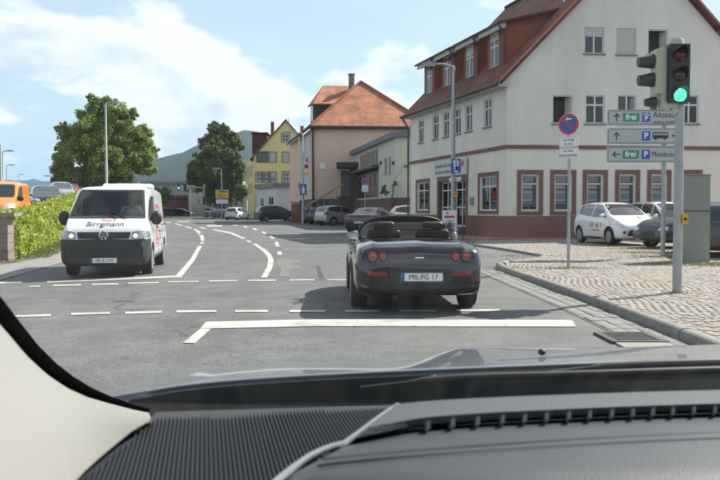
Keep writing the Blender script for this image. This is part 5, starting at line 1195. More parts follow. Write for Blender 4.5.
# ------------------------------------------------------------------ cars
def pchip(x, y, q):
    x, y, q = map(lambda a: np.asarray(a, float), (x, y, q)); h = np.diff(x); d = np.diff(y)/h; m = np.zeros_like(y)
    for i in range(1, len(x)-1):
        if d[i-1]*d[i] > 0: w1, w2 = 2*h[i]+h[i-1], h[i]+2*h[i-1]; m[i] = (w1+w2)/(w1/d[i-1]+w2/d[i])
    m[0], m[-1] = d[0], d[-1]
    i = np.clip(np.searchsorted(x, q)-1, 0, len(x)-2); t = (q-x[i])/h[i]
    return (2*t**3-3*t**2+1)*y[i]+(t**3-2*t**2+t)*h[i]*m[i]+(-2*t**3+3*t**2)*y[i+1]+(t**3-t**2)*h[i]*m[i+1]
def body_bm(st, nx=64, flare=None):
    """st rows: x, zbottom, zbelt, ztop, halfwidth, roof halfwidth"""
    st = np.array(st, float); X0 = st[:, 0]; s = np.linspace(0, 1, nx); s = .5-.5*np.cos(np.pi*s)*.55-.5*(1-2*s)*.45
    xs_ = X0[0]+(X0[-1]-X0[0])*s; C_ = [pchip(X0, st[:, k], xs_) for k in range(1, 6)]
    M_ = 34; V = []; tt = np.linspace(0, 1, M_)
    for i, x in enumerate(xs_):
        zb, zw, zt, w, wr = [c[i] for c in C_]; H = zw-zb; G = zt-zw
        P_ = np.array([(0, zb), (.62*w, zb), (.90*w, zb+.02), (w*.972, zb+.10*H+.02), (w*1.0, zb+.42*H), (w*1.0, zb+.68*H), (w*.975, zw-.10*H), (w*.935, zw), (w*.935*.45+wr*.55, zw+G*.55), (wr, zw+G*.86), (wr*.90, zt-.045*min(1, G*2+.2)), (wr*.5, zt-.012), (0, zt)])
        cp = np.concatenate([[0], np.cumsum(np.hypot(*(np.diff(P_, axis=0).T)))]); cp = cp/cp[-1]+np.arange(len(cp))*1e-6; cp /= cp[-1]
        # shared parameter so rows line up along the car
        base = np.array([0, .09, .14, .19, .27, .36, .43, .48, .60, .72, .78, .89, 1.0])
        y_ = pchip(base, P_[:, 0], tt); z_ = pchip(base, P_[:, 1], tt)
        V.append((x, y_, z_))
    bm = bmesh.new(); ring = []
    for x, y_, z_ in V:
        L_ = [bm.verts.new((x, float(y_[j]), float(z_[j]))) for j in range(M_)]
        R__ = [L_[0]]+[bm.verts.new((x, -float(y_[j]), float(z_[j]))) for j in range(1, M_-1)]+[L_[-1]]
        ring.append(L_+R__[1:-1][::-1])
    n = len(ring[0])
    for i in range(len(ring)-1):
        for j in range(n): bm.faces.new((ring[i][j], ring[i+1][j], ring[i+1][(j+1) % n], ring[i][(j+1) % n]))
    bm.faces.new(ring[0]); bm.faces.new(ring[-1][::-1]); bmesh.ops.recalc_face_normals(bm, faces=bm.faces[:]); return bm
DEPS = lambda: bpy.context.evaluated_depsgraph_get()
def boolean(me, cutter_me):
    a = bpy.data.objects.new('a', me); c = bpy.data.objects.new('c', cutter_me); COL.objects.link(a); COL.objects.link(c)
    md = a.modifiers.new('b', 'BOOLEAN'); md.operation = 'DIFFERENCE'; md.solver = 'EXACT'; md.object = c
    r = bpy.data.meshes.new_from_object(a.evaluated_get(DEPS())); bpy.data.objects.remove(a); bpy.data.objects.remove(c); return r
class Car:
    def __init__(s, st, xf, xr, wr, tw, paint, arches=True, cuts=(), wellm=None, archk=1.16, track=None, ang=38):
        s.st = np.array(st, float); s.L2 = s.st[-1, 0]; s.xf, s.xr, s.wr, s.tw = xf, xr, wr, tw
        bm = body_bm(st); s.bvh = BVHTree.FromBMesh(bm); me = bpy.data.meshes.new('body'); bm.to_mesh(me); bm.free()
        s.w = float(s.st[:, 4].max()); cut = MB()
        for x in (xf, xr):
            for sg in (-1, 1):
                y0 = s.w-tw-.12; y1 = s.w+.1
                prof = [(0, min(sg*y0, sg*y1)), (wr*archk, min(sg*y0, sg*y1)), (wr*archk, max(sg*y0, sg*y1)), (0, max(sg*y0, sg*y1))]
                cut.lathe(prof[1:3], (x, 0, wr*1.02), (0, 1, 0), 28)
        # lathe axis y: heights along +y
        s.body = boolean(me, cut.mesh('cut', paint)) if arches else me
        for c in cuts: s.body = boolean(s.body, c)
        s.body.materials.clear(); s.body.materials.append(paint); s.body.materials.append(wellm or DARKTRIM)
        for p in s.body.polygons:
            c = p.center; inside = False
            for x in (xf, xr):
                if math.hypot(c.x-x, c.z-wr*1.02) < wr*archk+.004 and abs(p.normal.y) < .5 and abs(math.hypot(c.x-x, c.z-wr*1.02)-wr*archk) < .03: inside = True
                if math.hypot(c.x-x, c.z-wr*1.02) < wr*archk*1.01 and abs(abs(c.y)-(s.w-tw-.12)) < .01: inside = True
            if c.z < s.st[:, 1].min()+.03 and p.normal.z < -.5: inside = True
            p.material_index = 1 if inside else 0
        smooth_by_angle(s.body, ang)
        s.root = None
    def place(s, name, label, cat, loc, yaw, group=None):
        s.root = thing(name, label, cat, loc, yaw, group); link('body', s.body, s.root); return s.root
    def cast(s, v, view):
        a, b = v
        if view == 'L': o, d = (a, 3, b), (0, -1, 0)
        elif view == 'R': o, d = (a, -3, b), (0, 1, 0)
        elif view == 'F': o, d = (5, a, b), (-1, 0, 0)
        elif view == 'B': o, d = (-5, a, b), (1, 0, 0)
        else: o, d = (a, b, 4), (0, 0, -1)
        h = s.bvh.ray_cast(Vector(o), Vector(d))
        return (h[0], h[1]) if h[0] is not None else (None, None)
    def patch(s, poly, view, name, m, off=.006, parent=None, rnd=.02, rings=5, step=.05, thick=.0, seg=4):
        """a panel that follows the body: poly = corner points in that view (side: x,z; front/back: y,z; top: x,y)"""
        pts = []; n = len(poly)
        for i in range(n):     # rounded corners
            p0, p1, p2 = Vector(poly[i-1]), Vector(poly[i]), Vector(poly[(i+1) % n]); r = rnd if not isinstance(rnd, (list, tuple)) else rnd[i]
            r = min(r, (p0-p1).length*.45, (p2-p1).length*.45); a = p1+(p0-p1).normalized()*r; c = p1+(p2-p1).normalized()*r
            if r < 1e-4: pts.append(p1)
            else:
                for k in range(seg+1): t = k/seg; pts.append(a.lerp(p1, t).lerp(p1.lerp(c, t), t))
        out = []
        for i in range(len(pts)):
            a, c = pts[i], pts[(i+1) % len(pts)]; k = max(1, int((c-a).length/step)); out += [a.lerp(c, j/k) for j in range(k)]
        cen = sum(out, Vector((0, 0)))/len(out); V = []; F = []; N = len(out); last = Vector((0, 0, 0))
        def pj(q):
            nonlocal last
            h, nn = s.cast(q, view)
            if h is None: return last.copy()
            if view in 'LR' : nn = Vector((nn.x*.6, nn.y, nn.z)).normalized()
            last = h+nn*off; return last.copy()
        rs = np.linspace(1, 0, rings+1)[:-1]
        for r in rs:
            for q in out: V.append(pj(cen+(q-cen)*r))
        V.append(pj(cen)); ci = len(V)-1
        for k in range(len(rs)-1):
            for j in range(N): F.append((k*N+j, k*N+(j+1) % N, (k+1)*N+(j+1) % N, (k+1)*N+j))
        k = len(rs)-1
        for j in range(N): F.append((k*N+j, k*N+(j+1) % N, ci))
        # rim that closes the panel's edge onto the body
        b0 = len(V)
        for q in out: 
            h, nn = s.cast(q, view); V.append((h-nn*.01) if h is not None else V[0].copy())
        for j in range(N): F.append((j, b0+j, b0+(j+1) % N, (j+1) % N))
        bm = bmesh.new(); vv = [bm.verts.new(v) for v in V]
        for f in F:
            try: bm.faces.new([vv[i] for i in f])
            except ValueError: pass
        # orient outwards
        bm.normal_update(); test = sum((f.normal*f.calc_area() for f in bm.faces[:N*(len(rs)-1)]), Vector((0, 0, 0)))
        dirv = {'L': Vector((0, 1, 0)), 'R': Vector((0, -1, 0)), 'F': Vector((1, 0, 0)), 'B': Vector((-1, 0, 0)), 'T': Vector((0, 0, 1))}[view]
        if test.dot(dirv) < 0: bmesh.ops.reverse_faces(bm, faces=bm.faces[:])
        me = bpy.data.meshes.new(name); bm.to_mesh(me); bm.free(); me.materials.append(m); smooth_by_angle(me, 50)
        return link(name, me, parent or s.root)
    def both(s, poly, name, m, **k): 
        return [s.patch(poly, v, name, m, **k) for v in 'LR']
    def wheels(s, rimm=None, spokes=7, y_in=0.0, which=(1, 1, 1, 1), hub=None):
        r, tw = s.wr, s.tw; rm = rimm or RIMM
        T = MB(); T.lathe([(r*.62, -tw/2), (r*.70, -tw/2-.004), (r*.93, -tw/2+.006), (r*.985, -tw/2+.03), (r, 0), (r*.985, tw/2-.03), (r*.93, tw/2-.006), (r*.70, tw/2+.004), (r*.62, tw/2), (r*.60, tw/2-.05), (r*.60, -tw/2+.05), (r*.62, -tw/2)], (0, 0, 0), (0, 1, 0), 32)
        tm = T.mesh('wheel', RUBBER, smooth=45)
        Rm = MB(); Rm.lathe([(r*.645, tw/2+.002), (r*.62, tw/2-.01), (r*.59, tw/2-.035), (r*.585, -tw/2+.03), (r*.0, -tw/2+.02)], (0, 0, 0), (0, 1, 0), 28)
        for k in range(spokes):
            a = 2*math.pi*k/spokes; c, s_ = math.cos(a), math.sin(a); M = Matrix(((c, 0, s_), (0, 1, 0), (-s_, 0, c)))
            Rm.add([M@Vector(v) for v in [(r*.08, tw/2-.022, -r*.075), (r*.08, tw/2-.022, r*.075), (r*.61, tw/2-.012, r*.05), (r*.61, tw/2-.012, -r*.05), (r*.08, tw/2-.05, -r*.075), (r*.08, tw/2-.05, r*.075), (r*.61, tw/2-.05, r*.05), (r*.61, tw/2-.05, -r*.05)]], [(0, 1, 2, 3), (4, 7, 6, 5), (0, 4, 5, 1), (2, 6, 7, 3), (0, 3, 7, 4), (1, 5, 6, 2)])
        Rm.lathe([(r*.15, tw/2-.03), (r*.15, tw/2-.012), (r*.1, tw/2-.004), (0, tw/2-.002)], (0, 0, 0), (0, 1, 0), 16)
        rmm = Rm.mesh('rim', rm, smooth=40)
        dk = MB().lathe([(r*.57, tw/2-.06), (0, tw/2-.06)], (0, 0, 0), (0, 1, 0), 20).mesh('brake', DARKTRIM)
        i = 0
        for x in (s.xf, s.xr):
            for sg in (1, -1):
                if which[i]:
                    w = link('wheel', tm, s.root, loc=(x, sg*(s.w-tw/2-.012+y_in), r)); q = link('rim', rmm, w); q2 = link('brake_disc', dk, w)
                    if sg < 0: w.rotation_euler = (0, 0, math.pi)
                i += 1
    def license(s, txt, view, z, x_off=0, y=0, wd=.52, size=.088, tilt=0):
        h, nn = s.cast((y, z), view); sg = 1 if view == 'F' else -1
        x = h.x+sg*(.012+x_off); rot = Matrix(((0, 0, sg), (sg, 0, 0), (0, 1, 0)))   # local x -> +-y, y -> z, z -> outward
        pl = MB().box((x, y, z), (.012, wd, .112)).build('license_plate', SIGNW, s.root)
        MB().box((x+sg*.0068, y-sg*(wd/2-.024), z), (.002, .045, .108)).build('blue_strip', SIGNBLUE, pl)
        b = MB()
        for zz in (-.052, .052): b.box((x+sg*.007, y, z+zz), (.002, wd, .006))
        b.build('plate_border', SIGNBLACK, pl)
        text_mesh(txt, size, SIGNBLACK, pl, Vector((x+sg*.0075, y+sg*.02, z-.002)), rot, ax='CENTER', sx=.86 if len(txt) > 9 else .98, bold=0, name='lettering')
        return pl
    def mirrors(s, x, z, m, sz=(.10, .17, .13), out=.10):
        for sg in (1, -1):
            h, _ = s.cast((x, z), 'L' if sg > 0 else 'R'); y = (abs(h.y) if h else s.w)
            bm = bmesh.new(); bmesh.ops.create_icosphere(bm, subdivisions=2, radius=1); bmesh.ops.scale(bm, vec=(sz[0]*.62, sz[1]*.62, sz[2]*.6), verts=bm.verts)
            for v in bm.verts: v.co.x = max(v.co.x, -sz[0]*.35)
            bmesh.ops.translate(bm, vec=(x, sg*(y+out), z+.03), verts=bm.verts); me = bpy.data.meshes.new('mirror'); bm.to_mesh(me); bm.free(); me.materials.append(m); smooth_by_angle(me, 40); mi = link('wing_mirror', me, s.root)
            MB().box((x-sz[0]*.36, sg*(y+out), z+.03), (.006, sz[1]*.95, sz[2]*.8)).build('mirror_glass', CHROME, mi); MB().tube([(x, sg*(y-.03), z-.0), (x, sg*(y+out), z)], .018, 6).build('mirror_foot', DARKTRIM, mi)
def carpaint(name, col, metal=0, rough=.32):
    return mat(name, col, rough, metal, coat=.9)
CGLASS = mat('car_glass', (.02, .026, .03), .03, spec=1.0, coat=.5)
HATCH = [(-1.81, .36, .70, .78, .60, .50), (-1.77, .27, .84, .96, .73, .58), (-1.64, .23, .93, 1.25, .79, .60), (-1.42, .2, .95, 1.42, .815, .60), (-.8, .19, .94, 1.495, .83, .58), (0, .19, .92, 1.48, .83, .58), (.42, .19, .91, 1.38, .83, .6), (.75, .19, .91, 1.20, .83, .64), (1.05, .19, .90, 1.02, .82, .70), (1.4, .2, .82, .90, .80, .66), (1.66, .22, .68, .76, .75, .56), (1.78, .26, .56, .63, .66, .48), (1.81, .30, .50, .56, .56, .40)]
SEDAN = [(-2.27, .42, .78, .84, .66, .5), (-2.2, .30, .96, 1.00, .80, .6), (-1.8, .22, .97, 1.06, .87, .62), (-1.4, .2, .97, 1.09, .88, .62), (-.85, .19, .95, 1.37, .885, .55), (-.2, .19, .93, 1.425, .885, .56), (.35, .19, .93, 1.37, .885, .58), (.7, .19, .92, 1.21, .88, .64), (1.05, .19, .91, 1.02, .875, .7), (1.7, .2, .83, .91, .86, .7), (2.1, .24, .68, .76, .79, .6), (2.22, .28, .56, .62, .70, .5), (2.27, .32, .5, .55, .6, .42)]
MPV = [(-2.02, .38, .72, .80, .64, .52), (-1.98, .28, .90, 1.05, .78, .62), (-1.85, .24, .98, 1.36, .83, .64), (-1.65, .2, 1.0, 1.52, .85, .64), (-.8, .19, .99, 1.60, .86, .62), (0, .19, .97, 1.58, .86, .62), (.5, .19, .97, 1.46, .86, .64), (.95, .19, .96, 1.22, .86, .68), (1.3, .19, .94, 1.05, .85, .72), (1.65, .2, .85, .94, .82, .68), (1.9, .24, .7, .78, .76, .56), (2.0, .28, .56, .62, .66, .48), (2.02, .3, .5, .56, .58, .4)]
def scale_st(st, L=1, W=1, H=1): return [(r[0]*L, r[1], r[2]*H, r[3]*H, r[4]*W, r[5]*W) for r in st]
def basic_car(kind, name, label, cat, loc, yaw, paint, group=None, L=1, W=1, H=1, plate=None, lamps='std', wr=.31):
    st = scale_st({'hatch': HATCH, 'sedan': SEDAN, 'mpv': MPV}[kind], L, W, H); k = {'hatch': (1.17, -1.16), 'sedan': (1.36, -1.33), 'mpv': (1.28, -1.28)}[kind]
    c = Car(st, k[0]*L, k[1]*L, wr, .2, paint); c.place(name, label, cat, loc, yaw, group)
    def S(p): return [(x*L, z*H) for x, z in p]
    def Fw(p): return [(y*W, z*H) for y, z in p]
    if kind == 'hatch':
        c.both(S([(-.30, .97), (-.26, 1.40), (-.95, 1.41), (-1.30, 1.32), (-1.36, 1.06)]), 'rear_side_window', CGLASS, off=.004, rnd=.06)
        c.both(S([(-.22, .96), (-.18, 1.40), (.28, 1.36), (.86, .98), (.78, .95)]), 'door_window', CGLASS, off=.004, rnd=.04)
        c.patch(Fw([(-.64, 1.03), (.64, 1.03), (.53, 1.41), (-.53, 1.41)]), 'F', 'windscreen', CGLASS, off=.005, rnd=.08); c.patch(Fw([(-.60, 1.02), (.60, 1.02), (.5, 1.36), (-.5, 1.36)]), 'B', 'rear_window', CGLASS, off=.005, rnd=.08)
        c.both(S([(1.28, .66), (1.30, .80), (1.12, .86), (1.05, .84)]), 'headlight', LIGHTGL, off=.006, rnd=.03)
        for sg in (1, -1): c.patch([(sg*.36, .62*H), (sg*.40, .70*H), (sg*.70, .80*H), (sg*.74, .72*H), (sg*.62, .62*H)], 'F', 'headlight', LIGHTGL, off=.006, rnd=.03); c.patch([(sg*.56, .72*H), (sg*.56, .98*H), (sg*.70, .98*H), (sg*.72, .72*H)], 'B', 'tail_light', TAILR, off=.006, rnd=.02)
        c.patch([(-.48, .33), (.48, .33), (.38, .53), (-.38, .53)], 'F', 'grille', DARKTRIM, off=.006, rnd=.05); c.patch([(-.22, .585), (.22, .585), (.2, .62), (-.2, .62)], 'F', 'badge_bar', CHROME, off=.008, rnd=.01)
    elif kind == 'mpv':
        c.both(S([(-.52, 1.03), (-.5, 1.50), (-1.3, 1.47), (-1.62, 1.36), (-1.66, 1.16)]), 'rear_side_window', CGLASS, off=.004, rnd=.06)
        c.both(S([(-.44, 1.02), (-.42, 1.50), (.30, 1.46), (.34, 1.0)]), 'door_window', CGLASS, off=.004, rnd=.03); c.both(S([(.40, 1.0), (.38, 1.43), (1.0, 1.03), (.98, 1.0)]), 'quarter_window', CGLASS, off=.004, rnd=.03)
        c.patch(Fw([(-.66, 1.07), (.66, 1.07), (.55, 1.49), (-.55, 1.49)]), 'F', 'windscreen', CGLASS, off=.005, rnd=.08); c.patch(Fw([(-.62, 1.08), (.62, 1.08), (.52, 1.47), (-.52, 1.47)]), 'B', 'rear_window', CGLASS, off=.005, rnd=.08)
        for sg in (1, -1):
            c.patch([(sg*.40, .64*H), (sg*.42, .74*H), (sg*.72, .84*H), (sg*.74, .68*H)], 'F', 'headlight', LIGHTGL, off=.006, rnd=.03); c.patch([(sg*.62, .78*H), (sg*.62, 1.04*H), (sg*.76, 1.04*H), (sg*.78, .78*H)], 'B', 'tail_light', TAILR, off=.006, rnd=.02)
        c.both(S([(-1.95, .82), (-1.93, 1.1), (-1.74, 1.06), (-1.7, .9)]), 'tail_light', TAILR, off=.006, rnd=.03); c.both(S([(1.5, .7), (1.45, .88), (1.72, .82), (1.84, .7)]), 'headlight', LIGHTGL, off=.006, rnd=.03)
        c.patch([(-.5, .32), (.5, .32), (.42, .56), (-.42, .56)], 'F', 'grille', DARKTRIM, off=.006, rnd=.05)
    else:
        c.both(S([(-.52, .99), (-.5, 1.32), (-.95, 1.29), (-1.26, 1.04), (-1.24, .99)]), 'rear_side_window', CGLASS, off=.004, rnd=.03)
        c.both(S([(-.44, .98), (-.42, 1.33), (.28, 1.33), (.82, 1.0), (.8, .97)]), 'door_window', CGLASS, off=.004, rnd=.03)
        c.patch(Fw([(-.66, 1.03), (.66, 1.03), (.54, 1.35), (-.54, 1.35)]), 'F', 'windscreen', CGLASS, off=.005, rnd=.08); c.patch(Fw([(-.64, 1.11), (.64, 1.11), (.52, 1.35), (-.52, 1.35)]), 'B', 'rear_window', CGLASS, off=.005, rnd=.07)
        for sg in (1, -1): c.patch([(sg*.44, .58), (sg*.46, .68), (sg*.74, .72), (sg*.78, .60)], 'F', 'headlight', LIGHTGL, off=.006, rnd=.03); c.patch([(sg*.45, .76), (sg*.45, .92), (sg*.78, .92), (sg*.8, .76)], 'B', 'tail_light', TAILR, off=.006, rnd=.02)
        c.both(S([(-2.16, .76), (-2.14, .92), (-1.98, .93), (-1.96, .78)]), 'tail_light', TAILR, off=.006, rnd=.02)
        c.patch([(-.4, .32), (.4, .32), (.3, .60), (-.3, .60)], 'F', 'grille', DARKTRIM, off=.006, rnd=.05)
    # door gaps, sill, handles, bumper trim
    hw = {'hatch': .9, 'mpv': .9, 'sedan': .88}[kind]*H
    for xg in {'hatch': (.86, -.30), 'mpv': (1.0, .36, -.5), 'sedan': (.9, -.47, -1.1)}[kind]:
        c.both([(xg*L-.006, .30), (xg*L+.006, .30), (xg*L+.006, hw), (xg*L-.006, hw)], 'door_gap', BLACKP, off=.0015, rnd=0, rings=1)
    c.both([((xg+.08)*L, hw-.13), ((xg+.24)*L, hw-.13), ((xg+.24)*L, hw-.10), ((xg+.08)*L, hw-.10)], 'door_handle', paint, off=.03, rnd=.01, rings=2)
    c.both([(k[1]*L+wr*1.3, .2), (k[0]*L-wr*1.3, .2), (k[0]*L-wr*1.3, .27), (k[1]*L+wr*1.3, .27)], 'sill_trim', DARKTRIM, off=.006, rnd=.01, rings=2)
    c.patch([(-.6, .28), (.6, .28), (.6, .40), (-.6, .40)], 'B', 'bumper_trim', DARKTRIM, off=.006, rnd=.03)
    c.wheels(); c.mirrors((.74 if kind == 'hatch' else .86)*L, (.98)*H, paint); 
    if plate: c.license(plate[0], plate[1], plate[2])
    return c
def yawdir(dx, dy): return math.atan2(dy, dx)
WHITEP = carpaint('paint_white', (.70, .70, .69)); SILV = carpaint('paint_silver', (.42, .44, .46), .6, .35); BLKP = carpaint('paint_black', (.018, .02, .022)); DGREY = carpaint('paint_dark_grey', (.022, .024, .027), .2); BLUEP = carpaint('paint_blue', (.02, .08, .30)); ORNG = carpaint('paint_orange', (.75, .25, .02)); REDP = carpaint('paint_red', (.4, .03, .03))

# ---- white hatchback with red crosses on the cobbles
ka = Vector((atY(614.5, 244, 28.9).x, 28.9)); kyaw = yawdir(.163, -.986)
c = basic_car('hatch', 'white_hatchback', 'white small hatchback with red cross markings parked on the cobbles before the corner house', 'car', (ka.x, ka.y, PZ), kyaw, WHITEP, plate=('MIL RK 80', 'F', .43), wr=.30)
b = MB(); h, nn = c.cast((.18, .66), 'R')
cr = c.patch([(.22, .63), (.40, .63), (.40, .69), (.22, .69)], 'R', 'red_cross', SIGNRED, off=.004, rnd=0); cr2 = c.patch([(.28, .57), (.34, .57), (.34, .75), (.28, .75)], 'R', 'red_cross', SIGNRED, off=.0045, rnd=0)
c.patch([(-.22, .69), (.08, .69), (.08, .72), (-.22, .72)], 'R', 'side_print', SIGNBLACK, off=.004, rnd=0); c.patch([(-.22, .62), (.0, .62), (.0, .65), (-.22, .65)], 'R', 'side_print', SIGNBLACK, off=.004, rnd=0)
c.patch([(.50, .70), (.62, .60), (.74, .72), (.62, .80)], 'R', 'orange_emblem', SIGNYEL, off=.004, rnd=.03); c.patch([(-.1, .48), (.5, .48), (.5, .52), (-.1, .52)], 'R', 'side_print', mat('print_grey', (.2, .2, .2), .6), off=.004, rnd=0)
c.patch([(1.16, .22), (1.34, .22), (1.34, .30), (1.16, .30)], 'T', 'red_emblem', SIGNRED, off=.005, rnd=0)
for sg in (1, -1): c.patch([(sg*.56-.05, .40), (sg*.56+.05, .40), (sg*.56+.05, .50), (sg*.56-.05, .50)], 'F', 'fog_light', DARKTRIM, off=.006, rnd=.045)
# second white car behind, dark cars beside the column
q = atY(664, 240, 31.8); basic_car('mpv', 'white_car', 'white parked car half hidden behind the white hatchback and the dark car', 'car', (q.x, 31.8, PZ), yawdir(.2, -.98), WHITEP, H=.97)
q = atY(680, 250, 25.6); basic_car('sedan', 'dark_car', 'dark grey parked car with its nose beside the white hatchback, behind the signpost', 'car', (q.x+.85, 26.3, PZ-.02), yawdir(-.93, -.35), DGREY, L=.9)
q = atY(728, 250, 21.2); c = basic_car('hatch', 'dark_car', 'dark hatchback with red tail lamp cut by the right edge, right of the concrete column', 'car', (q.x+.05, 21.9, PZ-.02), yawdir(.25, .95), DGREY, L=1.05, W=1.03, H=.98)
c.patch([(.3, .32), (.66, .32), (.66, .38), (.3, .38)], 'B', 'reflector', TAILR, off=.012, rnd=.01)
# ---- cars parked before the peach house
q = atY(341, 222, 64.5); basic_car('mpv', 'silver_car', 'silver compact van-like car parked before the entrance stairs', 'car', (q.x, 64.5, 0), yawdir(.72, .55), SILV, L=1.04, wr=.33)
q = atY(326, 221, 70); basic_car('hatch', 'dark_car', 'dark small car parked directly left of the silver car', 'car', (q.x-.2, 69, 0), yawdir(.25, .97), DGREY)
q = atY(319, 220, 74); basic_car('hatch', 'dark_car', 'dark red-tailed car parked nearest the handrail, second left of the silver car', 'car', (q.x-.2, 73, 0), yawdir(.25, .97), BLKP)
q = atY(373, 228, 43.0); basic_car('sedan', 'black_saloon', 'black saloon with bluish rear window standing just beyond the dark convertible', 'car', (q.x, 43.5, 0), yawdir(.34, .94), BLKP, plate=('MIL AL 3', 'B', .62))
q = atY(402, 222, 50); basic_car('mpv', 'white_car', 'white estate car before the brown wall, half hidden by the black saloon', 'car', (q.x+1.4, 49.8, 0), yawdir(.9, -.1), WHITEP, L=1.08, H=.98)
q = atY(278, 220.5, 88); basic_car('mpv', 'dark_green_car', 'dark green people carrier parked in front of the white annexe', 'car', (q.x, 86, 0), yawdir(.85, .4), carpaint('paint_dark_green', (.012, .03, .024)), L=1.05, H=1.06)
q = atY(240, 219, 99); basic_car('mpv', 'white_hatchback', 'white estate car seen from behind left of the white annexe', 'car', (q.x, 97, 0), yawdir(.28, .96), WHITEP, L=.95, H=.95)
q = atY(225, 215, 118); basic_car('sedan', 'dark_blue_car', 'dark blue car parked below the yellow direction sign', 'car', (q.x, 116, 0), yawdir(.6, -.8), carpaint('paint_navy', (.02, .03, .07)))
q = atY(217, 214, 126); basic_car('mpv', 'white_car', 'pale small car parked behind the dark blue car under the dark tree', 'car', (q.x, 125, 0), yawdir(.8, -.5), SILV)
q = atY(169, 212, 138); basic_car('hatch', 'dark_car', 'dark car farthest down the road before the maroon wall, left one', 'car', (q.x, 138, 0), yawdir(.9, .3), DGREY, 'far cars before the maroon wall')
q = atY(181, 212, 138); basic_car('sedan', 'dark_car', 'dark low car farthest down the road before the maroon wall, right one', 'car', (q.x, 138, 0), yawdir(.9, -.2), BLKP, 'far cars before the maroon wall')
# ---- car park on the left
def lotcar(kind, name, label, px, Y, dx, dy, paint, **k):
    x = (px-360)/FPX*Y; return basic_car(kind, name, label, 'car', (x, Y, lotz(x, Y)-.05), yawdir(dx, dy), paint, **k)
lotcar('hatch', 'blue_car', 'small blue parked car squeezed between the orange van and the dark car', 36, 58, .35, -.93, BLUEP, H=.9)
lotcar('mpv', 'dark_parked_car', 'dark grey parked car with white roof edge, above the hedge left of the white van', 46, 47, .42, -.9, DGREY, H=1.0)
lotcar('mpv', 'silver_parked_car', 'silver estate car parked behind the dark car above the hedge', 62, 60, .4, -.9, SILV, L=1.1, H=1.08)
lotcar('hatch', 'red_parked_car', 'dark red parked car just left of the white van windscreen, last in the row', 71, 74, .4, -.9, REDP)
lotcar('hatch', 'white_parked_car', 'far white parked car whose roof shows right of the dark red car', 77, 84, .4, -.9, WHITEP)
# orange delivery car
KST = [(-1.98, .4, .8, 1.5, .74, .66), (-1.93, .28, 1.0, 1.72, .81, .70), (-1.6, .22, 1.02, 1.82, .83, .71), (0, .2, 1.02, 1.82, .83, .71), (.35, .2, 1.02, 1.74, .83, .71), (.75, .2, 1.02, 1.45, .83, .72), (1.05, .2, 1.02, 1.20, .82, .72), (1.4, .2, .95, 1.06, .80, .7), (1.75, .24, .8, .92, .77, .64), (1.92, .28, .62, .72, .70, .56), (1.98, .34, .52, .6, .6, .48)]
oc = Car(KST, 1.28, -1.3, .31, .2, ORNG); ox = (-4-360)/FPX*30.5
oc.place('orange_van', 'bright orange small delivery van at the left edge above the stone wall', 'van', (ox-.2, 31.4, lotz(ox, 31)+.06), yawdir(.22, -.975))
oc.patch([(-.68, 1.18), (.68, 1.18), (.60, 1.68), (-.60, 1.68)], 'F', 'windscreen', CGLASS, off=.005, rnd=.08); oc.both([(-.25, 1.1), (-.2, 1.62), (.38, 1.58), (.86, 1.14), (.84, 1.08)], 'door_window', CGLASS, off=.004, rnd=.05)
for sg in (1, -1): oc.patch([(sg*.42, .68), (sg*.44, .84), (sg*.66, .98), (sg*.75, .84), (sg*.7, .68)], 'F', 'headlight', LIGHTGL, off=.008, rnd=.05)
oc.both([(1.5, .75), (1.42, .96), (1.66, .93), (1.84, .78)], 'headlight', LIGHTGL, off=.008, rnd=.04)
oc.patch([(-.66, .3), (.66, .3), (.6, .6), (-.6, .6)], 'F', 'bumper', DARKTRIM, off=.01, rnd=.05)
for xg in (.9, -.32): oc.both([(xg-.006, .30), (xg+.006, .30), (xg+.006, 1.0), (xg-.006, 1.0)], 'door_gap', BLACKP, off=.0015, rnd=0, rings=1)
oc.both([(-.1, .5), (.6, .5), (.6, .75), (-.1, .78)], 'door_print', carpaint('paint_pale_orange', (.8, .42, .2)), off=.003, rnd=.08); oc.both([(-.2, .86), (-.04, .86), (-.04, .9), (-.2, .9)], 'door_handle', BLACKP, off=.02, rnd=.01)
oc.wheels(); oc.mirrors(.82, 1.12, BLACKP, sz=(.12, .19, .2))
# ------------------------------------------------------------------ oncoming white van
VST = [(-2.45, .45, 1.0, 1.70, .84, .74), (-2.40, .34, 1.08, 1.86, .92, .80), (-2.1, .28, 1.08, 1.93, .95, .815), (-1.0, .27, 1.08, 1.95, .95, .82), (.6, .27, 1.09, 1.945, .95, .82), (.95, .27, 1.10, 1.90, .95, .82), (1.20, .27, 1.12, 1.76, .95, .82), (1.5, .27, 1.13, 1.55, .95, .83), (1.80, .27, 1.12, 1.335, .945, .84), (2.02, .27, 1.05, 1.20, .935, .83), (2.25, .25, .96, 1.10, .92, .80), (2.38, .26, .86, .98, .875, .76), (2.45, .32, .72, .82, .80, .70)]
VST = [(r_[0], r_[1], r_[2], r_[3], r_[4]*.94, r_[5]*.93) for r_ in VST]
VANW = carpaint('paint_van_white', (.74, .75, .76))
cabin = MB(); cabin.prism([Vector((.35, -.70, .95)), Vector((.35, .70, .95)), Vector((.35, .64, 1.80)), Vector((.35, -.64, 1.80))], (2.2, 0, 0))
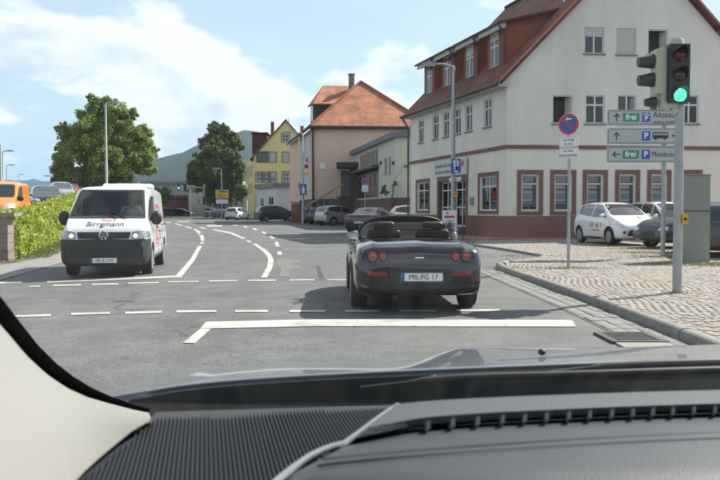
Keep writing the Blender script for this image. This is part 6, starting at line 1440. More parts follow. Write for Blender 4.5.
# cut the cab hollow through the windscreen opening; the floor of the cut stays above the bonnet line
cabin = MB(); y0, y1 = .76, .66
prof = [(.2, .9), (1.66, 1.16), (1.86, 1.275), (2.3, 1.6), (2.3, 1.84), (.9, 1.84), (.2, 1.84)]
n_ = len(prof); vs = []
for sg in (-1, 1):
    for x, z in prof: vs.append((x, sg*(y0+(y1-y0)*(z-1.1)/.75), z))
cabin.add(vs, [tuple(range(n_)), tuple(range(n_, 2*n_))[::-1]]+[(i, i+n_, (i+1) % n_+n_, (i+1) % n_) for i in range(n_)])
cm = cabin.mesh('cut', DARKTRIM); bm = bmesh.new(); bm.from_mesh(cm); bmesh.ops.recalc_face_normals(bm, faces=bm.faces[:]); bm.to_mesh(cm); bm.free()
sw_ = MB(); sw_.prism([Vector((x, -1.3, z)) for x, z in [(.26, 1.20), (.26, 1.69), (.92, 1.66), (1.52, 1.26), (1.52, 1.20)]], (0, 2.6, 0)); sm_ = sw_.mesh('cut', DARKTRIM)
bm = bmesh.new(); bm.from_mesh(sm_); bmesh.ops.recalc_face_normals(bm, faces=bm.faces[:]); bm.to_mesh(sm_); bm.free()
vn = Car(VST, 1.50, -1.52, .335, .22, VANW, cuts=[cm, sm_], archk=1.15)
for p in vn.body.polygons:
    c = p.center
    if .15 < c.x < 1.9 and abs(c.y) < .80 and c.z > .85 and vn.bvh.find_nearest(c)[3] > .012: p.material_index = 1
VBK = mat('bumper_black', (.026, .027, .029), .6, bump=.2, bscale=300); vn.body.materials.append(VBK)
for p in vn.body.polygons:
    c = p.center
    if p.material_index == 0 and c.z < .80 and c.x > 1.5+.335*1.15+.02: p.material_index = 2
vy = yawdir(.158, -.987); vf = atY(105.5, 275, 16.7); vc = Vector((vf.x, vf.y))-Vector((.158, -.987))*2.25
vz = gz(vc.x, vc.y-1)
vn.place('delivery_van', 'white delivery van with black bumper and lit headlights coming towards us on the left', 'van', (vc.x, vc.y, vz), vy)
VG = thin_glass('van_windscreen_glass', (.66, .74, .72), .13)
ws = vn.patch([(-.765, 1.245), (.765, 1.245), (.655, 1.82), (-.655, 1.82)], 'F', 'windscreen', VG, off=.004, rnd=.07, step=.06)
# black seal round the screen
def frame_patch(car, poly, view, name, m, width, off):
    cen = sum((Vector(p) for p in poly), Vector((0, 0)))/len(poly); b = MB(); out = []
    for i in range(len(poly)):
        a, c = Vector(poly[i]), Vector(poly[(i+1) % len(poly)]); k = max(1, int((c-a).length/.05)); out += [a.lerp(c, j/k) for j in range(k)]
    V = []
    for q in out:
        for w in (0, width):
            r = q+(cen-q).normalized()*w*1.3; h, nn = car.cast(r, view); V.append((h+nn*off) if h is not None else V[-1])
    N = len(out); return b.add(V, [(2*j, 2*((j+1) % N), 2*((j+1) % N)+1, 2*j+1) for j in range(N)]).build(name, m, car.root)
frame_patch(vn, [(-.785, 1.225), (.785, 1.225), (.675, 1.845), (-.675, 1.845)], 'F', 'windscreen_seal', BLACKP, .035, .006)
vn.patch([(-.84, .27), (.84, .27), (.84, .60), (.83, .80), (-.83, .80), (-.84, .60)], 'F', 'bumper', mat('bumper_black', (.026, .027, .029), .6, bump=.2, bscale=300), off=.014, rnd=.06, step=.05, rings=8)
vn.both([(2.0, .30), (2.44, .30), (2.44, .80), (1.96, .80), (1.90, .62)], 'bumper_side', MATS['bumper_black'], off=.012, rnd=.03)
vn.patch([(-.50, .815), (.50, .815), (.53, .945), (-.53, .945)], 'F', 'grille', mat('grille_black', (.012, .012, .013), .35), off=.010, rnd=.02)
for z in (.862, .90): vn.patch([(-.50, z), (.50, z), (.50, z+.012), (-.50, z+.012)], 'F', 'grille_bar', mat('grille_bar_grey', (.10, .10, .11), .3, .5), off=.018, rnd=0, rings=2)
vn.patch([(-.66, .44), (.66, .44), (.62, .62), (-.62, .62)], 'F', 'lower_grille', MATS['grille_black'], off=.020, rnd=.05)
for z in (.50, .55): vn.patch([(-.60, z), (.60, z), (.60, z+.014), (-.60, z+.014)], 'F', 'lower_grille_bar', DARKTRIM, off=.030, rnd=0, rings=2)
LITH = mat('headlight_lit', (.8, .7, .5), .3, emit=(1, .66, .34), estr=.75)
for sg in (1, -1):
    hl = vn.patch([(sg*.55, .815), (sg*.56, .945), (sg*.79, .985), (sg*.815, .93), (sg*.81, .815)], 'F', 'headlight', mat('headlight_clear', (.30, .32, .33), .08, .3, coat=1), off=.014, rnd=.02)
    h, nn = vn.cast((sg*.63, .872), 'F'); bm_ = MB().lathe([(.0, .02), (.036, .016), (.048, 0), (0, -.001)], (h.x+.018, sg*.63, .872), (1, 0, 0), 18).build('headlight_bulb', LITH, hl, smooth=60)
    vn.patch([(sg*.62, .33), (sg*.76, .33), (sg*.76, .40), (sg*.62, .40)], 'F', 'fog_light', DARKTRIM, off=.024, rnd=.03)
vn.both([(2.05, .84), (2.03, .95), (2.22, .97), (2.36, .88), (2.36, .84)], 'headlight', MATS['headlight_clear'], off=.014, rnd=.03)
# round badge with the two stacked letters
h, nn = vn.cast((0, .885), 'F'); bx_ = h.x+.020
bd = MB().lathe([(.095, 0), (.095, .014), (.080, .018), (.080, .006)], (bx_, 0, .885), (1, 0, 0), 28).build('badge', CHROME, vn.root, smooth=40)
MB().lathe([(.080, 0), (0, .001)], (bx_+.006, 0, .885), (1, 0, 0), 24).build('badge_field', DARKTRIM, bd)
def bar(b, p, q, w=.013):
    p, q = Vector(p), Vector(q); n = Vector((-(q-p).y, (q-p).x)).normalized()*w/2; b.prism([Vector((bx_+.012, c.x, .885+c.y)) for c in (p-n, q-n, q+n, p+n)], (.006, 0, 0))
b = MB()
for sg in (1, -1):
    bar(b, (sg*.034, .070), (0, .012)); bar(b, (sg*.066, .045), (sg*.032, -.062)); bar(b, (sg*.032, -.062), (0, -.002))
b.build('badge_letters', CHROME, bd)
vn.license('MIL-B 2100', 'F', .375, x_off=.035, y=.0)
# lettering on the bonnet and the side
rotF = Matrix(((0, 0, 1), (1, 0, 0), (0, 1, 0)))
def onbody_text(car, txt, size, m, u, z, view, name='lettering', sx=1, bold=0, off=.006, italic=0, ax='CENTER'):
    o = text_mesh(txt, size, m, car.root, Vector((0, 0, 0)), Matrix.Identity(3), ax=ax, sx=sx, bold=bold, ext=.0005, name=name, italic=italic)
    me = o.data
    for v in me.vertices:
        a = v.co.x; q = (u+a, z+v.co.y) if view in 'FR' else (u-a, z+v.co.y)
        if view == 'F': q = (u+a, z+v.co.y)
        h, nn = car.cast(q, view)
        if h is not None: v.co = h+nn*(off+v.co.z)
    return o
RED2 = mat('print_red', (.55, .03, .03), .5)
onbody_text(vn, 'Metzgerei', .075, RED2, .04, 1.185, 'F', italic=.3); onbody_text(vn, 'Birrgmann', .125, mat('print_dark', (.05, .055, .06), .5), 0, 1.105, 'F', sx=1.45, bold=.001, italic=.1)
# side facing the viewer is the van's left
for poly in ([(1.00, 1.14), (1.02, 1.66), (1.10, 1.64), (1.66, 1.26), (1.66, 1.16)], [(.22, 1.16), (.22, 1.72), (.94, 1.70), (.92, 1.14)]): vn.both(poly, 'side_window', VG, off=.004, rnd=.05)
vn.both([(-2.2, .30), (-1.95, .30), (-1.95, .36), (-2.2, .36)], 'reflector', TAILR, off=.006, rnd=.01)
for xg in (1.02, .10, -1.12): vn.both([(xg-.007, .38), (xg+.007, .38), (xg+.007, 1.78), (xg-.007, 1.78)], 'door_gap', BLACKP, off=.0015, rnd=0, rings=1)
vn.both([(.16, .99), (.34, .99), (.34, 1.03), (.16, 1.03)], 'door_handle', BLACKP, off=.03, rnd=.01); vn.both([(-1.1, 1.02), (-2.3, 1.02), (-2.3, 1.05), (-1.1, 1.05)], 'sliding_rail', DARKTRIM, off=.006, rnd=0)
vn.both([(-.9, .36), (.9, .36), (.9, .40), (-.9, .40)], 'rub_strip', DARKTRIM, off=.01, rnd=.01)
vn.patch([(.20, .62), (.66, .62), (.66, .66), (.20, .66)], 'L', 'red_print', RED2, off=.005, rnd=0); vn.patch([(.24, .70), (.62, .70), (.62, .96), (.24, .96)], 'L', 'red_print', RED2, off=.005, rnd=.04)
onbody_text(vn, '74', .22, SIGNW, .43, .82, 'L', off=.008, bold=.008)
for k, z in enumerate((.90, .82, .74)): onbody_text(vn, ('Wurst & Fleisch', 'Partyservice', '09371 2100')[k], .07, SIGNBLACK, -.3, z, 'L', off=.004)
vn.patch([(-1.9, 1.12), (-1.0, 1.12), (-1.0, 1.28), (-1.9, 1.28)], 'L', 'red_print', RED2, off=.005, rnd=0); onbody_text(vn, 'Birrgmann', .2, RED2, -.5, 1.5, 'L', off=.004, italic=.2)
vn.patch([(-2.36, .98), (-2.34, 1.30), (-2.28, 1.30), (-2.28, .98)], 'L', 'tail_light', TAILR, off=.01, rnd=.01)
vn.patch([(-.85, .47), (-.70, .47), (-.70, .60), (-.85, .60)], 'L', 'fuel_flap', DARKTRIM, off=.003, rnd=.02)
# roof cooler
b = MB(); pr = [(-.55, 0), (-.52, .05), (-.40, .09), (.42, .09), (.62, .05), (.70, 0)]; b.prism([Vector((x-.7, -.38, 1.93+z)) for x, z in pr], (0, 1.06, 0)); b.build('roof_cooler', mat('cooler_white', (.68, .69, .70), .5), vn.root)
MB().box((-.7, .15, 2.026), (.7, .5, .015)).build('roof_cooler_lid', mat('cooler_grey', (.5, .52, .53), .5), vn.root)
vn.wheels(mat('steel_rim', (.35, .36, .37), .4, .6), spokes=9); vn.mirrors(1.42, 1.20, BLACKP, sz=(.14, .20, .27), out=.14)
for sg in (1, -1): MB().tube([(1.98, sg*.1+.3, 1.235), (1.75, sg*.1-.1, 1.40)], .01, 5).build('wiper', BLACKP, vn.root)
# inside: dashboard, wheel, seats
MB().prism([Vector((1.62, -.68, 1.00)), Vector((1.62, -.68, 1.16)), Vector((1.3, -.68, 1.24)), Vector((1.05, -.68, 1.18)), Vector((1.05, -.68, 1.0))], (0, 1.36, 0)).build('dashboard', DARKTRIM, vn.root)
b = MB(); N_ = 20; sc_ = Vector((.98, .38, 1.27)); b.tube([sc_+Vector((-.06*math.sin(a), .19*math.cos(a), .18*math.sin(a))) for a in [2*math.pi*k/N_ for k in range(N_+1)]], .014, 6, cap=False); b.tube([sc_, sc_+Vector((.2, 0, -.1))], .03, 6); b.build('steering_wheel', BLACKP, vn.root)
for y in (.38, -.38): MB().box((.42, y, 1.2), (.14, .42, .62)).box((.42, y, 1.60), (.1, .22, .16)).build('seat', mat('seat_grey', (.09, .09, .10), .9), vn.root)
# ---- driver: one continuous skinned body
def skinned(name, joints, edges, root, m, parent=None, sub=2):
    me = bpy.data.meshes.new(name); me.from_pydata([j[:3] for j in joints], edges, []); o = bpy.data.objects.new(name, me); COL.objects.link(o)
    md = o.modifiers.new('s', 'SKIN'); md2 = o.modifiers.new('u', 'SUBSURF'); md2.levels = md2.render_levels = sub
    if not me.skin_vertices: me.attributes.new  # layer is made by the modifier below
    bm = bmesh.new(); bm.from_mesh(me); lay = bm.verts.layers.skin.verify()
    for v, j in zip(bm.verts, joints):
        r = j[3]; v[lay].radius = (r, r) if not isinstance(r, tuple) else r
    bm.verts.ensure_lookup_table(); bm.verts[root][lay].use_root = True; bm.to_mesh(me); bm.free()
    r = bpy.data.meshes.new_from_object(o.evaluated_get(DEPS())); bpy.data.objects.remove(o); r.materials.clear(); r.materials.append(m)
    r.polygons.foreach_set('use_smooth', [True]*len(r.polygons)); return link(name, r, parent)
SKIN = mat('skin', (.45, .26, .18), .6); SHIRT = mat('white_shirt', (.62, .64, .66), .85, var=.12, vscale=14); HAIR = mat('dark_hair', (.03, .02, .014), .8)
dm_ = Matrix.Translation((vc.x, vc.y, vz))@Matrix.Rotation(vy, 4, 'Z'); dpos = dm_@Vector((.62, .36, 1.05))
dv = thing('person', 'driver in a white short-sleeved shirt holding the steering wheel of the white delivery van', 'person', dpos, vy)
j = [(0, 0, .05, .15), (0, 0, .25, .15), (.01, 0, .40, .16), (.02, 0, .50, .07), (.04, 0, .58, .055), (.05, 0, .66, .085), (.055, 0, .74, .095), (.05, 0, .81, .07),
     (.02, .17, .44, .07), (.10, .26, .27, .05), (.30, .20, .27, .038), (.40, .17, .30, .03), (.44, .155, .32, .026),
     (.02, -.17, .44, .07), (.10, -.26, .27, .05), (.30, -.20, .27, .038), (.40, -.17, .30, .03), (.44, -.155, .32, .026), (.145, 0, .70, .016), (-.0, 0, -.02, .16), (.30, .10, .0, .09), (.30, -.10, .0, .09)]
e = [(0, 1), (1, 2), (2, 3), (3, 4), (4, 5), (5, 6), (6, 7), (2, 8), (8, 9), (9, 10), (10, 11), (11, 12), (2, 13), (13, 14), (14, 15), (15, 16), (16, 17), (6, 18), (0, 19), (19, 20), (19, 21)]
skinned('body', j, e, 0, SKIN, dv)
js = [(0, 0, .0, .175), (0, 0, .25, .172), (.01, 0, .40, .178), (.02, 0, .49, .085), (.02, .17, .44, .088), (.09, .25, .29, .068), (.02, -.17, .44, .088), (.09, -.25, .29, .068)]
skinned('shirt', js, [(0, 1), (1, 2), (2, 3), (2, 4), (4, 5), (2, 6), (6, 7)], 0, SHIRT, dv)
bm = bmesh.new(); bmesh.ops.create_uvsphere(bm, u_segments=16, v_segments=10, radius=.105); 
for v in list(bm.verts):
    if v.co.x > .045 and v.co.z < .045: v.co.x = .045
    v.co.z *= 1.05
bmesh.ops.translate(bm, vec=(.035, 0, .775), verts=bm.verts); me = bpy.data.meshes.new('hair'); bm.to_mesh(me); bm.free(); me.materials.append(HAIR); smooth_by_angle(me, 60); link('hair', me, dv)
dv.scale = (.88, .88, .88)
for sg in (1, -1): MB().lathe([(0, .012), (.012, .006), (.014, 0)], (.138, sg*.035, .735), (1, 0, 0), 10).build('eye', DARKTRIM, dv)
for sg, jw in ((1, .155), (-1, -.155)):
    for f in range(4):
        z0_ = .335-f*.022; MB().tube([(.45, jw, z0_), (.475, jw-sg*.012, z0_+.004), (.47, jw-sg*.04, z0_), (.452, jw-sg*.045, z0_)], [.0095, .009, .008, .007], 6).build('finger', SKIN, dv, smooth=60)
    MB().tube([(.43, jw, .345), (.44, jw-sg*.03, .36), (.455, jw-sg*.05, .352)], [.011, .010, .008], 6).build('thumb', SKIN, dv, smooth=60)

# ------------------------------------------------------------------ dark open two-seater in front
BST = [(-1.96, .31, .54, .60, .62, .46), (-1.93, .25, .67, .75, .735, .52), (-1.84, .22, .765, .845, .785, .53), (-1.70, .21, .81, .888, .803, .54), (-1.35, .19, .835, .908, .81, .55), (-1.0, .18, .84, .908, .81, .56), (-.3, .17, .84, .885, .80, .6), (.3, .17, .82, .87, .795, .6), (.62, .17, .83, .90, .80, .62), (1.1, .18, .83, .885, .82, .62), (1.5, .20, .74, .79, .80, .60), (1.8, .24, .60, .66, .74, .52), (1.92, .28, .50, .55, .64, .44), (1.96, .32, .46, .50, .56, .40)]
BPA = mat('paint_convertible', (.010, .0085, .011), .16, .1, coat=1)
ck = MB(); ol = [(-.82, -.50), (-.86, 0), (-.82, .50), (-.66, .64), (.2, .66), (.52, .66), (.62, .45), (.66, 0), (.62, -.45), (.52, -.66), (.2, -.66), (-.66, -.64)]
n_ = len(ol); ck.add([(x, y, .42) for x, y in ol]+[(x, y, 1.3) for x, y in ol], [tuple(range(n_)), tuple(range(n_, 2*n_))[::-1]]+[(i, i+n_, (i+1) % n_+n_, (i+1) % n_) for i in range(n_)])
cm = ck.mesh('cut', DARKTRIM); bm = bmesh.new(); bm.from_mesh(cm); bmesh.ops.recalc_face_normals(bm, faces=bm.faces[:]); bm.to_mesh(cm); bm.free()
bc_ = Car(BST, 1.15, -1.13, .305, .215, BPA, cuts=[cm], archk=1.13)
for p in bc_.body.polygons:
    c = p.center
    if -.9 < c.x < .7 and abs(c.y) < .67 and c.z > .41 and bc_.bvh.find_nearest(c)[3] > .01: p.material_index = 1
byaw = R(90+2.2); rp0 = atY(419.5, 277, 9.98); hd = Vector((math.cos(byaw), math.sin(byaw))); bcen = Vector((rp0.x, rp0.y))+hd*1.95
bc_.place('convertible', 'dark open two-seater convertible with plate MIL FG 17 waiting straight ahead', 'car', (bcen.x, bcen.y, 0), byaw)
RB = bc_.root
for yy, w, hh, m_ in ((-.578, .050, .058, TAILR), (-.452, .042, .047, TAILR), (.452, .042, .047, TAILR), (.578, .050, .058, TAILL)):
    pts_ = [(yy+w*math.cos(a), (.712)+hh*math.sin(a)) for a in [2*math.pi*k/16 for k in range(16)]]
    tl = bc_.patch(pts_, 'B', 'tail_light', m_, off=.018, rnd=0)
    h_c, _n = bc_.cast((yy, (.712)), 'B'); MB().lathe([(hh*.62, 0), (hh*.60, .004), (hh*.36, .007), (hh*.34, .002), (0, .004)], (h_c.x-.020, yy, (.712)), (-1, 0, 0), 20).build('lamp_core', mat('lamp_core_red', (.42, .05, .04), .15, coat=1), tl, smooth=40)
    frame_patch(bc_, [(yy+(w+.013)*math.cos(a), (.712)+(hh+.013)*math.sin(a)) for a in [2*math.pi*k/20 for k in range(20)]], 'B', 'tail_light_rim', DARKTRIM, .012, .012).parent = tl
for sg in (1, -1): bc_.patch([(sg*.40, .475), (sg*.40, .525), (sg*.64, .525), (sg*.64, .475)], 'B', 'reflector', mat('reflector_dark_red', (.22, .012, .012), .2, coat=1), off=.006, rnd=.01)
bc_.patch([(-.70, .605), (.70, .605), (.70, .612), (-.70, .612)], 'B', 'panel_gap', BLACKP, off=.002, rnd=0, rings=1)
bc_.patch([(-.74, .262), (.74, .262), (.74, .385), (-.74, .385)], 'B', 'lower_bumper', mat('bumper_grey_black', (.016, .016, .018), .5), off=.008, rnd=.03)
bc_.patch([(-.055, .692), (.055, .692), (.055, .704), (-.055, .704)], 'B', 'badge', CHROME, off=.006, rnd=.004)
bc_.patch([(-.40, .40), (.36, .40), (.36, .56), (-.40, .56)], 'B', 'plate_recess', DARKTRIM, off=.004, rnd=.02)
bc_.patch([(-1.25, .66), (-1.08, .66), (-1.08, .80), (-1.25, .80)], 'R', 'fuel_flap', DARKTRIM, off=.003, rnd=.06)
# boot lid gap on the deck
for x0_, x1_, y0_, y1_ in ((-.985, -.975, -.56, .56), (-1.8, -.98, -.575, -.567), (-1.8, -.98, .567, .575)): bc_.patch([(x0_, y0_), (x1_, y0_), (x1_, y1_), (x0_, y1_)], 'T', 'boot_gap', BLACKP, off=.0015, rnd=0, rings=1)
bc_.both([(.58, .26), (.592, .26), (.592, .83), (.58, .83)], 'door_gap', BLACKP, off=.0015, rnd=0, rings=1); bc_.both([(-.55, .3), (-.538, .3), (-.538, .83), (-.55, .83)], 'door_gap', BLACKP, off=.0015, rnd=0, rings=1)
bc_.both([(-.42, .66), (-.24, .66), (-.24, .70), (-.42, .70)], 'door_handle', BPA, off=.02, rnd=.015)
bc_.license('MIL:FG 17', 'B', .462, y=-.025, x_off=.008)
for y in (-.38, .38): pass
MB().lathe([(.026, 0), (.027, .12), (.020, .12), (.018, .02)], (-1.82, .30, .205), (-1, 0, 0), 12).build('exhaust', mat('exhaust_dull', (.10, .095, .09), .4, .8), RB, smooth=40)
bc_.wheels(spokes=5, y_in=.022); 
# windscreen frame: arched tube, glass, mirror
bx0, bx1 = .60, .06
def fr(t):   # arch from left base over the top to right base
    y = .69*math.cos(math.pi*t); k = math.sin(math.pi*t)**.42; yy = math.copysign(abs(math.cos(math.pi*t))**.62, math.cos(math.pi*t))*(.70-.12*k); return Vector((bx0+(bx1-bx0)*k, yy, (.845+.345*k)))
MB().tube([fr(k/36) for k in range(37)], .020, 8).build('windscreen_frame', BLACKP, RB, smooth=60)
b = MB(); A_ = [fr(k/36) for k in range(37)]
for k in range(36): b.add([A_[k], A_[k+1], Vector((bx0+.02, A_[k+1].y, .86)), Vector((bx0+.02, A_[k].y, .86))], [(0, 1, 2, 3)])
b.build('windscreen', thin_glass('convertible_glass', (.55, .62, .62), .12), RB)
MB().box((.18, 0, 1.19), (.03, .22, .06)).build('interior_mirror', BLACKP, RB)
# side windows (half raised), mirrors, antenna
for sg in (1, -1): MB().add([(.56, sg*.70, .86), (-.30, sg*.71, .86), (-.22, sg*.66, 1.10), (.22, sg*.63, 1.15)], [(0, 1, 2, 3)]).build('side_window', MATS['convertible_glass'], RB)
bc_.mirrors(.42, .86, mat('mirror_shell', (.09, .095, .10), .25, .6, coat=1), sz=(.10, .17, .12), out=.10)
MB().tube([(-1.55, -.60, .90), (-1.62, -.60, 1.40)], [.006, .002], 6).build('antenna', BLACKP, RB)
# seats with rounded brown leather headrests
LEATH = mat('brown_leather', (.045, .024, .019), .45, var=.2, vscale=12, bump=.15, bscale=60)
def rbox(c, s, r, m, name, parent, rot=None, sub=3):
    bm = bmesh.new(); bmesh.ops.create_cube(bm, size=1); bmesh.ops.scale(bm, vec=s, verts=bm.verts); bmesh.ops.bevel(bm, geom=bm.edges[:]+bm.verts[:], offset=r, segments=sub, affect='EDGES', profile=.5)
    if rot is not None: bmesh.ops.rotate(bm, matrix=rot, verts=bm.verts)
    bmesh.ops.translate(bm, vec=c, verts=bm.verts); me = bpy.data.meshes.new(name); bm.to_mesh(me); bm.free(); me.materials.append(m); smooth_by_angle(me, 50); return link(name, me, parent)
for y in (.345, -.345):
    s_ = rbox((-.42, y, .72), (.16, .48, .62), .06, LEATH, 'seat', RB, Matrix.Rotation(R(-14), 3, 'Y')); rbox((-.50, y, 1.04), (.10, .30, .17), .048, LEATH, 'headrest', s_, Matrix.Rotation(R(-10), 3, 'Y')); rbox((-.05, y, .50), (.55, .46, .14), .05, LEATH, 'seat_cushion', s_)
    MB().box((-.62, y, .90), (.05, .36, .10)).build('roll_guard', BLACKP, RB)
MB().tube([(-.66, .30, .88), (-.68, .30, 1.02), (-.70, -.30, 1.02), (-.68, -.30, .88)], .014, 6).build('deflector_frame', BLACKP, RB)
MB().add([(-.68, .60, .90), (-.68, -.60, .90), (-.70, -.56, 1.10), (-.70, .56, 1.10)], [(0, 1, 2, 3)]).build('wind_deflector', thin_glass('smoked_deflector', (.55, .47, .45), .06), RB)
MB().prism([Vector((.35, -.62, .6)), Vector((.35, -.62, .86)), Vector((.60, -.62, .90)), Vector((.60, -.62, .6))], (0, 1.24, 0)).build('dashboard', DARKTRIM, RB)
b = MB(); sc_ = Vector((.16, .345, .86)); b.tube([sc_+Vector((-.07*math.sin(a), .18*math.cos(a), .17*math.sin(a))) for a in [2*math.pi*k/20 for k in range(21)]], .014, 6, cap=False); b.tube([sc_, sc_+Vector((.2, 0, -.08))], .03, 6); b.build('steering_wheel', BLACKP, RB)
# folded fabric cover behind the seats
# ------------------------------------------------------------------ the car the picture is taken from
OWN = thing('own_car', 'grey car seen from inside: ribbed dark dashboard, cream pillar trim and bonnet along the bottom', 'car', (.45, -.6, 0)); OL = Vector((.45, -.6, 0))
def own(px, py, z): return at(px, py, z)-OL
WB = Vector((0, 1.25, 1.02)); WSL = .625
def onws(px, py, off=0):
    """point of the windscreen plane z = 1.02+(1.25-y)*.625 seen at a pixel"""
    d = ray(px, py); t = (WB.z+WB.y*WSL+off-CAMZ)/(d.z+WSL*d.y); return Vector((0, 0, CAMZ))+d*t-OL
def atD(px, py, Y): return atY(px, py, Y)-OL
def grid_mesh(rows, name, m, smooth=60, parent=OWN, **kw):
    n = len(rows[0]); b = MB(); b.add([v for r in rows for v in r], [(i*n+j, i*n+j+1, (i+1)*n+j+1, (i+1)*n+j) for i in range(len(rows)-1) for j in range(n-1)])
    return b.build(name, m, parent, smooth=smooth, **kw)
HOODM = mat('bonnet_metallic', (.13, .145, .16), .38, .5, coat=.6)
# bonnet: measured crest and rear edge, real depth
hx = np.linspace(70, 980, 60)
rear = pchip([60, 100, 138, 180, 240, 360, 480, 600, 720, 850, 1000], [405, 399, 392.5, 385.5, 379.5, 372.5, 367.2, 362.5, 358.8, 355, 352], hx)
crest = pchip([60, 100, 131, 160, 200, 240, 300, 395, 440, 465, 520, 600, 660, 720, 1000], [398, 392, 384, 377, 369.5, 365.5, 362.2, 361.6, 352, 346.5, 347.2, 347.4, 346.2, 344.5, 340], hx)
rows = []
for s, Yd in ((0, 1.46), (.25, 1.62), (.5, 1.82), (.75, 2.06), (.92, 2.3), (1, 2.5)):
    f = s**.8; rows.append([atD(x, r_+(c_-r_)*f, Yd) for x, r_, c_ in zip(hx, rear, crest)])
zc = [v.z for v in rows[-1]]; rows.append([Vector((v.x*1.0, v.y+.25, v.z-.05)) for v in rows[-1]]); rows.append([Vector((v.x, v.y+.4, v.z-.20)) for v in rows[-1]]); rows.append([Vector((v.x, v.y+.1, v.z-.4)) for v in rows[-1]])
rows.insert(0, [Vector((v.x, v.y-.004, v.z-.004)) for v in rows[0]]); rows.insert(0, [Vector((v.x, v.y-.002, v.z-.006)) for v in rows[0]])
grid_mesh(rows, 'bonnet', HOODM, 40)
# bright trim lip along the rear bonnet edge
MB().tube([atD(x, r_+.6, 1.45) for x, r_ in zip(hx[5:], rear[5:])], .0032, 6).build('bonnet_edge', mat('edge_bright', (.45, .48, .50), .3, .7), OWN, smooth=60)
# cowl and wipers
COWL = mat('cowl_plastic', (.007, .007, .0075), .85, spec=.1)
x0, x1 = -.62, 1.75
b = MB(); pr = [(1.43, .955), (1.34, .95), (1.27, .975), (1.20, .99), (1.05, .985), (.98, .93)]
b.add([Vector((x, y, z))-OL for x in (x0, x1) for y, z in pr], [(i, i+1, i+7, i+6) for i in range(5)]); b.build('cowl_panel', COWL, OWN, smooth=60)
WPG = mat('wiper_grey', (.085, .09, .095), .4, .3)
def curve(pxs, Y, r, name, m, n=40, **k):
    xs_ = np.linspace(pxs[0][0], pxs[-1][0], n); ys_ = pchip([p[0] for p in pxs], [p[1] for p in pxs], xs_); return MB().tube([atD(x, y, Y) for x, y in zip(xs_, ys_)], r, 8).build(name, m, OWN, smooth=60)
curve([(505, 381), (560, 371), (620, 365.5), (668, 363.5), (980, 357)], 1.36, [.003]*8+[.007]*32, 'wiper_arm', WPG)
curve([(360, 388), (420, 381.5), (470, 377.5), (560, 375), (760, 369), (980, 364)], 1.33, [.003]*4+[.007]*36, 'wiper_blade', BLACKP)
for px, py in ((542, 352), (434, 379)):
    q = atD(px, py, 1.75 if px > 500 else 1.38); bm = bmesh.new(); bmesh.ops.create_uvsphere(bm, u_segments=14, v_segments=8, radius=.009); bmesh.ops.scale(bm, vec=(1.0, 1.1, .8), verts=bm.verts); bmesh.ops.translate(bm, vec=q, verts=bm.verts); me = bpy.data.meshes.new('n'); bm.to_mesh(me); bm.free(); me.materials.append(BLACKP); smooth_by_angle(me, 60); link('washer_nozzle', me, OWN)
# windscreen glass and black seal, cream pillar trim
edge = [(150, 409), (135, 405), (112, 397), (92, 388), (74, 377), (56, 363), (38, 345), (20, 322), (4, 301), (-30, 258), (-80, 196), (-150, 110), (-230, 10), (-330, -120), (-400, -210)]
L_ = [onws(*p) for p in edge]
topz = max(v.z for v in L_); gl = [v for v in L_ if v.z < 1.545]
b = MB(); rt = [Vector((2.1-OL.x, v.y, v.z)) for v in gl]
bas = Vector((gl[0].x, gl[0].y+.06, gl[0].z-.0375)); rb_ = Vector((2.1-OL.x, bas.y, bas.z))
ring = [bas]+gl; rr = [rb_]+rt
b.add(ring+rr, [(i, i+len(ring), i+1+len(ring), i+1) for i in range(len(ring)-1)])
b.build('windscreen', thin_glass('windscreen_glass', (.955, .975, .965), .018), OWN)
WGL = MATS['windscreen_glass']; _N, _L = WGL.node_tree.nodes, WGL.node_tree.links      # thin film of road dust with wiper smears
_o = [n for n in _N if n.type == 'OUTPUT_MATERIAL'][0]; _s = _o.inputs[0].links[0].from_socket; _tc = _N.new('ShaderNodeTexCoord'); _mp = _N.new('ShaderNodeMapping'); _mp.inputs['Scale'].default_value = (26, 2.2, 2.2); _mp.inputs['Rotation'].default_value = (0, 0, .25)
_n = _N.new('ShaderNodeTexNoise'); _n.inputs['Scale'].default_value = 1.6; _n.inputs['Detail'].default_value = 7; _L.new(_tc.outputs['Object'], _mp.inputs[0]); _L.new(_mp.outputs[0], _n.inputs['Vector'])
_r = _N.new('ShaderNodeMapRange'); _r.inputs[1].default_value = .4; _r.inputs[2].default_value = .75; _r.inputs[3].default_value = .0012; _r.inputs[4].default_value = .0075; _L.new(_n.outputs[0], _r.inputs[0])
_t = _N.new('ShaderNodeBsdfTranslucent'); _t.inputs[0].default_value = (.8, .8, .78, 1); _m = _N.new('ShaderNodeMixShader'); _L.new(_r.outputs[0], _m.inputs[0]); _L.new(_s, _m.inputs[1]); _L.new(_t.outputs[0], _m.inputs[2]); _L.new(_m.outputs[0], _o.inputs[0])
SEAL = mat('rubber_seal', (.006, .006, .006), .85, spec=.1)  # rubber black, reused as painted shade in the dash trough
def offset_curve(pts, d, off=0):
    out = []
    for i, p in enumerate(pts):
        a, c = Vector(pts[max(0, i-1)]), Vector(pts[min(len(pts)-1, i+1)]); t = (c-a).normalized(); n = Vector((-t.y, t.x)); out.append((p[0]+n.x*d, p[1]+n.y*d))
    return out
e_out = edge; wid = [4, 5, 7, 10, 12.5, 14, 15, 16, 17, 18, 20, 22, 25, 28, 30]
def offs(d_list): 
    o = []
    for i, p in enumerate(edge):
        a, c = Vector(edge[max(0, i-1)]), Vector(edge[min(len(edge)-1, i+1)]); t = (c-a).normalized(); n = Vector((-t.y, t.x))*-1; 
        o.append((p[0]+n.x*d_list[i], p[1]+n.y*d_list[i]))
    return o
test = offs([5]*len(edge)); sgn = 1 if test[6][0] < edge[6][0] else -1
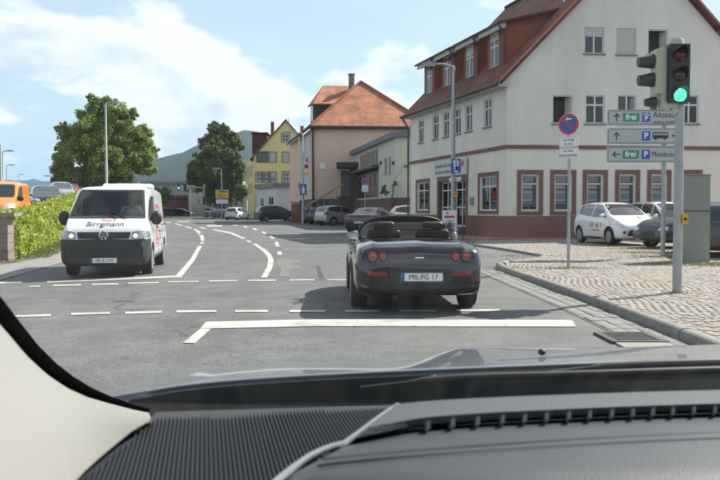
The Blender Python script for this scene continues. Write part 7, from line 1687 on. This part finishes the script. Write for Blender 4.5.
inn = offs([sgn*w for w in wid])
grid_mesh([[onws(*p, -.004) for p in edge], [onws(*p, -.012) for p in inn]], 'rubber_seal', SEAL)
CREAM_T = mat('cream_trim', (.215, .21, .19), .75, bump=.12, bscale=220)
# pillar trim: from the seal it rolls towards the viewer and down to the dashboard edge
low = [(152, 421), (146, 423), (139, 427), (131, 432), (121, 440), (110, 449), (97, 460), (84, 472), (70, 487), (40, 520), (-20, 570), (-120, 640), (-260, 700), (-420, 700), (-600, 600)]
D0 = [onws(*p, -.014) for p in inn]; rows = [D0]
for s in (.06, .15, .3, .5, .75, 1.0):
    r_ = []
    for i, (p, q) in enumerate(zip(inn, low)):
        pi = (p[0]+(q[0]-p[0])*s, p[1]+(q[1]-p[1])*s); yd0 = D0[i].y+OL.y; zt_ = at(q[0], q[1], 1.105) if q[1] > 300 else None; yd1 = max(.30, min(yd0-.02, (zt_.y if zt_ is not None else .4)))
        k_ = s; bulge = .035*math.sin(math.pi*min(1, s*1.2)*.5)
        r_.append(atD(pi[0], pi[1], yd0+(yd1-yd0)*k_-bulge*(1-s)))
    rows.append(r_)
grid_mesh(rows, 'pillar_trim', CREAM_T, 70)
# dashboard: ribbed speaker panel on the left, padded top on the right
DZ = 1.10; DASHM = mat('dash_leather', (.028, .034, .043), .55, var=.12, vscale=30, bump=.10, bscale=500); DASHD = mat('dash_dark', (.022, .024, .026), .6); DASHL = mat('dash_soft_grey', (.052, .057, .064), .6, bump=.4, bscale=500)
b = MB(); cs_ = [own(146, 424, DZ-.006), own(156, 412, DZ-.006), own(398, 405, DZ-.006), own(344, 444, DZ-.006), own(276, 482, DZ-.006), own(200, 560, DZ-.006), own(20, 560, DZ-.006), own(74, 482, DZ-.006)]
b.prism(cs_[::-1], (0, 0, -.04)); b.build('speaker_panel', DASHD, OWN)
RIB = mat('rib_plastic', (.034, .038, .044), .5)
b = MB(); A0, A1 = own(40, 482, DZ), own(290, 482, DZ); nrib = 78; B0, B1 = own(120, 411, DZ), own(404, 403.5, DZ)
poly2 = [(v.x, v.y) for v in (own(76, 482, DZ), own(147, 424, DZ), own(157, 412.5, DZ), own(396, 405.5, DZ), own(343, 444, DZ), own(328, 446.5, DZ), own(276, 482, DZ), own(250, 510, DZ), own(60, 510, DZ))]
dirv_ = (own(170, 411, DZ)-own(158, 482, DZ)).normalized(); perp = Vector((dirv_.y, -dirv_.x, 0)); org = own(180, 450, DZ)
for k in range(-90, 165):
    base_ = org+perp*(k*.0036); seg_in = []
    ts = np.linspace(-.25, .45, 90); P_ = np.array([[base_.x+dirv_.x*t, base_.y+dirv_.y*t] for t in ts]); ok = inpoly(P_[:, 0], P_[:, 1], poly2)
    if ok.sum() < 2: continue
    t0, t1 = ts[ok].min(), ts[ok].max(); a, c = base_+dirv_*t0, base_+dirv_*t1; w = .0009; pv = perp*w
    b.add([a-pv-Vector((0, 0, .008)), a+pv-Vector((0, 0, .008)), a+pv*.5, a-pv*.5, c-pv-Vector((0, 0, .008)), c+pv-Vector((0, 0, .008)), c+pv*.5, c-pv*.5], [(0, 1, 2, 3), (4, 7, 6, 5), (0, 4, 5, 1), (1, 5, 6, 2), (2, 6, 7, 3), (3, 7, 4, 0)])
ribs = b.build('speaker_ribs', RIB, OWN, kind='stuff')
# padded right part as a lofted surface between measured edge lines
px_ = np.linspace(395, 980, 48); sx_ = lambda x, s: x-(48*s-3)*max(0, 1-(x-395)/60)
far_ = pchip([395, 402, 430, 480, 560, 640, 720, 860, 1000], [404.5, 403.5, 401, 398, 394.8, 392, 390, 387, 385], px_)
slot = pchip([395, 407, 440, 480, 540, 600, 660, 720, 860, 1000], [442.5, 438, 427.4, 423.4, 420, 417, 414.5, 412.4, 409, 406], px_)
rows = [[own(x, f, DZ-.05)+Vector((0, .10, -.05)) for x, f in zip(px_, far_)], [own(x, f, DZ+.004) for x, f in zip(px_, far_)]]
for s in (.25, .6, .88): rows.append([own(sx_(x, s), f+(q-f)*s, DZ+.012-.012*(s*2-1)**2) for x, f, q in zip(px_, far_, slot)])
rows.append([own(sx_(x, 1), q-.8, DZ-.004) for x, q in zip(px_, slot)]); rows.append([own(sx_(x, 1), q-.4, DZ-.035)+Vector((0, .02, 0)) for x, q in zip(px_, slot)])
grid_mesh(rows, 'dash_top', DASHL, 60)
grid_mesh([[own(x, q+.2, DZ-.03) for x, q in zip(px_[3:], slot[3:])], [own(x, q-4, DZ-.035)+Vector((0, .03, 0)) for x, q in zip(px_[3:], slot[3:])]], 'vent_slot', SEAL)
# lower leather pad, from the slot to below the frame
left_ = [(407, 431.5), (395, 434), (380, 437), (362, 440.5), (347, 444.5)]
pl_ = np.linspace(0, 1, 48); rows = []
topx = np.concatenate([np.linspace(346, 407, 8), np.linspace(412, 980, 40)]); topy = np.concatenate([pchip([346, 362, 380, 395, 407], [445, 440.8, 437.2, 434, 431.2], np.linspace(346, 407, 8)), pchip([395, 407, 440, 480, 540, 600, 660, 720, 860, 1000], [433, 431.2, 427.6, 424.4, 421, 418, 415.5, 413.4, 410, 407], np.linspace(412, 980, 40))])
botx = np.concatenate([np.linspace(268, 330, 8), np.linspace(345, 1300, 40)])
rows.append([own(x, y, DZ-.022) for x, y in zip(topx, topy)]); rows.append([own(x, y+.8, DZ-.002) for x, y in zip(topx, topy)])
for s, dz in ((.15, .002), (.4, 0), (.7, -.003), (1, -.008), (1.6, -.03), (2.4, -.09)): rows.append([own(x+(bx__-x)*s, y+.8+(486-y)*s, DZ+dz) for x, y, bx__ in zip(topx, topy, botx)])
pad = grid_mesh(rows, 'dash_pad', DASHM, 60)
# silver strip between ribs and pad
cv = [(398, 405.5), (385, 414), (370, 425), (357, 435), (345, 443.6), (333, 446.5), (322, 450.5), (309, 457), (296, 466), (283, 476), (268, 489), (250, 506)]
MB().tube([own(x, y, DZ+.001) for x, y in cv], .0028, 6).build('trim_strip', mat('strip_silver', (.35, .36, .37), .35, .6), OWN, smooth=60)
# stitched double seam
seam = lambda x: float(pchip([300, 340, 400, 480, 560, 640, 720, 1000], [462, 457.5, 452, 446.2, 441, 436.8, 433.4, 426], [x])[0])
STM = mat('stitch_thread', (.035, .033, .036), .8)
for dy in (0, 5.5):
    xs_ = np.linspace(318, 860, 70)
    MB().tube([own(x, seam(x)+dy*(1 if x > 420 else 1), DZ-.0008) for x in xs_], .0011, 5).build('seam', STM, OWN, smooth=60)
b = MB()
for k in range(190):
    x = 322+k*2.8; 
    for dy in (0, 5.5): a, c = own(x, seam(x)+dy-.8, DZ+.0012), own(x+1.8, seam(x+1.8)+dy-.8, DZ+.0012); b.tube([a, c], .0006, 4)
b.build('stitches', STM, OWN, kind='stuff')
# vent fins standing in the defroster slot
FINM = mat('fin_plastic', (.42, .43, .44), .45)
for px in (427, 452, 477, 502, 524, 546, 568, 589, 611, 632, 652, 672, 693, 714, 734, 754, 774):
    q = float(pchip([395, 407, 440, 480, 540, 600, 660, 720, 860], [431, 430.2, 426.6, 423.4, 420, 417, 414.5, 412.4, 409], [px])[0])
    a, c = own(px-3.5, q+.5, DZ-.002), own(px+2.2, q-7.5, DZ+.0125); w = Vector((.0008, 0, 0)); d_ = Vector((0, 0, -.007))
    MB().add([a-w, a+w, c+w, c-w, a-w+d_, a+w+d_, c+w+d_, c-w+d_], [(0, 1, 2, 3), (7, 6, 5, 4), (0, 4, 5, 1), (1, 5, 6, 2), (2, 6, 7, 3), (3, 7, 4, 0)]).build('vent_fin', FINM, OWN)
# trough between dashboard and glass, its shade put in as near-black colour
b = MB(); b.add([Vector((x, y, z))-OL for x in (x0, x1) for y, z in ((.80, DZ-.05), (.92, DZ-.09), (1.04, .965), (1.20, .96))], [(i, i+1, i+5, i+4) for i in range(3)]); b.build('dash_trough', SEAL, OWN)
b = MB(); b.box(Vector((.6, .5, .90))-OL, (2.6, .75, .25)); b.build('dash_underside', DASHD, OWN)
# roof, pillars and floor of the cabin around the viewer
HEADL = mat('headliner', (.55, .52, .47), .9)
MB().box(Vector((.75, -.85, 1.60))-OL, (2.3, 2.6, .06)).build('roof', HOODM, OWN); MB().box(Vector((.75, -.85, 1.56))-OL, (2.2, 2.55, .02)).build('headliner', HEADL, OWN)
MB().box(Vector((-.55, -.9, .65))-OL, (.1, 2.6, .8)).build('door', DASHD, OWN); MB().box(Vector((1.98, -.9, .65))-OL, (.1, 2.6, .8)).build('door', DASHD, OWN); MB().box(Vector((.75, -.9, .28))-OL, (2.5, 2.7, .06)).build('floor', DASHD, OWN)
MB().box(Vector((.75, -2.2, .9))-OL, (2.5, .1, 1.3)).build('rear_panel', DASHD, OWN)
MB().tube([Vector((2.02, 1.2, .95))-OL, Vector((1.9, .45, 1.56))-OL], .05, 8).build('pillar', HEADL, OWN)
# ------------------------------------------------------------------ air
hz = MB(); hz.box((0, 2300, 149), (9600, 7000, 302)); hzm = bpy.data.materials.new('haze_air'); hzm.use_nodes = True; N = hzm.node_tree.nodes; L = hzm.node_tree.links
for n_ in list(N): N.remove(n_)
vo = N.new('ShaderNodeVolumePrincipled'); vo.inputs['Color'].default_value = (.42, .70, 1, 1); vo.inputs['Density'].default_value = .00012; vo.inputs['Anisotropy'].default_value = .3
ou = N.new('ShaderNodeOutputMaterial'); L.new(vo.outputs[0], ou.inputs['Volume'])
hz.build('haze', hzm, None, kind='stuff')
